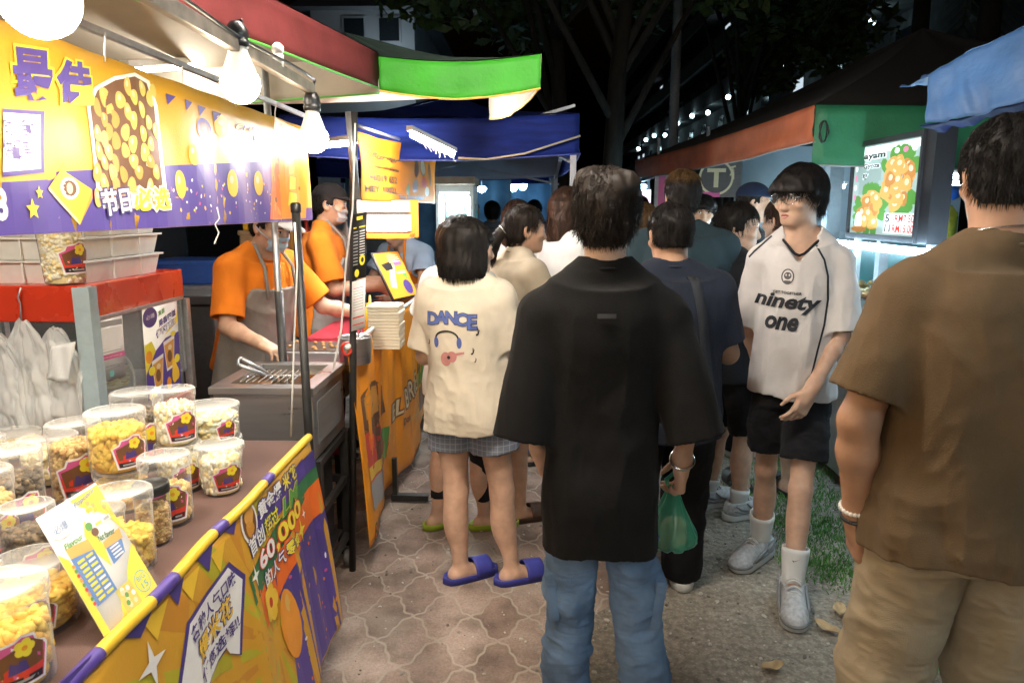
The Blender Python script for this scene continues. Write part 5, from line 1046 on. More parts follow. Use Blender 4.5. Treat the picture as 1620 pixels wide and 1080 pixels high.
P.ell(.20 * w, .86 * h, .17 * w, .09 * h, 'p_white', 2); fit(P, '必爆', (.10 * w, .82 * h), (.32 * w, .82 * h), .06 * h, 'p_blue', 3)
fit(P, 'Flavour', (.12 * w, .69 * h), (.42 * w, .69 * h), .045 * h, 'p_green', 3, .02, .2); PP([(.12, .24), (.46, .24), (.46, .60), (.12, .64)], 'p_blue', 2); PP([(.12, .62), (.46, .58), (.46, .67), (.12, .70)], 'p_nut2', 2.1)
for j in range(9):
    y = .26 + j * .037; PP([(.17, y), (.28, y), (.28, y + .02), (.17, y + .02)], 'p_lemon', 3); PP([(.31, y), (.42, y), (.42, y + .018), (.31, y + .018)], 'p_white' if j % 2 else 'p_lemon', 3); P.ell(.10 * w, (y + .01) * h, .022 * w, .014 * h, ('p_red', 'p_green', 'p_orange')[j % 3], 3)
fit(P, 'Nut flavour', (.58 * w, .60 * h), (.86 * w, .58 * h), .05 * h, 'p_dgreen', 3, .02, .2); PP([(.60, .40), (.84, .42), (.90, .52), (.62, .54)], 'p_blue', 2); PP([(.60, .53), (.92, .52), (.95, .60), (.62, .58)], 'p_nut2', 2.2)
for j in range(4): y = .425 + j * .026; PP([(.66, y), (.82, y), (.82, y + .012), (.66, y + .012)], 'p_white', 3)
P.ell(.84 * w, .16 * h, .125 * w, .085 * h, 'p_teal', 2.4); P.ell(.84 * w, .16 * h, .115 * w, .077 * h, 'p_lemon', 2.7); fit(P, 'BIG', (.77 * w, .172 * h), (.91 * w, .172 * h), .040 * h, 'p_teal', 3.4, .01); fit(P, '15', (.79 * w, .105 * h), (.90 * w, .105 * h), .050 * h, 'p_teal', 3.4, .02)
PP([(.42, .04), (.68, .04), (.68, .24), (.42, .24)], 'p_nut3', 2.5)
for j in range(14): P.ell((.45 + .2 * rr.random()) * w, (.06 + .16 * rr.random()) * h, .03 * w, .02 * h, rr.choice(('p_cream', 'p_green', 'p_nut2', 'p_white')), 2.7 + .02 * j)
for (x, y, m_) in ((.56, .74, 'p_green'), (.60, .68, 'p_brown')): P.ell(x * w, y * h, .055 * w, .032 * h, m_, 3)
PP([(.66, .70), (.92, .70), (.92, .74), (.66, .74)], 'p_white', 2.6); PP([(.66, .71), (.76, .71), (.76, .73), (.66, .73)], 'p_lemon', 3); PP([(.80, .71), (.90, .71), (.90, .73), (.80, .73)], 'p_grey', 3)
for j in range(10): P.ell((.62 + .33 * rr.random()) * w, (.80 + .10 * rr.random()) * h, .035 * w, .02 * h, rr.choice(('p_nut2', 'p_yellow', 'p_cream')), 2.2 + .02 * j)
fit(P, 'Popcorn', (.52 * w, .90 * h), (.90 * w, .93 * h), .05 * h, 'p_blue', 3.4, .01, .3)
P.build('printed_artwork', mmap, root, 0, .0006); MB().grid(lambda u, v: mmap(u * w * 1.06 - w * .03, v * h * 1.04 - h * .02, .006), 1, 1).build('clear_sleeve', film('acrylic', (.9, .9, .9), .03, .05), root)
# ---- popcorn machine
MYn = 2.36; m0 = at(133, 452, MYn); mzt = m0.z; MXr = m0.x
fy = None
for yy in np.linspace(2.45, 4.2, 300):
    if abs(at(285, 470, yy).x - MXr) < .02: fy = yy
MYf = fy or 3.1; hR = mzt - at(133, 510, MYn).z
root = empty('popcorn_machine', (MXr, MYn, TZ), 0, 'red topped popcorn machine with steel corner posts and glass sides', 'popcorn machine'); O = Vector(root.location); redp = mat('red_enamel', (.56, .045, .018), .28, .12, 6, spec=.6, coat=.3); lx = MXr - .80
def bx(lo, hi, nm, m, par=None, bev=.003): mb = MB(); mb.lohi(Vector(lo) - O, Vector(hi) - O, 0, bev); o = mb.build(nm, m, par or root); return o
bx((lx, MYn, mzt - hR), (MXr, MYf, mzt), 'red_canopy', redp, None, .006); bx((MXr + .0005, MYn + .03, mzt - hR - .004), (MXr + .006, MYf - .02, mzt - hR + .012), 'trim_strip', steel)
for (x, y) in ((MXr, MYn), (MXr, MYf), (lx, MYn), (lx, MYf)): bx((x - .016, y - .016, TZ + .001), (x + .016, y + .016, mzt - hR - .002 if (x, y) != (MXr, MYn) else mzt - .002), 'corner_post', steel)
MB().lohi(Vector((MXr - .03, MYn - .022, TZ + .002)) - O, Vector((MXr + .026, MYn - .017, mzt - .004)) - O).lohi(Vector((MXr + .018, MYn - .0165, TZ + .002)) - O, Vector((MXr + .023, MYn + .03, mzt - .004)) - O).build('corner_guard', mat('blue_grey_guard', (.34, .43, .47), .5, .1), root)
bx((lx + .02, MYn + .02, TZ + .002), (MXr - .02, MYf - .02, TZ + .09), 'base_pan', steel); bx((lx - .01, MYn - .01, .002), (MXr + .01, MYf + .01, TZ - .001), 'cabinet', mat('cabinet_red', (.40, .05, .03), .5, .15)); glass = film('case_glass', (.85, .88, .86), .03, .04)
bx((MXr - .004, MYn + .02, TZ + .09), (MXr - .001, MYf - .02, mzt - hR - .003), 'glass_side', glass, None, 0); bx((lx + .02, MYn + .002, TZ + .09), (MXr - .02, MYn + .005, mzt - hR - .003), 'glass_front', glass, None, 0); bx((lx + .001, MYn + .02, TZ + .09), (lx + .004, MYf - .02, mzt - hR - .003), 'back_panel', steel, None, 0)
kt = MB(); kt.lathe([(.05, 0), (.10, .02), (.11, .12), (.10, .14)], Vector((MXr - .30, (MYn + MYf) / 2, mzt - hR - .28)) - O, 28); kt.build('kettle', steel, root); kb = MB(); kb.tube([Vector((MXr - .02, MYn + .15 + .13 * sin(a), mzt - hR - .26 + .12 * cos(a))) - O for a in np.linspace(0, 2 * pi, 30)], .006, 6); kb.build('hose', mat('grey_hose', (.3, .3, .29), .4), root)
heap = KM['pale']; ho = bpy.data.objects.new('popcorn_heap', heap); COL.objects.link(ho); ho.parent = root; ho.location = Vector((MXr - .3, (MYn + MYf) / 2, TZ + .09)) - O; ho.scale = (.20, .20, .02)
def paper(name, label, cat, corners_px, X, base, build=None, th=.0012):
    c4 = [atx(px, py, X) for px, py in corners_px]; o = c4[3]; root = empty(name, o, 0, label, cat); U = c4[2] - c4[3]; V_ = c4[0] - c4[3]
    f = lambda u, v, d: U * u + V_ * v + Vector((d, 0, 0)); MB().grid(lambda u, v: f(u, v, 0), 1, 1).build('sheet', base, root, th)
    if build: P = Print(); build(P); P.build('printed_artwork', f, root, 0, .0008)
    return root
def pay(P): P.rect(.12, .44, .88, .50, 'p_white', 1); P.rect(0, .34, 1, .42, 'p_pink', 1); P.rect(.02, .86, .98, .95, 'p_grey', 1); fit(P, 'MALAYSIA NATIONAL QR', (.1, .362), (.9, .362), .03, 'p_white', 2); P.rect(.12, .22, .88, .235, 'p_grey', 1); P.rect(.2, .19, .8, .20, 'p_grey', 1); P.rect(.42, .06, .58, .15, 'p_teal', 1); P.rect(.12, .455, .88, .47, 'p_grey', 1.3); P.rect(.06, .52, .94, .84, 'p_white', 1)
paper('payment_notice', 'white payment notice taped inside the left part of the machine\'s glass', 'notice', [(148, 506), (192, 496), (199, 594), (155, 608)], MXr + .004, MATS['p_white'], pay)
def post(P):
    P.poly([(0, 0), (1, 0), (1, .62), (.6, .60), (.30, .50), (0, .28)], 'p_purple', 1); P.poly([(0, .28), (.30, .50), (.2, .62), (0, .60)], 'p_lemon', 1.2); P.poly([(.55, .62), (1, .74), (1, .90), (.95, .80)], 'p_lemon', 1.2); P.ell(.2, .88, .2, .11, 'p_deep', 1.4); fit(P, '必爆', (.08, .86), (.32, .87), .05, 'p_white', 3)
    fit(P, '真香', (.42, .86), (.62, .89), .06, 'p_green', 3, .03); fit(P, '果香四溢', (.42, .74), (.94, .82), .08, 'p_deep', 3, .03); fit(P, '停不了口!!', (.34, .63), (.90, .72), .08, 'p_white', 3, .04, 0, 'p_deep', .06)
    for (x, y) in ((.30, .22), (.66, .38)): P.poly([(x - .14, y + .18), (x + .20, y + .22), (x + .13, y - .14), (x - .08, y - .16)], 'p_white', 2); P.poly([(x - .12, y + .14), (x + .18, y + .18), (x + .12, y - .11), (x - .07, y - .13)], 'p_nut', 2.3); P.ell(x + .02, y, .07, .07, 'p_brown', 2.6); P.ell(x + .04, y + .1, .06, .03, 'p_cream', 2.7)
    P.ell(.10, .46, .09, .07, 'p_orange', 2.5); P.ell(.62, .08, .07, .07, 'p_orange', 2.5); P.ell(.82, .18, .10, .14, 'p_yellow', 2.5, .3, wob=.2); P.ell(.15, .04, .13, .05, 'p_lemon', 2.5); P.ell(.9, .32, .08, .05, 'p_lemon', 2.8); P.ell(.15, .30, .09, .05, 'p_lemon', 2.8); P.ell(.82, .62, .08, .03, 'p_lemon', 2.8)
paper('flavour_poster', 'purple and yellow flavour poster stuck on the machine\'s glass side', 'poster', [(224, 488), (277, 476), (287, 606), (234, 634)], MXr + .004, MATS['p_white'], post)
# trays, bags, cup on the machine
for k in range(4):
    p_ = at(154, 436, MYn + .2); root = empty('plastic_tray', (MXr - .36, MYn + .31, mzt + .001 + k * .078), 0, ('lowest', 'second lowest', 'second highest', 'topmost')[k] + ' white plastic tray in the stack on the red machine', 'tray', 'white trays stacked on the popcorn machine')
    t_ = MB(); wx, wy = .335, .245
    def wall_(z0, z1, e0, e1): return [(-wx - e0, -wy - e0, z0), (wx + e0, -wy - e0, z0), (wx + e0, wy + e0, z0), (-wx - e0, wy + e0, z0), (-wx - e1, -wy - e1, z1), (wx + e1, -wy - e1, z1), (wx + e1, wy + e1, z1), (-wx - e1, wy + e1, z1)]
    Fq = [(i, (i + 1) % 4, 4 + (i + 1) % 4, 4 + i) for i in range(4)]; t_.add(wall_(0, .071, -.014, 0), Fq + [(3, 2, 1, 0)]); t_.build('tray_body', white_pl, root, .002); r_ = MB()
    for a, b_ in (((-wx - .012, -wy - .012, .070), (wx + .012, -wy + .002, .0765)), ((-wx - .012, wy - .002, .070), (wx + .012, wy + .012, .0765)), ((-wx - .012, -wy + .003, .070), (-wx + .002, wy - .003, .0765)), ((wx - .002, -wy + .003, .070), (wx + .012, wy - .003, .0765))): r_.lohi(a, b_)
    for s_ in (-.4, .35): r_.lohi((wx * s_, -wy - .010, .004), (wx * s_ + .005, -wy - .004, .0695)); r_.lohi((wx + .004, wy * s_, .004), (wx + .010, wy * s_ + .005, .0695))
    r_.build('rim', white_pl, root)
jar('tall open cup of white popcorn standing on the red machine top', (100, 452), 62, 352, 'white', 'tub', taper=.2, name='popcorn_cup', pos=(at(100, 452, MYn + .04).x, MYn + .055, mzt + .001), hgt=.225, st=(.62, .5), grp=None)
bagm = film('white_film', (.86, .88, .88), .55, .40)
def bag_sheet(px0, px1, pyt, pyb, Y, seed, label):
    a = at(px0, pyt, Y); b_ = at(px1, pyt, Y); c_ = at((px0 + px1) / 2, pyb, Y); O = (a + b_) / 2; root = empty('plastic_bag', O, 0, label, 'plastic bag', 'white carrier bags hung on the machine'); w = b_.x - a.x; H_ = a.z - c_.z; nu, nv = 50, 60
    for ly in (0, 1):
        uu, vv = np.meshgrid(np.linspace(0, 1, nu + 1), np.linspace(0, 1, nv + 1)); u, v = uu.ravel(), vv.ravel(); sd = seed + ly * 5.3
        q = lambda fu, fv, k: vnoise(np.stack([u * fu + k, v * fv + k * .7, np.full_like(u, sd + k)], 1))
        neck = np.clip(v / .30, 0, 1) ** .7; x = (u - .5) * w * (.22 + .80 * neck) + w * .05 * q(1.5, 2.5, 1); y = .016 * q(4, 2.2, 2) * (.3 + v) + .009 * ridge(np.stack([u * 6, v * 3.4, np.full_like(u, sd)], 1)) + .004 * q(13, 16, 4) + (.030 if ly else -.006) * np.sin(pi * u) * v + ly * .012; z = -H_ * v * (1 + .05 * q(2, .1, 6)) + .010 * q(3, 5, 8)
        MB().add(list(zip(x, y, z)), [(k * (nu + 1) + i_, k * (nu + 1) + i_ + 1, (k + 1) * (nu + 1) + i_ + 1, (k + 1) * (nu + 1) + i_) for k in range(nv) for i_ in range(nu)], 0, True).build('film', bagm, root)
    return root
hk = at(32, 500, MYn - .03); bag_sheet(2, 64, 506, 676, MYn - .045, 1, 'bunched white carrier bag hanging from the steel hook'); bag_sheet(52, 118, 520, 668, MYn - .03, 4, 'folded white carrier bags hanging next to the machine\'s corner post'); bag_sheet(-50, 30, 530, 690, MYn - .05, 9, 'white carrier bag hanging furthest left, cut by the photo\'s edge')
mb = MB(); P_ = [at(x, y, MYn - .02) for x, y in ((33, 455), (28, 470), (32, 480), (33, 498), (34, 512))]; mb.tube(P_, .003, 6); tag(mb.build('hook', steel), 'small steel hook on the red machine front holding the bags', 'hook')
sl_ = bag_sheet; c_ = [at(82, 548, MYn - .062), at(119, 540, MYn - .062), at(108, 606, MYn - .062), at(74, 600, MYn - .062)]; mb = MB(); mb.grid(lambda u, v: c_[3].lerp(c_[2], u).lerp(c_[0].lerp(c_[1], u), v) + Vector((0, .004 * sin(u * 9 + v * 5), 0)), 8, 8); tag(mb.build('clear_pouch', film('pouch', (.85, .87, .88), .7, .3), None, .001), 'small clear pouch pinned on the hanging bags', 'pouch')
# ------------------------------------------------------------------ burger stall
stain = mat('stainless', (.52, .53, .54), .30, .12, 3, metal=.9, stretch=(1, 1, 12)); dsteel = mat('dull_stainless', (.36, .37, .38), .45, .15, 4, metal=.7, stretch=(1, 1, 10)); oil = mat('cooking_oil', (.08, .045, .012), .08, .2, coat=.5); orange_v = mat('vinyl_orange', (.82, .31, .02), .42, .10, 4, .15, 60); redcl = mat('red_tablecloth', (.42, .03, .05), .7)
fx0, fx1, fy0, fy1, fz0, fz1 = -1.17, -.80, 2.58, 3.02, .64, .925
root = empty('deep_fryer', ((fx0 + fx1) / 2, fy0, fz0), 0, 'stainless steel deep fryer with an open oil well beside the burger banner', 'fryer'); O = Vector(root.location)
mb = MB(); mb.lohi(Vector((fx0, fy0, fz0)) - O, Vector((fx1, fy1, fz1 - .03)) - O, 0, .006); mb.build('housing', stain, root)
mb = MB(); t = .045
for lo, hi in (((fx0 - .01, fy0 - .015, fz1 - .028), (fx1 + .012, fy0 + t, fz1)), ((fx0 - .01, fy1 - t, fz1 - .028), (fx1 + .012, fy1 + .01, fz1)), ((fx0 - .01, fy0 + t + .001, fz1 - .028), (fx0 + t, fy1 - t - .001, fz1)), ((fx1 - t, fy0 + t + .001, fz1 - .028), (fx1 + .012, fy1 - t - .001, fz1))): mb.lohi(Vector(lo) - O, Vector(hi) - O, 0, .003)
mb.build('rim', stain, root); MB().lohi(Vector((fx0 + t, fy0 + t, fz1 - .0285)) - O, Vector((fx1 - t, fy1 - t, fz1 - .022)) - O).build('oil_well', oil, root)
mb = MB()
for k in range(7): mb.lohi(Vector((fx1 - .11 + k * .012, fy0 - .004, fz0 + .03)) - O, Vector((fx1 - .105 + k * .012, fy0 - .001, fz0 + .06)) - O)
mb.build('vent', blk_pl, root); MB().lohi(Vector((fx1 + .0005, fy0 + .05, fz0 + .05)) - O, Vector((fx1 + .004, fy1 - .05, fz1 - .07)) - O).build('side_panel', dsteel, root)
rack = MB(); o_ = (fx0 + fx1) / 2
for k in range(9): rack.tube([Vector((fx0 + .08 + k * .024, fy0 + .06, fz1 + .004)) - O, Vector((fx0 + .08 + k * .024, fy0 + .24, fz1 + .010)) - O], .002, 5)
rack.tube([Vector((fx0 + .06, fy0 + .15, fz1 + .006)) - O, Vector((fx0 + .30, fy0 + .15, fz1 + .008)) - O], .003, 5); rack.build('wire_rack', steel, root)
t0, t1, t2 = at(378, 577, 2.66), at(445, 606, 2.78), at(386, 570, 2.70); mb = MB()
for k, off in ((0, 0), (1, .022)): mb.tube([t0 + Vector((0, off, off)), (t0 + t1) / 2 + Vector((0, off * .6, .004 + off * .5)), t1 + Vector((0, off * .2, .0))], [.007, .008, .004], 8)
mb.tube([t0 + Vector((-.002, -.002, 0)), t0 + Vector((-.006, .012, .014)), t0 + Vector((0, .024, .024))], .006, 8); tag(mb.build('tongs', steel), 'steel tongs lying across the open fryer well', 'tongs')
root = empty('black_cart', (o_, 2.8, 0), 0, 'black steel cart on casters carrying the fryer', 'cart'); O = Vector(root.location); fr = MB()
for x in (fx0 + .02, fx1 - .0):
    for y in (fy0 + .02, fy1 - .02): fr.lohi(Vector((x - .018, y - .018, .105)) - O, Vector((x + .018, y + .018, fz0 - .004)) - O)
for z in (.14, .40, .60):
    for y in (fy0 + .02, fy1 - .02): fr.lohi(Vector((fx0 + .04, y - .012, z)) - O, Vector((fx1 - .02, y + .012, z + .03)) - O)
    for x in (fx0 + .02, fx1): fr.lohi(Vector((x - .010, fy0 + .04, z)) - O, Vector((x + .010, fy1 - .04, z + .03)) - O)
fr.build('frame', dkpole, root); MB().lohi(Vector((fx0 + .04, fy0 + .04, .172)) - O, Vector((fx1 - .02, fy1 - .04, .18)) - O).build('shelf', dkpole, root); MB().lohi(Vector((fx0 + .04, fy0 + .05, .19)) - O, Vector((fx1 - .05, fy1 - .05, .56)) - O).build('storage_box', mat('dark_box', (.03, .03, .032), .7), root)
for x in (fx0 + .02, fx1):
    for y in (fy0 + .02, fy1 - .02):
        w = MB(); n_ = 20; w.lathe([(.022, -.016), (.045, -.016), (.048, -.008), (.048, .008), (.045, .016), (.022, .016)], n=22); w.V = [(v[2], v[0], v[1] + .049) for v in w.V]; c_ = w.build('caster', mat('caster_tyre', (.16, .15, .14), .7, .2), root); c_.location = Vector((x, y, 0)) - O; f_ = MB(); f_.lohi((-.025, -.02, .098), (.025, .02, .104)); f_.lohi((.0165, -.012, .045), (.020, .012, .0975)); f_.lohi((-.020, -.012, .045), (-.0165, .012, .0975)); f_.build('fork', steel, c_)
# table with red cloth, griddle, things on it
bx0, by0, by1, bz = -.76, 2.98, 5.1, .93
root = empty('griddle_table', (-1.05, 3.6, 0), 0, 'long table under a red cloth in the burger stall', 'table'); O = Vector(root.location); MB().lohi(Vector((-1.16, 3.06, .86)) - O, Vector((bx0 - .06, by1, .90)) - O).build('tabletop', wood, root); MB().lohi(Vector((-1.17, 3.05, .50)) - O, Vector((bx0 - .05, 3.058, .896)) - O).lohi(Vector((-1.17, 3.059, .9005)) - O, Vector((bx0 - .05, by1, .905)) - O).build('red_cloth', redcl, root)
for x in (-1.11, bx0 - .1):
    for y in (3.12, by1 - .1): MB().bar(Vector((x, y, .002)) - O, Vector((x, y, .858)) - O, .03).build('leg', dkpole, root)
root = empty('griddle', (-.97, 3.20, .906), 0, 'flat steel griddle with browned scraps of food', 'griddle'); g = MB(); g.lohi((-.19, -.10, 0), (.20, .16, .045), 0, .004); g.build('plate', dsteel, root); MB().lohi((-.17, -.085, .0455), (.18, .145, .048)).build('cooking_surface', mat('seasoned_steel', (.06, .05, .042), .35, .4, 12), root); fd = MB()
for k in range(26): fd.lathe([(.001, 0), (.010, .003), (.007, .010), (.001, .012)], (rr.uniform(-.12, .16), rr.uniform(-.07, .12), .0485), 7)
fd.build('food_scraps', mat('fried_bits', (.55, .30, .12), .6, .3), root)
c_ = at(560, 552, 3.08); root = empty('steel_pot', (c_.x, 3.1, .906), 0, 'steel sauce pot standing next to the stall corner pole', 'pot'); MB().lathe([(.062, 0), (.068, .004), (.070, .11), (.075, .114), (.072, .118), (.066, .112), (.063, .02), (.001, .018)], n=28).build('body', stain, root); MB().tube([(.0, .01, .05), (.02, .0, .13), (.05, -.01, .19)], .004, 6).build('ladle_handle', steel, root)
for k, (px, py, Y, lab) in enumerate(((610, 525, 3.45, 'stack of pale foam food boxes beside the printed menu board'),)):
    c_ = at(px, py, Y)
    for i in range(7):
        root = empty('foam_box', (c_.x + .004 * sin(i * 3), Y + .03, .906 + i * .030), .03 * sin(i * 2), ('lowest', 'second', 'third', 'fourth', 'fifth', 'sixth', 'topmost')[i] + ' pale foam food box counted up the stack by the sauce bottle', 'foam box', 'foam boxes stacked on the burger table'); MB().lohi((-.075, -.075, 0), (.075, .075, .0130), 0, .004).build('base', mat('foam_cream', (.72, .66, .52), .8, .05), root); MB().lohi((-.077, -.077, .0135), (.077, .077, .0293), 0, .006).build('lid', MATS['foam_cream'], root)
c_ = at(585, 510, 3.6); root = empty('sauce_bottle', (c_.x, 3.62, .906), 0, 'yellow squeeze bottle of sauce behind the foam boxes', 'bottle'); MB().lathe([(.030, 0), (.036, .006), (.036, .14), (.026, .175), (.020, .18)], n=20).build('body', MATS['p_yellow'], root); MB().lathe([(.021, .1805), (.021, .195), (.007, .20), (.005, .235)], n=14).build('nozzle', MATS['p_yellow'], root)
# tilted menu board
cc = [at(589, 403, 3.85), at(630, 400, 4.0), at(660, 466, 3.95), at(622, 474, 3.75)]; root = empty('menu_board', cc[3], 0, 'tilted orange menu board with a dark frame on the burger table', 'menu board'); O = cc[3]; U = cc[2] - cc[3]; V_ = cc[0] - cc[3]; nn = U.cross(V_).normalized(); nn = nn if nn.y < 0 else -nn
fm = lambda u, v, d: U * u + V_ * v + nn * d
MB().grid(lambda u, v: fm(u * 1.06 - .03, v * 1.06 - .03, 0), 1, 1).build('frame', dkpole, root, .012); P = Print(); P.rect(0, 0, 1, 1, 'p_orange', 7); P.poly([(.1, .25), (.3, .2), (.6, .7), (.4, .75)], 'p_cream', 7.5); P.ell(.75, .2, .16, .16, 'p_deep', 7.6); P.poly([(.1, .75), (.5, .80), (.5, .62), (.2, .60)], 'p_black', 7.6); P.poly([(.6, .82), (.9, .82), (.9, .7), (.6, .7)], 'p_pink', 7.6); P.poly([(.75, .5), (.95, .5), (.85, .36)], 'p_green', 7.8); P.rect(.55, .5, .9, .56, 'p_cream', 7.7)
for k in range(4): P.rect(.45, .92 - k * .05, .9, .94 - k * .05, 'p_cream', 7.8)
P.build('printed_artwork', fm, root, 0, .001)
# hanging strip menu on the pole
c4 = [at(558, 340, 2.905), at(580, 337, 2.905), at(579, 438, 2.905), at(557, 443, 2.905)]
def hang_panel(name, label, cat, c4, base, draw, th=.002):
    root = empty(name, c4[3], 0, label, cat); U = c4[2] - c4[3]; V_ = c4[0] - c4[3]; nn = U.cross(V_).normalized(); nn = nn if nn.dot(cam.location - c4[3]) > 0 else -nn; fm = lambda u, v, d: U * u + V_ * v + nn * d
    MB().grid(lambda u, v: fm(u, v, 0), 2, 2).build('panel', base, root, th); P = Print(); draw(P); P.build('printed_artwork', fm, root, 0, .0012); return root
def blackmenu(P):
    P.rect(.3, .90, .72, .955, 'p_lemon', 2); P.rect(.08, .78, .30, .80, 'p_lemon', 2); P.rect(.48, .78, .92, .80, 'p_lemon', 2)
    for k in range(11): P.rect(.08, .72 - k * .05, .40, .735 - k * .05, 'p_grey', 2); P.rect(.52, .72 - k * .04, .90, .732 - k * .04, 'p_white', 2)
    P.ell(.72, .28, .20, .085, 'p_lemon', 2.4); P.ell(.74, .28, .10, .04, 'p_black', 2.6); P.ell(.35, .09, .16, .06, 'p_lemon', 2.4)
hang_panel('strip_menu', 'narrow black menu with yellow headings strapped to the corner pole', 'menu', c4, MATS['p_black'], blackmenu)
def pinkpaper(P):
    for k in range(9): P.rect(.14, .40 + k * .055, .86, .412 + k * .055, 'p_pink' if k % 4 == 0 else 'p_grey', 1)
    P.rect(.08, .24, .92, .27, 'p_red', 1); P.rect(.08, .10, .92, .12, 'p_red', 1)
hang_panel('price_sheet', 'white price sheet with red rules below the narrow black menu', 'notice', [at(557, 446, 2.905), at(579, 441, 2.905), at(577, 518, 2.905), at(556, 524, 2.905)], MATS['p_white'], pinkpaper)
# hanging burger banner (upper)
XU = -.755; u0, zt0 = (lambda q: (q.y, q.z))(atx(567, 207, XU)); zb0 = atx(567, 318, XU).z; u1_, zt1 = (lambda q: (q.y, q.z))(atx(690, 243, XU)); zb1 = atx(679, 321, XU).z
def umap(u, v, d): s_ = u * u * .0; x = XU + .010 * sin(u * 9 + v * 4) * (.4 + v) - .025 * math.exp(-((u - .22 + (1 - v) * .18) / .09) ** 2) * v; return Vector((x + d, u0 + (u1_ - u0) * (u - .05 * u * (1 - v)), (zb0 + (zb1 - zb0) * u) * (1 - v) + (zt0 + (zt1 - zt0) * u) * v))
root = empty('burger_banner', (XU, u0, zb0), 0, 'crumpled orange phone number banner hanging under the tube light', 'banner'); O = Vector(root.location); MB().grid(lambda u, v: umap(u, v, 0) - O, 70, 24).build('sheet', mat('vinyl_orange_gloss', (.72, .23, .012), .6, .10, 5, .1, 60, spec=.15), root, .001)
P = Print(); fit(P, 'El Burger', (.04, .66), (.36, .60), .14, 'p_black', 2, .02, .25); fit(P, 'Don omelette', (.13, .52), (.38, .50), .065, 'p_black', 2, .03); fit(P, '+6019 652', (.07, .31), (.36, .30), .12, 'p_black', 2, .04); fit(P, 'HEY 10021', (.03, .14), (.34, .14), .10, 'p_black', 2, .04); fit(P, 'RASA PADU! NIKMAT', (.38, .05), (.76, .05), .07, 'p_black', 2, .03); P.rect(.30, .135, .42, .15, 'p_black', 2)
for (x, y, w, h, m_) in ((.60, .62, .035, .16, 'p_brown'), (.60, .30, .04, .12, 'p_brown'), (.72, .66, .05, .14, 'p_cream'), (.72, .66, .058, .16, 'p_brown'), (.74, .38, .05, .10, 'p_red'), (.80, .22, .045, .09, 'p_cream'), (.88, .55, .03, .22, 'p_brown'), (.50, .22, .02, .10, 'p_green')): P.ell(x, y, w, h, m_, 1.5 + (.4 if m_ == 'p_cream' else 0) + (0 if m_ != 'p_red' else .2))
P.build('printed_artwork', lambda u, v, d: umap(u, v, d) - O, root, .04)
mb = MB(); mb.tube([Vector((XU, u0 - .02, zt0 + .02)) - O, Vector((XU, (u0 + u1_) / 2, (zt0 + zt1) / 2 + .02)) - O, Vector((XU, u1_, zt1 + .02)) - O], .008, 6); mb.build('hanging_rod', steel, root)
# lower orange banner
XL = -.745
def lmap(u, v, d): Y = 2.93 + 2.15 * u; z0 = .12 + .10 * math.exp(-(u / .08)) * 0 + .025 * sin(u * 9); z1 = 1.005 - .02 * u - .012 * abs(sin(u * 14)); z = z0 + (z1 - z0) * v; return Vector((XL + .05 * (1 - v) * .6 + .016 * sin(u * 38 + v * 3) * (.35 + .3 * v) + .012 * sin(u * 83 - v * 2) * v + .03 * sin(u * 11 + 1) * (1 - v) + d, Y, z))
root = empty('burger_front_banner', lmap(0, 0, 0), 0, 'orange burger banner hung along the lane side of the burger table', 'banner'); O = Vector(root.location); MB().grid(lambda u, v: lmap(u, v, 0) - O, 160, 30).build('sheet', orange_v, root, .001)
P = Print()
def lp(px, py):
    q = atx(px, py, XL); u = (q.y - 2.93) / 2.15; return (u, (q.z - .12) / .885)
pl = lambda pts, m, l=1: P.poly([lp(*p) for p in pts], m, l)
pl([(566, 640), (576, 605), (592, 598), (604, 612), (608, 650), (596, 668), (568, 690)], 'p_brown', 2); pl([(568, 640), (578, 612), (594, 606), (600, 640), (570, 668)], 'p_nut', 2.3)
pl([(567, 690), (596, 668), (612, 700), (608, 735), (570, 770)], 'p_red', 2.1); pl([(580, 680), (594, 674), (600, 720), (584, 735)], 'p_brown', 2.4); pl([(602, 680), (612, 672), (610, 725), (602, 732)], 'p_green', 2.6); pl([(567, 745), (604, 720), (604, 735), (570, 765)], 'p_yellow', 2.5); pl([(569, 770), (606, 738), (598, 790), (573, 812)], 'p_grey', 2.2); pl([(574, 690), (582, 686), (584, 708), (575, 714)], 'p_flame', 2.6)
pl([(658, 575), (672, 565), (672, 600), (657, 612)], 'p_green', 2); pl([(660, 615), (672, 602), (672, 640), (660, 655)], 'p_brown', 2.2); pl([(656, 560), (664, 552), (664, 580), (656, 590)], 'p_brown', 2.3)
fit(P, 'EL', lp(619, 664), lp(630, 646), .10, 'p_cream', 3, .02, .2, 'p_brown', .07); fit(P, 'BURGER', lp(634, 640), lp(653, 608), .13, 'p_cream', 3, .02, .2, 'p_brown', .07); fit(P, 'Don', lp(630, 668), lp(638, 656), .045, 'p_brown', 3, .02); fit(P, 'omelette', lp(640, 664), lp(655, 644), .05, 'p_nut2', 3, .02)
fit(P, 'RM', lp(569, 858), lp(583, 838), .07, 'p_brown', 2, .02)
P.build('printed_artwork', lambda u, v, d: lmap(u, v, d) - O, root, .03)
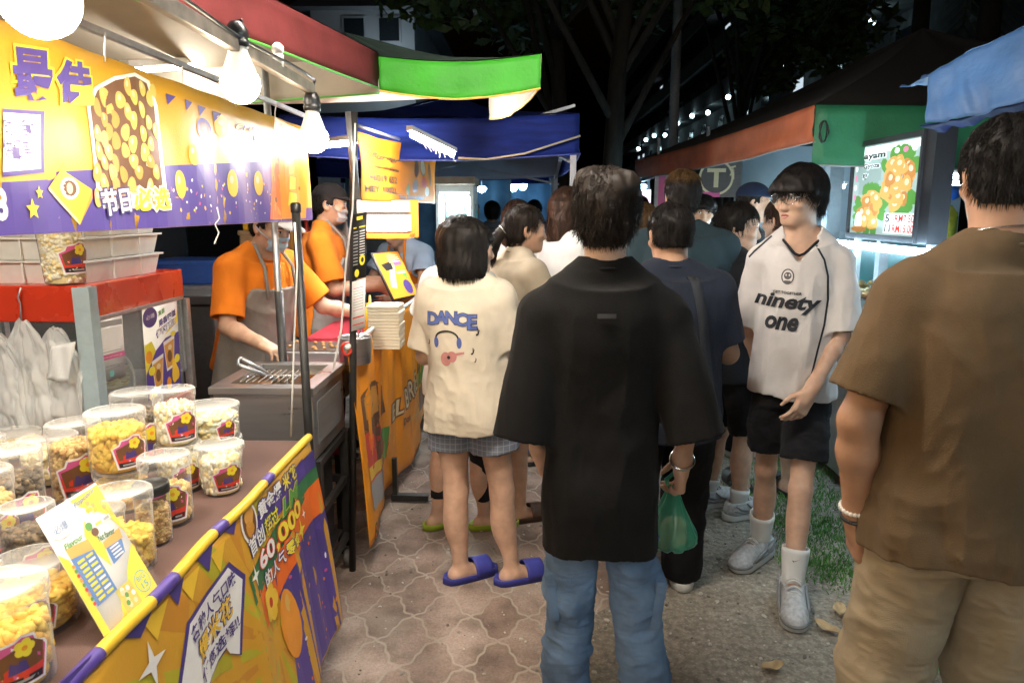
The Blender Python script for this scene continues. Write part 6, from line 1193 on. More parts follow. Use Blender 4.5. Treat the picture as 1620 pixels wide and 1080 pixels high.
rd = MB(); rd.tube([Vector((XL, 2.90, 1.012)) - O, Vector((XL, 5.1, .99)) - O], .011, 8); rd.build('top_rod', white_pl, root); kn = MB(); kn.tube([Vector((XL + .02 * cos(a) - .01, 2.93 + .01 * sin(2 * a), 1.0 + .025 * sin(a))) - O for a in np.linspace(0, 6.28, 16)], .006, 6); kn.build('red_tie', MATS['p_red'], root); ft = MB(); p_ = atz(620, 785, .03); p2 = atz(678, 786, .03); ft.bar(p_ - O, p2 - O, .045, .03); ft.bar(Vector((p_.x + .02, p_.y, .045)) - O, Vector((p_.x + .02, p_.y, .25)) - O, .025); ft.build('stand_foot', dkpole, root)
# hanging paper boxes rack
c_ = at(612, 345, 4.1); root = empty('box_rack', (c_.x, 4.1, c_.z), 0, 'orange hanging rack filled with white paper boxes', 'rack'); 
def rb(px0, py0, px1, py1, y0, y1, nm, m): a = at(px0, py1, 4.1); b_ = at(px1, py0, 4.1); O = Vector(root.location); MB().lohi(Vector((a.x, y0, a.z)) - O, Vector((b_.x, y1, b_.z)) - O, 0, .004).build(nm, m, root)
rb(566, 316, 660, 376, 4.12, 4.14, 'back_plate', MATS['p_orange']); rb(570, 318, 648, 336, 4.0, 4.118, 'upper_boxes', MATS['p_white']); rb(570, 339, 650, 366, 3.97, 4.118, 'lower_boxes', MATS['p_white']); rb(566, 368, 655, 376, 3.95, 4.118, 'lip', MATS['p_orange'])
# clutter at the back of the stalls
def crate(label, cat, lo, hi, m, lid=None, name='storage_box', bev=.012):
    c_ = Vector(((lo[0] + hi[0]) / 2, (lo[1] + hi[1]) / 2, lo[2])); root = empty(name, c_, 0, label, cat); b_ = MB(); b_.lohi(Vector(lo) - c_, Vector((hi[0], hi[1], hi[2] - (.05 if lid else 0))) - c_, 0, bev); b_.build('body', m, root); r_ = MB(); zz = hi[2] - (.048 if lid else .03)
    r_.lohi(Vector((lo[0] - .008, lo[1] - .008, zz + .0005)) - c_, Vector((hi[0] + .008, hi[1] + .008, hi[2] + .002)) - c_, 0, .006); r_.build('lid' if lid else 'rim', lid or m, root); return root
cw = mat('cooler_white', (.62, .60, .55), .5, .1); co = mat('cooler_orange', (.68, .24, .05), .5); cb = mat('crate_blue', (.03, .10, .40), .5); cg = mat('dark_bin', (.06, .065, .07), .55); cs_ = mat('carton', (.36, .24, .13), .85, .1)
crate('white cooler with an orange lid behind the popcorn machine', 'cooler', (-2.15, 4.2, .55), (-1.75, 4.6, .98), cw, co, 'cooler_box'); crate('dark plastic bin standing between machine and cook', 'bin', (-1.95, 3.75, .002), (-1.66, 4.05, 1.12), cg, cg, 'plastic_bin'); crate('black trolley box under the orange lidded cooler', 'box', (-2.2, 4.15, .002), (-1.7, 4.65, .54), MATS['dark_box'])
crate('blue crate on the shelf behind the white trays', 'crate', (-2.6, 4.9, 1.06), (-2.1, 5.3, 1.22), cb, None, 'plastic_crate'); crate('grey counter box under the blue crate', 'box', (-2.9, 4.8, .002), (-1.7, 5.4, 1.055), mat('counter_grey', (.24, .25, .27), .6)); crate('brown carton at the back of the tent beside the cook', 'carton', (-2.0, 5.0, 1.06), (-1.74, 5.3, 1.42), cs_, None, 'carton'); crate('pale blue chest with dark items behind the masked cook', 'chest', (-1.68, 4.85, .5), (-1.2, 5.3, 1.28), mat('chest_blue', (.16, .25, .36), .5), cw, 'chest_freezer')
crate('small yellow box on top of the brown carton', 'box', (-1.98, 5.02, 1.423), (-1.78, 5.2, 1.58), MATS['p_yellow']); crate('stack of dark boxes behind the white carrier bags', 'box', (-2.85, 2.6, .002), (-2.45, 3.2, 1.25), cg, None, 'storage_box')
bw = MB(); bw.grid(lambda u, v: Vector((-3.1, 1.0 + 5.5 * u, .02 + 2.1 * v)) + Vector((.04 * sin(u * 40) , 0, 0)), 120, 6); tag(bw.build('back_curtain', mat('dark_tarp', (.03, .034, .04), .8), None, .004), 'dark tarp hanging along the back of the two stalls', 'tarp')
for k in range(5):
    c_ = Vector((-1.62 + .09 * k, 5.0, 1.283)); root = empty('seasoning_bottle', c_, 0, ('amber', 'red', 'brown', 'green', 'white')[k] + ' seasoning bottle in the row on the pale blue chest', 'bottle', 'seasoning bottles'); MB().lathe([(.028, 0), (.032, .01), (.032, .13), (.013, .17), (.013, .2)], n=14).build('body', MATS[('p_nut', 'p_red', 'p_brown', 'p_green', 'p_white')[k]], root); MB().lathe([(.015, .2005), (.015, .225)], n=12).build('cap', MATS['p_red'] if k % 2 else blk_pl, root)
tc_ = MB(); MB()
greyp_ = mat('grey_panel', (.23, .28, .32), .5, .1)
# lit drinks fridge
a = at(690, 372, 6.2); b_ = at(748, 296, 6.2); root = empty('display_fridge', ((a.x + b_.x) / 2, 6.2, 0), 0, 'brightly lit glass door display fridge behind the bob haired girl', 'fridge'); O = Vector(root.location); lo = Vector((a.x, 6.2, .02)) - O; hi = Vector((b_.x, 6.8, b_.z + .02)) - O; fr = MB(); fr.lohi((lo.x, .03, lo.z), (lo.x + .03, .6, hi.z)); fr.lohi((hi.x - .03, .03, lo.z), (hi.x, .6, hi.z)); fr.lohi((lo.x + .031, .03, hi.z - .06), (hi.x - .031, .6, hi.z)); fr.lohi((lo.x + .031, .03, lo.z), (hi.x - .031, .6, .25)); fr.lohi((lo.x + .031, .56, .251), (hi.x - .031, .6, hi.z - .061)); fr.build('cabinet', white_pl, root)
lt = MB(); lt.tube([(lo.x + .045, .10, .35), (lo.x + .045, .10, hi.z - .1)], .012, 8); lt.tube([(hi.x - .045, .10, .35), (hi.x - .045, .10, hi.z - .1)], .012, 8); lt.build('interior_lamp', emit('fridge_lamp', (.75, .93, 1), 170), root)
for k in range(4): MB().lohi((lo.x + .06, .12, .45 + k * .32), (hi.x - .06, .55, .456 + k * .32)).build('shelf', steel, root)
bt = MB()
for k in range(3):
    for j in range(5): bt.lathe([(.025, 0), (.027, .12), (.012, .16), (.012, .19)], (lo.x + .09 + j * .055, .25, .457 + (k + 1) * .32), 10)
bt.build('bottles', MATS['p_teal'], root); MB().lohi((lo.x + .032, .0, .251), (hi.x - .032, .012, hi.z - .061)).build('glass_door', film('fridge_glass', (.8, .9, .95), .12, .05), root); MB().lohi((lo.x - .03, -.12, hi.z + .001), (hi.x + .02, .55, hi.z + .06)).build('header', wood, root)
for (px, py, Y, rl, hh, lab) in ((762, 300, 11, .05, .10, 'far white stall lamp shining left of the twin lamps'), (812, 290, 13, .05, .30, 'left of the two tall blue white lamps far down the lane'), (827, 289, 13.2, .05, .28, 'right of the two tall blue white lamps far down the lane'), (784, 311, 12, .045, .06, 'low far stall lamp under the twin lamps'), (798, 297, 14, .025, .45, 'thin upright far lamp beside the twin lamps'), (736, 317, 14, .05, .05, 'far lamp seen past the edge of the lit fridge'), (772, 318, 16, .06, .05, 'far lamp low over the crowd, left of the thin lamp'), (820, 312, 17, .05, .06, 'far lamp glowing over the heads of the crowd'), (752, 309, 18, .04, .04, 'tiny far lamp between fridge and white stall lamp'), (806, 316, 19, .05, .05, 'tiny far lamp low beneath the twin lamps'), (1013, 297, 9, .05, .08, 'round bright lamp in front of the pink lit panel')):
    c_ = at(px, py, Y); root = empty('stall_lamp', c_, 0, lab, 'lamp', 'far lamps of the other stalls'); g_ = MB(); rl *= 1.5; g_.lathe([(.001, -hh / 2), (rl * .7, -hh / 2 + rl * .3), (rl, -hh / 2 + rl), (rl, hh / 2 - rl * .6), (rl * .5, hh / 2), (.001, hh / 2)], n=14); g_.build('globe', emit('blue_white_lamp', (.42, .76, 1), 22), root); MB().tube([(0, 0, hh / 2 + .001), (0, .01, hh / 2 + .5)], .008, 5).build('cord', blk_pl, root)
for k, (x0, Y, w_, m_) in enumerate(((-2.9, 11.6, 2.6, (.20, .34, .48)), (-.6, 15.2, 3.0, (.16, .28, .42)), (-3.5, 20, 6.5, (.10, .17, .28)))):
    root = empty('stall_back_cloth', (x0, Y, 0), 0, ('pale blue', 'blue', 'dim blue')[k] + ' back cloth closing a far stall down the lane', 'backdrop cloth'); MB().grid(lambda u, v: Vector((w_ * u, .05 * sin(u * 40), .03 + 2.1 * v)), 60, 4).build('cloth', mat('far_cloth_%d' % k, m_, .8, .3, 3), root, .006); MB().bar((.02, .04, 0), (.02, .04, 2.3), .04).bar((w_ - .02, .04, 0), (w_ - .02, .04, 2.3), .04).build('post', greyp_, root)
for k, (x0, x1, Y, z, lab, mt) in enumerate(((-2.6, .3, 9.0, 2.15, 'far tent with a blue roof behind the lit fridge', 'blue_canvas'), (-3.2, .6, 12.5, 2.2, 'farthest blue tent over the blurred lamps', 'blue_canvas'))):
    tent('far_tent', lab, 'tent', [(x0, Y), (x1, Y), (x1, Y + 2.6), (x0, Y + 2.6)], ((x0 + x1) / 2, Y + 1.3, z + .7), z - .2, z, (blin, MATS[mt], MATS['blue_trim']), {0: (MATS[mt], .02, None), 1: (MATS[mt], .02, None)}, 9 + k); r_ = bpy.context.scene.objects
    o = [q for q in COL.objects if q.get('label') == lab][0]
    for x in (x0 + .03, x1 - .03): MB().bar(Vector((x, Y + .04, .0)) - Vector((o.location.x, o.location.y, 0)), Vector((x, Y + .04, z)) - Vector((o.location.x, o.location.y, 0)), .035).build('leg', MATS['grey_paint'], o)
for k, (x0, Y, m_) in enumerate(((-1.6, 9.4, 'chest_blue'), (-2.4, 11, 'cooler_white'), (-1.2, 13, 'chest_blue'))): crate(('blue', 'white', 'dark blue')[k] + ' stall counter far down the left side of the lane', 'counter', (x0 - .8, Y, .002), (x0 + .5, Y + .6, 1.0 + .1 * k), MATS[m_], None, 'stall_counter')
# ------------------------------------------------------------------ right-hand stalls
dkg = mat('dark_green_canvas', (.020, .085, .055), .75, .2, 6); grn = mat('green_flap', (.018, .16, .075), .6, .25, 5, .2, 60); orf = mat('orange_flap', (.42, .115, .045), .7, .25, 5, .2, 60); greyp = mat('grey_panel', (.23, .28, .32), .5, .1)
c0 = at(1291, 166, 4.05); c1 = at(1005, 250, 8.6); zt, zb = c0.z, c0.z - .26; x1 = c0.x
root = tent('green_stall_tent', 'dark green tent with an orange lane side flap over the lit food case', 'tent', [(c1.x, 8.6), (x1, 4.05), (x1 + 2.9, 3.75), (c1.x + 3.0, 8.4)], (x1 + 1.55, 6.1, 2.95), zb, zt, (dkg, mat('black_canvas', (.03, .026, .024), .8), mat('grey_trim', (.25, .25, .25), .7)), {0: (orf, .03, zt - .19), 1: (grn, .025, zt - .31)}, 12); O = Vector(root.location)
for (x, y) in ((x1 + .02, 4.1), (c1.x + .05, 8.5), (x1 + 2.85, 3.85)): MB().bar(Vector((x + .42, y, 0)) - O, Vector((x + .42, y, zt)) - O, .05).build('leg', greyp, root)
cbx = MB(); q = at(1303, 205, 4.0); cbx.tube([q - O + Vector((.02 * cos(a) * (1 + .2 * sin(a * 2.3)), .01 * sin(a * 1.7), .055 * sin(a) - .01)) for a in np.linspace(0, 6.28 * 4, 60)], .003, 5); cbx.build('rope_coil', blk_pl, root)
# lit food case
CX = 1.78; y0, y1 = 2.7, 6.0; root = empty('food_display_case', (CX + .35, 4, 0), 0, 'long glass food case with a glowing white light strip on its top edge', 'display case'); O = Vector(root.location); cz = 1.0; tz = 1.40
MB().lohi(Vector((CX, y0, .06)) - O, Vector((CX + .75, y1, cz)) - O, 0, .01).build('counter', mat('counter_panel', (.30, .33, .36), .4), root); MB().lohi(Vector((CX - .004, y0, cz)) - O, Vector((CX + .002, y1, tz - .03)) - O).build('front_glass', film('case_glass2', (.82, .9, .95), .02, .03, 1.12), root); tp = MB(); tp.lohi(Vector((CX - .02, y0, tz - .03)) - O, Vector((CX + .75, y1, tz - .004)) - O); tp.build('top_shelf', film('shelf_glass', (.85, .92, .95), .03, .05, 1.15), root)
coolstrip = emit('case_strip', (.62, .86, 1.0), 55); MB().lohi(Vector((CX - .036, y0, tz - .028)) - O, Vector((CX - .021, y1, tz - .006)) - O).build('light_strip', coolstrip, root); MB().lohi(Vector((CX + .02, y0 + .1, tz - .048)) - O, Vector((CX + .04, y1 - .1, tz - .032)) - O).build('inner_strip', emit('case_inner', (.7, .9, 1), 14), root)
MB().lohi(Vector((CX + .70, y0, cz + .001)) - O, Vector((CX + .74, y1, tz - .031)) - O).build('back_panel', mat('teal_panel', (.03, .30, .34), .5), root)
for k in range(9):
    yy = y0 + .2 + k * .36; root2 = empty('food_tray', (CX + .3, yy, cz + .002), 0, ('first', 'second', 'third', 'fourth', 'fifth', 'sixth', 'seventh', 'eighth', 'ninth')[k] + ' steel tray of fried food from the near end of the lit case', 'food tray', 'trays of fried food in the lit case'); t_ = MB(); t_.lohi((-.24, -.15, 0), (.30, .15, .012)); t_.lohi((-.24, -.15, .0125), (-.232, .15, .035)); t_.lohi((.292, -.15, .0125), (.30, .15, .035)); t_.build('tray', stain, root2); f_ = MB()
    for j in range(46): f_.lathe([(.002, 0), (.022, .006), (.026, .018), (.014, .030), (.002, .034)], (rr.uniform(-.20, .26), rr.uniform(-.12, .12), .013 + rr.uniform(0, .045)), 8)
    f_.build('fried_food', mat(('fried_gold', 'fried_brown', 'fried_pale')[k % 3], ((.55, .32, .08), (.30, .14, .04), (.60, .48, .26))[k % 3], .6, .35, 40), root2)
# lightbox sign
sy0, sy1 = atx(1455, 300, CX).y, atx(1350, 300, CX).y; z1 = atx(1350, 236, CX).z; z0 = atx(1350, 368, CX).z
root = empty('lightbox_sign', (CX, sy1, z0), 0, 'backlit fried wonton menu sign in a dark frame over the food case', 'sign'); O = Vector(root.location); W_, H_ = sy1 - sy0, z1 - z0; sm = lambda u, v, d: Vector((-.001 - d, -u * W_, v * H_))
fr = MB(); fr.lohi((.0, -W_ - .10, -.03), (.09, .02, H_ + .03)); fr.build('housing', mat('sign_black', (.03, .032, .038), .4), root); fr = MB(); fr.lohi((-.016, .0005, -.028), (-.0015, .02, H_ + .028)); fr.lohi((-.016, -W_ - .02, -.028), (-.0015, -W_ - .0005, H_ + .028)); fr.lohi((-.016, -W_, H_ + .0005), (-.0015, 0, H_ + .028)); fr.lohi((-.016, -W_, -.028), (-.0015, 0, -.0005)); fr.build('frame', MATS['sign_black'], root)
def glow(nm, col, k=1.0): emit(nm, col, .30 * k)
glow('s_bg', (.40, .56, .56), 1.2); glow('s_hi', (.85, 1, 1), 2.6); glow('s_green', (.10, .34, .06), 1.2); glow('s_gold', (.85, .48, .13), 1.0); glow('s_gold2', (.62, .28, .07)); glow('s_cream', (.95, .86, .62)); glow('s_red', (.8, .05, .03)); glow('s_white', (.9, .98, 1), 1.7); glow('s_grey', (.35, .5, .5), .9); glow('s_pink', (.9, .3, .5)); MATS['s_black'] = MATS['p_black']
P = Print(); P.rect(0, 0, 1, 1, 's_bg', .5); P.rect(.02, .91, .98, .985, 's_hi', .8); P.rect(.05, .60, .45, .80, 's_grey', .7); P.rect(.10, .45, .42, .66, 's_grey', .72)
r7 = random.Random(4)
for (cx, cy, rx, ry, nn_) in ((.70, .56, .26, .34, 30), (.30, .26, .20, .26, 16)):
    for k in range(26): a = r7.random() * 6.28; P.ell(cx + rx * .95 * cos(a), cy + ry * .95 * sin(a), .05, .09, 's_green', .9 + .002 * k, a + 1.2, 8)
    for k in range(nn_): a = r7.random() * 6.28; q = r7.random() ** .5 * .72; x_, y_ = cx + rx * q * cos(a), cy + ry * q * sin(a); P.ell(x_, y_, .075, .085, r7.choice(('s_gold', 's_gold2', 's_gold')), 1.2 + .02 * k, a, 12, .14); P.ell(x_ + .01, y_ + .02, .03, .035, 's_cream', 1.21 + .02 * k, a, 8)
for k, (tx, y_, w_) in enumerate((('ayam', .83, .34), ('Gyoza', .73, .26), ('饺', .62, .08))): fit(P, tx, (.16, y_), (.16 + w_, y_), .07, 's_black', 3, .04, 0, 's_white', .09)
P.rect(.56, .02, .99, .24, 's_white', 2.4); fit(P, '5', (.58, .14), (.64, .14), .085, 's_black', 3, .02); fit(P, '→', (.65, .15), (.71, .15), .04, 's_black', 3); fit(P, 'RM7.50', (.72, .14), (.98, .14), .085, 's_red', 3, .02); fit(P, '11', (.58, .035), (.66, .035), .085, 's_black', 3, .02); fit(P, 'RM15.00', (.69, .035), (.98, .035), .085, 's_red', 3, .02)
for k in range(3): P.ell(.66 + .12 * k, .90, .035, .03, 's_pink' if k == 1 else 's_white', 2)
for k in range(5): P.ell(.05, .86 - k * .11, .02, .035, ('s_pink', 's_white')[k % 2], 2)
P.ell(.14, .14, .06, .11, 's_white', 2); P.ell(.16, .05, .13, .035, 's_gold2', 2.2)
P.build('printed_artwork', sm, root, 0, .0012)
MB().lohi((.03, -W_ - .08, -.40), (.06, -W_ - .05, -.031)).lohi((.03, -.03, -.40), (.06, 0, -.031)).build('bracket', greyp, root)
# stall interior: back lamps, panels, hanging pouches
tube_light('cool tube light deep inside the green tent, left of the sign', at(1285, 300, 6.6), at(1335, 295, 6.3), .016, emit('case_tube', (.66, .86, 1), 130)); tube_light('pair tube light shining right of the menu sign', at(1472, 282, 5.4), at(1520, 278, 5.2), .016, MATS['case_tube']); tube_light('second tube light just under its twin right of the sign', at(1472, 292, 5.4), at(1520, 290, 5.2), .014, MATS['case_tube'])
a = at(1170, 330, 7.4); b_ = at(1330, 256, 7.4); root = empty('pale_partition', (a.x, 7.4, a.z - .6), 0, 'pale panel at the back of the green tent behind the jersey wearer', 'panel'); MB().lohi((0, 0, -.6), (b_.x - a.x + 1.2, .03, 1.2), 0, .004).build('panel', mat('pale_panel', (.35, .45, .52), .5, .15, 3), root)
MB().lohi((-.04, -.03, -.9), (0, 0.02, 1.3)).build('post', greyp, root)
a = at(1300, 380, 5.0); MB_ = MB(); MB_.bar(Vector((a.x + .05, 5.0, 0.0)), Vector((a.x + .05, 5.0, 2.1)), .09); tag(MB_.build('stall_post', greyp, None), 'wide grey post standing left of the backlit menu sign', 'post')
for k, (px0, px1, m_, lab) in enumerate(((1470, 1490, 'pouch_purple', 'purple drink pouch hanging right of the backlit sign'), (1484, 1508, 'pouch_yellow', 'yellow drink pouch hanging right of the purple one'))):
    mat('pouch_purple', (.26, .04, .36), .3, .2); mat('pouch_yellow', (.55, .50, .06), .3, .2); a = at(px0, 325, 4.2 - k * .12); b_ = at(px1, 388, 4.2 - k * .12); w_ = b_.x - a.x; h_ = a.z - b_.z; root = empty('drink_pouch', (a.x, a.y, b_.z), 0, lab, 'pouch', 'drink pouches hanging by the sign'); MB().grid(lambda u, v: Vector((w_ * (u if v < .8 else .5 + (u - .5) * (1 - (v - .8) * 3.2)), .035 * sin(pi * u) * (-1) * sin(pi * min(1, v + .12)), h_ * v)), 14, 16).build('pouch', MATS[m_], root, .02); MB().tube([(w_ / 2, 0, h_), (w_ / 2, .01, h_ + .12), (w_ / 2 + .03, .01, h_ + .3)], .004, 6).build('straw', white_pl, root)
o = MB(); o.lathe([(.001, -.05), (.04, -.03), (.05, 0), (.04, .03), (.001, .05)], (0, 0, 0), 16); q = at(1508, 305, 5.0); o = o.build('blue_balloon', mat('balloon_blue', (.02, .12, .55), .3)); o.location = q; tag(o, 'small blue ball hanging behind the drink pouches', 'ball')
# blue tarp at the top right
tarp = mat('pale_blue_tarp', (.055, .15, .36), .55, .3, 4, .3, 30); A = [at(1470, 118, 2.5), at(1530, 84, 2.4), at(1640, 34, 2.2)]; B = [at(1468, 196, 2.45), at(1540, 182, 2.3), at(1660, 150, 2.1)]
mb, th = sheet(A, B, 40, 14, 0, .016, 3); o = mb.build('tarp_awning', tarp, None, .003); tag(o, 'pale blue tarp awning reaching in from the upper right corner', 'awning'); mb, th = sheet(A, [p + Vector((.30, .8, .07)) for p in A], 20, 8, .03, .02, 5); mb.build('top_fold', tarp, o, .003); mb, th = sheet([p + Vector((0, .05, -.002)) for p in B], [p + Vector((.3, .5, .03)) for p in B], 24, 6, 0, .015, 2); mb.build('under_fold', bluev, o, .003); MB().bar((1.9, 2.35, 0), (1.9, 2.35, 2.2), .035).build('support_pole', greyp, o)
# far right-side panels and signs
def facing(name, label, cat, px0, py0, px1, py1, Y, base, draw=None, legs=True):
    a = at(px0, py1, Y); b_ = at(px1, py0, Y); root = empty(name, (a.x, Y, a.z), 0, label, cat); w_, h_ = b_.x - a.x, b_.z - a.z; MB().lohi((0, 0, 0), (w_, .02, h_)).build('panel', base, root)
    if draw: P = Print(); draw(P, w_, h_); P.build('printed_artwork', lambda u, v, d: Vector((u, -.001 - d, v)), root, 0, .002)
    if legs: MB().bar((.03, .035, -a.z), (.03, .035, h_ + .3), .03).bar((w_ - .03, .035, -a.z), (w_ - .03, .035, h_ + .3), .03).build('post', greyp, root)
    return root
def tsign(P, w, h):
    P.ell(w * .33, h * .52, h * .47, h * .47, 'p_cream', 1, n=28); P.ell(w * .33, h * .52, h * .41, h * .41, 't_dark', 2, n=28); fit(P, 'T', (w * .33 - h * .25, h * .26), (w * .33 + h * .25, h * .26), h * .5, 'p_cream', 3, .03); fit(P, '不', (w * .72, h * .45), (w * .92, h * .50), h * .35, 'p_cream', 3, .02, .2); P.rect(0, 0, w * .45, h * .14, 'p_pink', 1.5)
mat('t_dark', (.10, .085, .08), .7); facing('round_letter_sign', 'dark sign with a big letter T inside a ring', 'sign', 1112, 252, 1174, 312, 7.0, mat('sign_dark', (.12, .105, .10), .7), tsign)
def wsign(P, w, h): fit(P, 'THE BEST', (w * .4, h * .70), (w * .9, h * .70), h * .14, 'p_red', 2); P.rect(w * .1, h * .1, w * .3, h * .85, 'p_pink', 1)
facing('white_stall_banner', 'white upright banner with red words left of the T sign', 'banner', 1034, 266, 1094, 350, 7.6, mat('dim_white', (.42, .43, .45), .6), wsign)
facing('pink_lit_panel', 'pink white glowing panel under the round bright lamp', 'panel', 1014, 300, 1030, 336, 9.3, emit('pink_panel', (1, .7, .85), 1.1))
mb = MB(); a = at(1128, 420, 7.2); b_ = at(1185, 312, 7.2); mb.grid(lambda u, v: Vector((a.x + (b_.x - a.x) * u, 7.2 + .03 * sin(u * 30), .05 + (b_.z - .05) * v)), 40, 4); tag(mb.build('black_curtain', mat('black_cloth', (.012, .013, .016), .9), None, .005), 'black curtain hanging beneath the letter T sign', 'curtain')
mb = MB(); mb.bar(at(1015, 285, 8.8), at(1055, 272, 7.8), .04); tag(mb.build('pipe_rail', greyp), 'pale rail with clamps under the green tent\'s far end', 'rail')
# unseen lamps, added behind and above the camera to light lane and backs
bulb('unseen bulb added behind the camera to light the lane', Vector((-.35, -1.2, 2.05)), .05, .1, 'unseen bulbs added behind the camera for light'); bulb('unseen bulb added behind the camera to light the lane', Vector((.55, -1.4, 2.1)), .05, .1, 'unseen bulbs added behind the camera for light')  # both bulbs added out of view as extra light on the lane
tube_light('unseen tube light added high over the lane to brighten it', (-.60, 1.75, 2.52), (.35, 1.75, 2.52), .014, emit('lane_fill_tube', (1, .91, .80), 310))  # added above the frame to brighten the paving and the people
tube_light('unseen tube light added on the left behind the camera to light the lane', (-1.1, -.6, 2.2), (-1.1, -1.8, 2.2), .014); tube_light('unseen cool tube light added on the right behind the camera to light the ground', (2.0, .6, 2.15), (2.0, -.6, 2.15), .014, MATS['case_tube'])  # both tubes added out of view as fill from behind
# ------------------------------------------------------------------ the people of the lane
def plaid_mat(name, base, line):
    m, nt, b = newmat(name); L = nt.links; tc = N(nt, 'ShaderNodeTexCoord'); sx = N(nt, 'ShaderNodeSeparateXYZ'); L.new(tc.outputs['Object'], sx.inputs[0])
    def ln(sock, sc, w):
        a = N(nt, 'ShaderNodeMath', operation='MULTIPLY'); a.inputs[1].default_value = sc; L.new(sock, a.inputs[0]); f = N(nt, 'ShaderNodeMath', operation='FRACT'); L.new(a.outputs[0], f.inputs[0]); c = N(nt, 'ShaderNodeMath', operation='LESS_THAN'); c.inputs[1].default_value = w; L.new(f.outputs[0], c.inputs[0]); return c.outputs[0]
    mx = N(nt, 'ShaderNodeMath', operation='MAXIMUM'); L.new(ln(sx.outputs[0], 46, .13), mx.inputs[0]); L.new(ln(sx.outputs[2], 46, .13), mx.inputs[1])
    no = N(nt, 'ShaderNodeTexNoise'); no.inputs['Scale'].default_value = 300; bp = N(nt, 'ShaderNodeBump'); bp.inputs['Strength'].default_value = .2; bp.inputs['Distance'].default_value = .002; L.new(no.outputs[0], bp.inputs['Height']); L.new(bp.outputs[0], b.inputs['Normal'])
    c = N(nt, 'ShaderNodeMix', data_type='RGBA'); c.inputs[6].default_value = (*base, 1); c.inputs[7].default_value = (*line, 1); L.new(mx.outputs[0], c.inputs[0]); L.new(c.outputs[2], b.inputs['Base Color']); b.inputs['Roughness'].default_value = .9; MATS[name] = m; return m
blackt = cloth('black_cotton', (.0085, .0080, .0078)); cream = cloth('cream_cotton', (.68, .60, .47)); navy = cloth('navy_cotton', (.022, .027, .042)); teal = cloth('slate_cotton', (.028, .048, .058)); brown = cloth('brown_cotton', (.115, .075, .040)); beigec = cloth('beige_cotton', (.42, .345, .25)); whitec = cloth('white_cotton', (.66, .65, .62)); jersey = cloth('jersey_white', (.62, .585, .56), .7); khaki = cloth('khaki_twill', (.30, .235, .150)); denim = mat('denim', (.135, .215, .34), .9, .42, 7, .35, 380, spec=.15); blackpt = cloth('black_trousers', (.013, .013, .015)); grayc = cloth('grey_apron', (.235, .215, .195)); orangec = cloth('orange_polo', (.72, .20, .018)); trimd = cloth('dark_trim', (.02, .02, .026)); plaid = plaid_mat('plaid_grey_blue', (.155, .175, .225), (.30, .31, .34)); bluesl = mat('blue_foam', (.035, .040, .26), .55, .08); greensl = mat('green_foam', (.26, .34, .02), .6, .1); blacksl = mat('black_foam', (.015, .015, .016), .6); brownsl = mat('brown_leather', (.07, .035, .02), .5); darkc = cloth('dark_cotton', (.016, .018, .022)); sockw = cloth('sock_white', (.70, .69, .66)); shoew = mat('shoe_mesh', (.46, .465, .47), .7, .25, 60, .4, 300); shoes_ = mat('shoe_sole', (.55, .54, .51), .6, .1); metal = mat('silver', (.6, .6, .6), .25, .1, metal=1)
def band(p, name, c, d, r, th, m, squash=1.):
    d = Vector(d).normalized(); a = d.orthogonal().normalized(); b_ = d.cross(a); mb = MB(); mb.tube([Vector(c) + (a * cos(t) + b_ * sin(t)) * r for t in np.linspace(0, 2 * pi, 25)], th, 7, caps=False); return mb.build(name, m, p.o)
def beads(p, name, c, d, r, th, n, m):
    d = Vector(d).normalized(); a = d.orthogonal().normalized(); b_ = d.cross(a); mb = MB()
    for k in range(n): t = 2 * pi * k / n; q = Vector(c) + (a * cos(t) + b_ * sin(t)) * r; mb.lathe([(.0005, -th), (th * .75, -th * .66), (th, 0), (th * .75, th * .66), (.0005, th)], q, 8)
    return mb.build(name, m, p.o)
# --- black oversized tee, jeans, green bag
A_ = Person('person in an oversized black tee and blue cargo jeans carrying a green bag', .20, 1.95, 0, h=1.655, b=.73, bw=.90, shz=.787, head=(-6, 3, 0), R_arm=((.25, -.20, -1), (.10, .80, -1)), L_arm=((-.14, -.12, -1), (.20, 1.0, -1)), feet=((.165, .02, -10), (-.085, .10, 8)), skin='fair', res=.0045, bare=False, rhand=dict(d=(.05, .35, -1), n=(-.8, .1, -.1), t=(.1, 1, .2), curl=1.05, spread=.05, thumb=1.1), lhand=dict(n=(.9, -.2, 0), t=(.1, 1, 0), curl=.5), hs=.97)
A_.tee(blackt, hem=.385, rx=.042, hemrx=.034, ry=.05, sleeve=1.24, straight=True, rs=.066, rc=.080, amp=.017, seed=2, name='oversized_t_shirt', freq=(6.5, 6.5, 1.6), collar=blackt, fine=.0)
A_.bottoms(denim, 'jeans', .028, rt=.105, rk=.098, ra=.100, amp=.016, freq=(6, 6, 12), seed=5, hip=.010, fine=.0012)
for sg, i in ((1, 0), (-1, 1)):
    hp, kn, an, fa = A_.legs[i]; c_ = Vector(hp + (kn - hp) * .96) + Vector((sg * .054, -.014, 0)); mb = MB(); mb.box(c_, (.034, .115, .15), 0, Matrix.Rotation(sg * .10, 3, 'Y'), .014); mb.box(c_ + Vector((sg * .006, 0, .058)), (.034, .122, .045), 0, Matrix.Rotation(sg * .10, 3, 'Y'), .012); mb.build('cargo_pocket', denim, A_.o)
A_.hair('short', 'dark', 4600, .030, .75, th=.012, up=.36, zl=((-.12, -.080), (-.06, -.078), (-.03, -.034), (-.004, -.004), (.028, .0), (.034, .04), (.1, .05)), extra=[(ellip((.03, -.06, .075), (.06, .06, .05)), .02), (ellip((-.035, -.02, .09), (.055, .07, .045)), .02), (ellip((0, -.065, .03), (.066, .048, .065)), .02)], stick=.25)
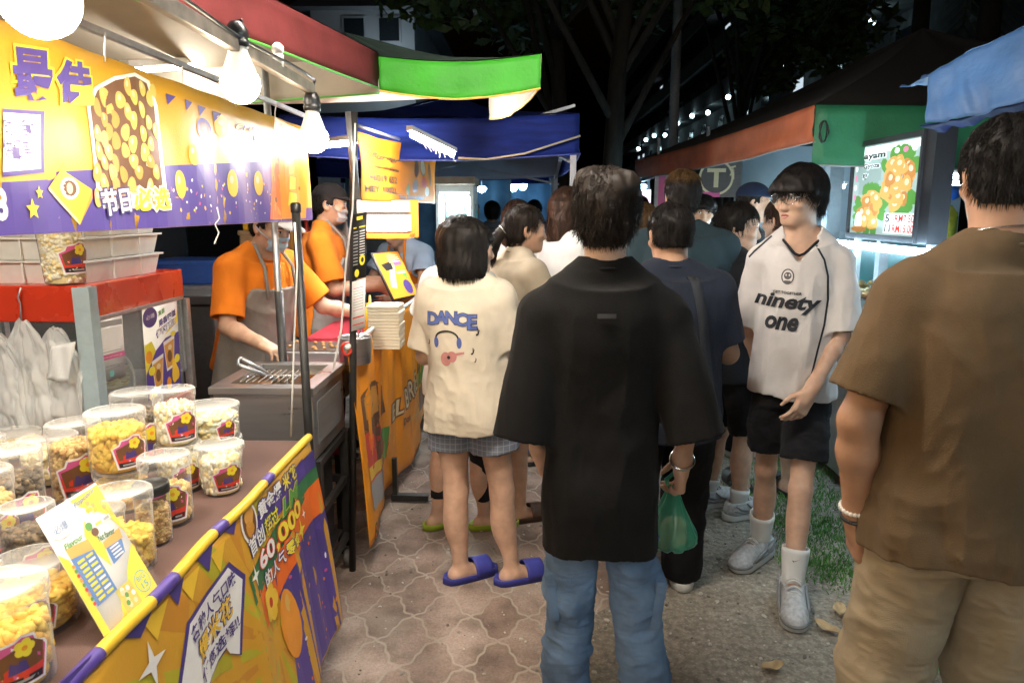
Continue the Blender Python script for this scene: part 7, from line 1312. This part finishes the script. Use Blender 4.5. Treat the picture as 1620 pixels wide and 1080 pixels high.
P = Print(); P.rect(-.024, -.006, .024, .006, 'p_black', 3); P.rect(-.021, -.004, .021, .004, 'neck_patch', 5); mat('neck_patch', (.022, .02, .019), .5); A_.decal(P, 'neck_patch', A_.teeV, A_.teeQ, A_.U(-.005, -.1, .785 * 1.66), (1, 0, 0), (0, 0, 1), (0, -1, 0))
band(A_, 'bracelet', A_.rw - A_.rd * .012, A_.rd, .033, .005, metal); A_.shoe((shoew, shoes_, shoew))
hw = A_.W(A_.rw + unit((.05, .35, -1)) * .108 + A3(-.022, .0, 0)); root = empty('carrier_bag', hw, 0, 'knotted green plastic bag held in the hand below the black sleeve', 'plastic bag'); gb = film('green_film', (.08, .52, .36), .50, .30)
def bagf(u, v):
    a = 2 * pi * u; r_ = .012 + .062 * min(1, (v / .75)) ** 1.15 * (1 - max(0, (v - .86) / .14) ** 2 * .75); r_ *= 1 + .10 * sin(5 * a + v * 3) + .06 * sin(11 * a + v * 9); return Vector((r_ * cos(a), r_ * sin(a) * .75, .015 - .205 * v + .005 * sin(7 * a)))
MB().grid(bagf, 60, 24).build('film', gb, root); mb = MB(); mb.tube([(.012, 0, .0), (.02, .0, .035), (.0, .0, .052), (-.018, 0, .035), (-.012, 0, 0)], .007, 7); mb.build('handle', gb, root); mb = MB()
for k in range(7): mb.lathe([(.001, -.02), (.025, -.012), (.028, .004), (.015, .018), (.001, .02)], (rr.uniform(-.035, .035), rr.uniform(-.02, .02), -.155 + rr.uniform(-.015, .045)), 10)
mb.build('food_parcels', MATS['p_cream'], root)
# --- bob haired girl with DANCE tee
B_ = Person('person with a dark bob in a cream DANCE tee, plaid shorts and blue slides', -.243, 2.90, -8, h=1.53, b=1.00, bw=.86, side=-2, head=(-60, 2, 0), R_arm=((.14, .06, -1), (-.25, 1, .05)), L_arm=((-.14, .06, -1), (.35, 1, .05)), feet=((.175, .0, -58), (-.045, -.02, -50)), skin='fair', res=.0045, toes=True, footlen=.235, hs=.97, face={}, rhand=dict(n=(-.3, .2, 1), t=(-1, 0, 0)), lhand=dict(n=(.3, .2, 1), t=(1, 0, 0)))
B_.tee(cream, hem=.447, rx=.032, hemrx=.042, sleeve=.86, rs=.062, rc=.072, amp=.013, seed=4, freq=(7, 7, 3.5), collar=cream)
B_.bottoms(plaid, 'plaid_shorts', .388, rt=.104, rk=.112, amp=.008, seed=6, hip=.018)
B_.hair('bob', 'black', 4600, .034, .10, th=.007, up=.01, stick=.6); B_.slide(bluesl)
P = Print(); hB = B_.h
for i, ch in enumerate('DANCE'): P.text(ch, -.165 + i * .040, .0 + (.006 if i in (1, 2) else 0) + (-.014 if i == 4 else 0), .066 if i < 4 else .078, 'tee_blue', 2, .035); P.text(ch, -.165 + i * .040, .0 + (.006 if i in (1, 2) else 0) + (-.014 if i == 4 else 0), .066 if i < 4 else .078, 'p_black', 1.2, .065)
mat('tee_blue', (.09, .13, .36), .8)
for x, y, s_ in ((.018, -.040, .045), (-.185, -.085, .035), (-.002, -.115, .04), (.008, -.145, .025)): P.text('♪', x, y, s_, 'p_black', 1.5, .02)
P.ell(-.11, -.135, .022, .028, 'tee_pink', 1.2); P.ell(-.085, -.125, .020, .022, 'tee_pink', 1.2); P.poly([(-.085, -.125), (-.035, -.112), (-.035, -.104), (-.088, -.113)], 'tee_pink', 1.4); mat('tee_pink', (.52, .22, .20), .8); P.ell(-.098, -.128, .007, .007, 'p_black', 1.9)
for x in (-.15, -.055): P.ell(x, -.07, .010, .022, 'tee_blue', 1.5)
P.poly([(-.152 + .047 + .050 * cos(a), -.055 + .035 * sin(a)) for a in np.linspace(0, pi, 14)] + [(-.152 + .047 + .043 * cos(a), -.055 + .028 * sin(a)) for a in np.linspace(pi, 0, 14)], 'p_black', 1.3)
B_.decal(P, 'printed_artwork', B_.teeV, B_.teeQ, B_.U(.055, -.1, .735 * hB), (1, 0, 0), (0, 0, 1), (0, -1, 0), .012)
# --- woman in white tee and leggings behind her
C_ = Person('person in a white tee, black leggings and green slides, hidden by the bob haired girl', -.33, 3.42, -35, h=1.53, b=.98, head=(-40, 0, 0), R_arm=((.2, .2, -1), (-.2, 1, .1)), L_arm=((-.42, .1, -1), (.2, 1, -.1)), feet=((.10, .05, -40), (-.10, -.08, -15)), skin='fair', res=.006, toes=True, footlen=.235, hs=.97, face={})
C_.tee(whitec, hem=.45, rx=.04, sleeve=.75, seed=8); C_.bottoms(blackpt, 'leggings', .10, rt=.092, rk=.062, ra=.048, hip=.006, amp=.003); C_.hair('bob', 'dark', 1500, .06, .25, th=.012, up=.03); C_.slide(greensl)
# --- ponytail woman
D_ = Person('person with a dark ponytail in a beige tee, looking right with a raised arm', -.125, 3.55, -62, h=1.59, b=1.0, lean=10, head=(-14, 0, 0), R_arm=((.25, .42, -1), (.12, 1, .72)), L_arm=((-.25, .5, -.8), (.2, 1, .4)), feet=((.09, .04, -5), (-.09, -.02, 5)), skin='warm', res=.005, toes=True, footlen=.235, hs=.98, face={}, rhand=dict(n=(-.6, -.2, .3), t=(-.2, 0, 1), curl=.6))
D_.tee(beigec, hem=.45, rx=.035, sleeve=.88, rs=.066, rc=.072, seed=11, amp=.014, collar=beigec); D_.bottoms(blackpt, 'shorts', .33, rt=.10, rk=.095); D_.hair('tied', 'dark', 2200, .055, .10, th=.008, up=.0, extra=[(cap((0, -.115, -.005), (0, -.165, -.075), .024, .030), .015), (cap((0, -.165, -.075), (0, -.160, -.16), .030, .012), .02)], stick=.7, zl=((-.2, -.3), (-.11, -.3), (-.105, -.075), (-.03, -.066), (-.014, -.03), (.0, .0), (.03, .02), (.045, .050), (.1, .06))); D_.slide(brownsl, 'sandal')
band(D_, 'hair_tie', D_.H(0, -.118, -.012), D_.Mh @ A3(0, -.6, -.6), .024, .006, metal)
# --- brown haired woman and long haired woman behind
E_ = Person('person with long brown hair and a white top seen over the ponytail', -.075, 4.35, 5, h=1.61, b=.95, head=(-12, 0, 0), skin='fair', res=.007, toes=True); E_.tee(whitec, hem=.48, rx=.03, seed=13); E_.bottoms(denim, 'jeans', .05); E_.hair('long', 'brown', 1600, .07, .2, th=.012, up=.0); E_.slide(blacksl)
F_ = Person('person with long loose dark hair and a pale tee, face turned to the right', .20, 4.15, -62, h=1.68, b=.95, head=(-10, 4, 0), R_arm=((.2, .3, -1), (-.2, 1, .1)), skin='fair', res=.006, toes=True, face={}); F_.tee(whitec, hem=.48, rx=.035, seed=14); F_.bottoms(blackpt, 'trousers', .04); F_.hair('long', 'brown', 2200, .075, .2, th=.010, up=.0, zl=((-.12, -.32), (.0, -.32), (.03, -.22), (.048, -.10), (.055, .02), (.07, .046), (.2, .05))); F_.slide(blacksl)
# --- navy tee man and the taller man before him
G_ = Person('person in a dark navy tee with a diagonal strap, close cropped hair', .535, 2.78, 3, h=1.585, b=1.16, bw=1.06, head=(4, 4, 0), R_arm=((.22, .06, -1), (-.25, 1, -.1)), L_arm=((-.22, .1, -1), (.2, 1, .1)), feet=((.12, .10, -6), (-.12, -.06, 6)), skin='warm', res=.005, bare=False, neck=1.22)
G_.tee(navy, hem=.44, rx=.04, sleeve=.82, rs=.07, rc=.075, seed=16, amp=.013, collar=navy); G_.bottoms(blackpt, 'trousers', .03, rt=.105, rk=.085, ra=.078, hip=.012); G_.hair('short', 'black', 2600, .020, .35, th=.008, up=.25, zl=((-.12, -.045), (-.05, -.045), (-.02, -.03), (.0, -.02), (.028, -.012), (.034, .045), (.1, .056))); G_.shoe((blackpt, shoes_, blackpt))
T = G_.bvh(G_.teeV, G_.teeQ); L1, L2 = [], []
for t_ in np.linspace(0, 1, 30):
    for lst, off in ((L1, -.019), (L2, .019)):
        p = Vector(G_.U(.06 + .10 * t_ + off, -.4, (.835 - .36 * t_) * G_.h)); hit = T.ray_cast(p, Vector((0, 1, 0)))
        if hit[0]: lst.append(hit[0] + Vector((0, -.006, 0)))
n = min(len(L1), len(L2)); MB().add(L1[:n] + L2[:n], [(i, i + 1, n + i + 1, n + i) for i in range(n - 1)], 0, True).build('shoulder_strap', cloth('strap_webbing', (.035, .038, .045)), G_.o, .004)
H_ = Person('tall person with bleached brown hair tips in a dark slate tee', .735, 3.58, 0, h=1.735, b=1.14, bw=1.08, head=(0, 2, 0), R_arm=((.22, .06, -1), (-.1, .6, -1)), feet=((.11, 0, -6), (-.11, .06, 6)), skin='warm', res=.006, bare=False); H_.tee(teal, hem=.46, rx=.045, sleeve=.8, seed=18, amp=.012); H_.bottoms(blackpt, 'shorts', .30, rt=.108, rk=.105); H_.hair('short', 'black', 1800, .022, .4, th=.009, up=.3); HAIRC['bleached'] = (.085, .048, .020); H_.hair('short', 'bleached', 900, .035, .45, th=.016, up=.35, name='hair_tips', zl=((-.12, .075), (.0, .085), (.1, .075))); H_.shoe((shoew, shoes_, shoew)); H_.sock(sockw, .2)
# --- faces further on
I_ = Person('person with a fringe and white collar facing the camera far down the lane', 1.30, 5.6, 172, h=1.66, b=.92, head=(0, 4, 0), skin='warm', res=.007, face={}, toes=True); I_.tee(cloth('pale_grey', (.36, .36, .35)), hem=.48, rx=.03, seed=20); I_.bottoms(blackpt, 'trousers', .04); I_.hair('bowl', 'black', 1500, .05, .3); I_.slide(blacksl)
J_ = Person('person in a navy cap and black tee standing behind the jersey wearer', 1.36, 4.60, -120, h=1.72, b=1.0, head=(20, 2, 0), skin='fair', res=.007, face={}, bare=False); J_.tee(darkc, hem=.46, rx=.04, seed=21); J_.bottoms(blackpt, 'trousers', .03); J_.hair('short', 'black', 600, .02, .3, th=.004); J_.shoe((shoew, shoes_, shoew))
def capp(p, m, brim=(0, .12), name='cap', badge=None, z=.035):
    F = SDF((-.12, -.15, -.02), (.12, .26, .16), .006); F.add(ellip((0, -.012, .032), (.088, .107, .092)), .01); F.cut(lambda x, y, zz: z - zz + 0 * x + 0 * y); F.add(ellip((0, .10, z + .006), (.072, .085, .009)), .01); V, Q = F.mesh(); V = smooth_mesh(V, Q, 1); V = V * p.hs @ p.Mh.T + p.hc; o = np_mesh(name, V, Q, m, p.o)
    if badge: P = Print(); P.star(0, 0, .014, badge, 1); P.build('badge', lambda u, v, d: Vector(p.H(u + .03, .092 + d, v + .078)), o, 0)
    return o
capp(J_, cloth('cap_navy', (.015, .025, .055)), badge='p_white')
K_ = Person('person in a black tee beside the jersey wearer with face turned right', .995, 3.62, -65, h=1.59, b=.95, head=(-40, 3, 0), skin='fair', res=.006, face={}, bare=False, feet=((.09, .05, 0), (-.09, 0, 0))); K_.tee(darkc, hem=.46, rx=.04, seed=22, collar=darkc); K_.bottoms(blackpt, 'shorts', .29); K_.hair('short', 'black', 1500, .04, .3, th=.012); K_.shoe((shoew, shoes_, shoew)); K_.sock(sockw, .16)
# --- jersey wearer
L_ = Person('person in a white jersey, glasses, black shorts and grey running shoes facing the camera', 1.07, 2.92, 158, h=1.725, b=.75, bw=.80, shz=.80, head=(-36, 5, 0), R_arm=((.12, -.12, -1), (-.25, -.45, -1)), L_arm=((-.08, .14, -1), (.44, .55, -.95)), feet=((.09, -.19, -22), (-.065, .18, 6)), skin='fair', res=.0045, bare=False, hs=.96, face=dict(open=.75), footlen=.27, lhand=dict(d=(.45, .32, -1), n=(.55, -.5, 0), t=(.75, .6, .2), curl=[.35, .5, .55, .6], spread=.12))
L_.tee(jersey, hem=.478, rx=.022, hemrx=.042, ry=.044, sleeve=.96, rs=.053, rc=.066, amp=.021, seed=25, name='jersey', collar=trimd, vneck=.030, freq=(7, 7, 2.2), hemtilt=.05)
L_.bottoms(blackpt, 'shorts', .335, rt=.110, rk=.118, amp=.009, seed=7, hip=.018); L_.hair('bowl', 'black', 3600, .058, .20, th=.018, up=.06, stick=.45, zl=((-.12, -.070), (-.05, -.060), (-.012, -.018), (.0, -.012), (.022, .000), (.036, .022), (.2, .028))); L_.sock(sockw, .235); L_.shoe((shoew, shoes_, sockw), 'running_shoe')
P = Print(); mat('print_ink', (.012, .014, .02), .6); fit(P, 'ninety', (-.125, .0), (.125, -.012), .074, 'print_ink', 2, .035, .25); fit(P, 'one', (-.075, -.072), (.050, -.076), .054, 'print_ink', 2, .04, .25); fit(P, 'GET.TOGETHER', (-.05, .070), (.055, .066), .011, 'print_ink', 2, .02)
P.ell(.0, .135, .024, .030, 'print_grey', 1.5); mat('print_grey', (.10, .095, .095), .8); P.ell(.0, .135, .019, .025, 'jersey_white', 2.0); P.ell(.0, .138, .014, .014, 'print_grey', 2.4); P.rect(-.012, .110, .012, .120, 'print_grey', 2.4); P.ell(-.006, .141, .003, .004, 'jersey_white', 2.8); P.ell(.006, .141, .003, .004, 'jersey_white', 2.8)
def stripe(pts, w=.0035):
    L1 = []; L2 = []
    for i, p in enumerate(pts):
        a = Vector(pts[max(0, i - 1)]); b_ = Vector(pts[min(len(pts) - 1, i + 1)]); d = (b_ - a).normalized(); n_ = Vector((-d.y, d.x)); L1.append((p[0] + n_.x * w, p[1] + n_.y * w)); L2.append((p[0] - n_.x * w, p[1] - n_.y * w))
    for i in range(len(pts) - 1): P.poly([L1[i], L1[i + 1], L2[i + 1], L2[i]], 'print_ink', 1)
stripe([(.075, .285), (.095, .25), (.125, .20), (.142, .14), (.148, .05), (.142, -.05), (.125, -.15), (.110, -.25)]); stripe([(-.075, .285), (-.10, .26), (-.135, .225), (-.155, .20)])
L_.decal(P, 'printed_artwork', L_.teeV, L_.teeQ, L_.U(.035, .1, .683 * L_.h), (-1, 0, 0), (0, 0, 1), (0, 1, 0), .012)
gl = MB()
for q in (1, -1): gl.tube([Vector(L_.H(q * .033 + .026 * cos(a) * (1.0), .104 - abs(.0) - .006 * (cos(a) * q > .5), -.002 + .021 * sin(a))) for a in np.linspace(0, 2 * pi, 21)], .0015, 6, caps=False); gl.tube([Vector(L_.H(q * .059, .097, .004)), Vector(L_.H(q * .075, .075, .004)), Vector(L_.H(q * .084, .0, -.002)), Vector(L_.H(q * .080, -.02, -.012))], .0015, 6)
gl.tube([Vector(L_.H(-.008, .104, .003)), Vector(L_.H(0, .107, .006)), Vector(L_.H(.008, .104, .003))], .0015, 6); go = gl.build('glasses', metal, L_.o); ln_ = MB()
for q in (1, -1): ln_.add([Vector(L_.H(q * .033 + .025 * cos(a), .1035, -.002 + .020 * sin(a))) for a in np.linspace(0, 2 * pi, 20, endpoint=False)], [tuple(range(20))])
ln_.build('lens', film('spectacle_lens', (.9, .9, .9), .03, .03), go)
for i, sg in ((0, 1), (1, -1)):
    hp, kn, an, fa = L_.legs[i]; f = A3(-sin(R(fa)), cos(R(fa)), 0); c_ = Vector(an) + Vector((0, 0, .135)) + Vector(f) * .0565; rt = Vector((f[1], -f[0], 0)); P = Print(); P.poly([(-.014, .004), (-.009, -.004), (.016, .009), (-.006, .0005)], 'print_ink', 1); P.build('sock_mark', lambda u, v, d, c_=c_, rt=rt, f=f: c_ - rt * u + Vector((0, 0, v)) + Vector(f) * (d - u * u * 8), L_.o, 0, .001)
# --- brown tee man
M_ = Person('person in a brown tee and khaki trousers seen from behind, wearing wrist bands', 1.0, 1.58, 2, h=1.75, b=1.08, bw=1.0, shz=.80, head=(-16, 2, 0), R_arm=((.22, .05, -1), (.0, .2, -1)), L_arm=((-.30, -.02, -1), (.16, .20, -1)), feet=((.14, .0, -8), (-.13, .05, 10)), skin='tan', res=.0045, bare=False, neck=1.12, lhand=dict(n=(1, -.1, 0), t=(.1, 1, 0), curl=.55))
M_.tee(brown, hem=.470, rx=.042, hemrx=.060, ry=.052, sleeve=.80, rs=.068, rc=.078, amp=.020, seed=30, collar=brown, freq=(7, 7, 2.4)); M_.bottoms(khaki, 'trousers', .03, rt=.108, rk=.090, ra=.080, amp=.010, seed=9, hip=.012); M_.hair('short', 'black', 3200, .022, .4, th=.010, up=.4, zl=((-.12, -.06), (-.05, -.055), (-.02, -.035), (.0, -.02), (.028, -.012), (.034, .045), (.1, .056)))
wl_ = M_.lw - M_.ld * .02; beads(M_, 'bead_bracelet', wl_ - M_.ld * .012, M_.ld, .0345, .0058, 24, mat('pearl_bead', (.62, .58, .52), .3, .1)); band(M_, 'black_band', wl_ + M_.ld * .012, M_.ld, .0325, .0055, blk_pl); M_.shoe((shoew, shoes_, shoew))
nk = MB(); nk.tube([Vector(M_.U(.082 * cos(a), .066 * sin(a) - .008, .868 * M_.h - .018 * sin(a))) for a in np.linspace(0, 2 * pi, 40)], .0016, 5, caps=False); nk.build('neck_chain', metal, M_.o)
N_ = Person('person with a brown ponytail right behind the jersey wearer, black slides', 1.34, 3.92, 10, h=1.62, b=.98, head=(20, 0, 0), skin='fair', res=.007, toes=True, feet=((.10, -.05, 0), (-.12, .06, 0))); N_.tee(darkc, hem=.46, rx=.035, seed=31); N_.bottoms(blackpt, 'shorts', .30); N_.hair('tied', 'brown', 1200, .06, .15, th=.010, up=0, extra=[(cap((0, -.11, .03), (0, -.15, -.05), .03, .035), .02), (cap((0, -.15, -.05), (0, -.14, -.17), .035, .012), .02)], zl=((-.2, -.3), (-.09, -.3), (-.085, -.075), (-.014, -.03), (.0, .0), (.03, .02), (.045, .050), (.1, .06))); N_.slide(blacksl)
# --- cooks
def apron(p, m, hem=.24, top=.745, seed=40):
    h, b, sc = p.h, p.b, p.sc; o = .52 * h; F = SDF(np.array(p.hip) + (-.42, -.25, hem * h - o - .05), np.array(p.hip) + (.42, .62, .40 * h), .006); rows = [(hem * h - o - .02, 0, .02, .24 * b, .19)] + [(z, cx, cy, a + .058, c + .050) for z, cx, cy, a, c in p.trows()][1:6]; rows[-1] = (rows[-1][0] + .03, *rows[-1][1:])
    F.add(loft(rows, p.hip, p.M, 2.2), .02); inn = [(r[0], r[1], r[2], r[3] - .014, r[4] - .014) for r in rows]; inn[0] = (inn[0][0] - .05, *inn[0][1:]); inn[-1] = (inn[-1][0] + .05, *inn[-1][1:]); F.add(loft(inn, p.hip, p.M, 2.2), .003, 's'); Mi = p.M.T; hp = p.hip
    F.cut(lambda x, y, z: -.02 - (Mi[1, 0] * (x - hp[0]) + Mi[1, 1] * (y - hp[1]) + Mi[1, 2] * (z - hp[2]))); F.cut(lambda x, y, z: hem * h - z + 0 * x + 0 * y)
    wd = lambda zz: np.interp(zz, [.60 * h, .66 * h, .76 * h], [.30, .20, .125]); F.cut(lambda x, y, z: np.abs(x) - wd(z - 0 * y)); ob, V, Q = p.part('apron', F, m, .010, (7, 7, 2.5), seed); mb = MB()
    for sg in (1, -1): mb.tube([Vector(p.U(.09 * sg, .17, .735 * h)), Vector(p.U(.085 * sg, .12, .82 * h)), Vector(p.U(.065 * sg, .02, .872 * h)), Vector(p.U(.05 * sg, -.07, .855 * h))], .009, 6)
    mb.build('apron_strap', m, ob); return ob
O_ = Person('person cooking in an orange polo, grey apron, face mask and grey cap', -1.38, 3.52, -118, h=1.63, b=1.0, bw=1.0, lean=12, head=(6, 18, 0), R_arm=((.30, .20, -1), (.05, 1, -.25)), L_arm=((-.45, .55, -1), (-.55, 1, -.2)), skin='fair', res=.0055, bare=False, rhand=dict(n=(0, -.2, -1), t=(-1, 0, 0), curl=.6), lhand=dict(n=(0, -.2, -1), t=(1, 0, 0), curl=.5), face={})
O_.tee(orangec, hem=.48, rx=.035, sleeve=.86, rs=.070, rc=.075, seed=41, amp=.012, name='polo_shirt', collar=orangec); O_.bottoms(blackpt, 'trousers', .03); apron(O_, grayc); O_.hair('short', 'black', 700, .02, .3, th=.005); capp(O_, cloth('cap_grey', (.20, .19, .18))); O_.shoe((blackpt, shoes_, blackpt))
def mask(p, m):
    mb = MB(); mb.grid(lambda u, v: Vector(p.H(.066 * (u - .5) * 2 * (1 - .15 * abs(v - .5)), .102 - .040 * ((u - .5) * 2) ** 2 + .006 * sin(v * 12), -.020 - .075 * v)), 14, 10); mb.tube([Vector(p.H(.064, .062, -.04)), Vector(p.H(.082, .02, -.02)), Vector(p.H(.082, -.02, -.005))], .0015, 5); mb.tube([Vector(p.H(-.064, .062, -.04)), Vector(p.H(-.082, .02, -.02)), Vector(p.H(-.082, -.02, -.005))], .0015, 5); return mb.build('face_mask', m, p.o, .002)
mask(O_, cloth('mask_blue', (.36, .50, .62)))
P_ = Person('person in a black cap and orange grey polo working behind the masked cook', -1.30, 4.42, -80, h=1.72, b=1.0, lean=6, head=(-6, 8, 0), R_arm=((.20, .25, -1), (-.1, 1, .05)), L_arm=((-.2, .3, -1), (.2, 1, .0)), skin='warm', res=.006, bare=False, face={}); P_.tee(orangec, hem=.47, rx=.035, sleeve=.86, seed=43, name='polo_shirt'); P_.bottoms(blackpt, 'trousers', .03); apron(P_, grayc, seed=44); P_.hair('short', 'black', 700, .03, .3, th=.008); capp(P_, cloth('cap_black', (.014, .014, .015))); P_.shoe((blackpt, shoes_, blackpt)); mask(P_, film('clear_shield', (.85, .88, .9), .3, .1))
pp = MB()
T = P_.bvh(P_.teeV, P_.teeQ)
Q_ = Person('person in a pale blue and orange shirt bending behind the tilted menu board', -.80, 5.55, 150, h=1.64, b=1.0, lean=30, head=(0, 20, 0), skin='warm', res=.007, face={}, bare=False, R_arm=((.3, .5, -1), (-.3, 1, -.2)), L_arm=((-.3, .5, -1), (.3, 1, -.2))); Q_.tee(cloth('pale_blue_shirt', (.38, .46, .56)), hem=.47, rx=.035, seed=45); Q_.bottoms(blackpt, 'trousers', .03); apron(Q_, orangec, seed=46); Q_.hair('short', 'black', 700, .03, .3); Q_.shoe((blackpt, shoes_, blackpt))
# --- the crowd further down the lane
far = (('person in a dark top walking away beyond the black tee wearer', .62, 6.2, 0, 1.70, darkc, 'short', 'black', -8), ('person with yellow blond hair ends and a black top beyond the slate tee', .80, 5.2, 10, 1.60, blackt, 'long', 'bleached', 10), ('person in a grey top with short hair down the lane under the far lamps', -.42, 8.2, 4, 1.64, cloth('far_grey', (.16, .17, .19)), 'short', 'black', 0), ('person in a red top among the blurred crowd near the far lamps', -.18, 10.2, 170, 1.6, cloth('far_red', (.36, .05, .045)), 'bob', 'black', 0), ('person in a blue top far down the lane beside the tent leg', .05, 8.9, 175, 1.66, cloth('far_blue', (.06, .10, .22)), 'bowl', 'black', 5), ('person in a white top far behind the long haired woman', .36, 9.4, -10, 1.68, whitec, 'long', 'black', 0), ('person in a black jacket standing by the far left counter', -.85, 10.8, -60, 1.66, darkc, 'short', 'black', 0), ('person in dark clothes walking away under the pink lit panel', 1.25, 8.4, 0, 1.7, navy, 'short', 'black', 0))
for k, (lab, x, y, yw, h, m, st, hc, hy) in enumerate(far):
    p = Person(lab, x, y, yw, h=h, b=.98, head=(hy, 0, 0), res=.010, bare=False, skin=('warm', 'fair', 'tan')[k % 3], face={} if abs(yw) > 100 else None); p.tee(m, hem=.46, rx=.035, seed=50 + k); p.bottoms((blackpt, denim, khaki)[k % 3], 'trousers', .03); p.hair(st, hc, 500, .045, .3, res=.010, r=.002); p.shoe((blackpt, shoes_))
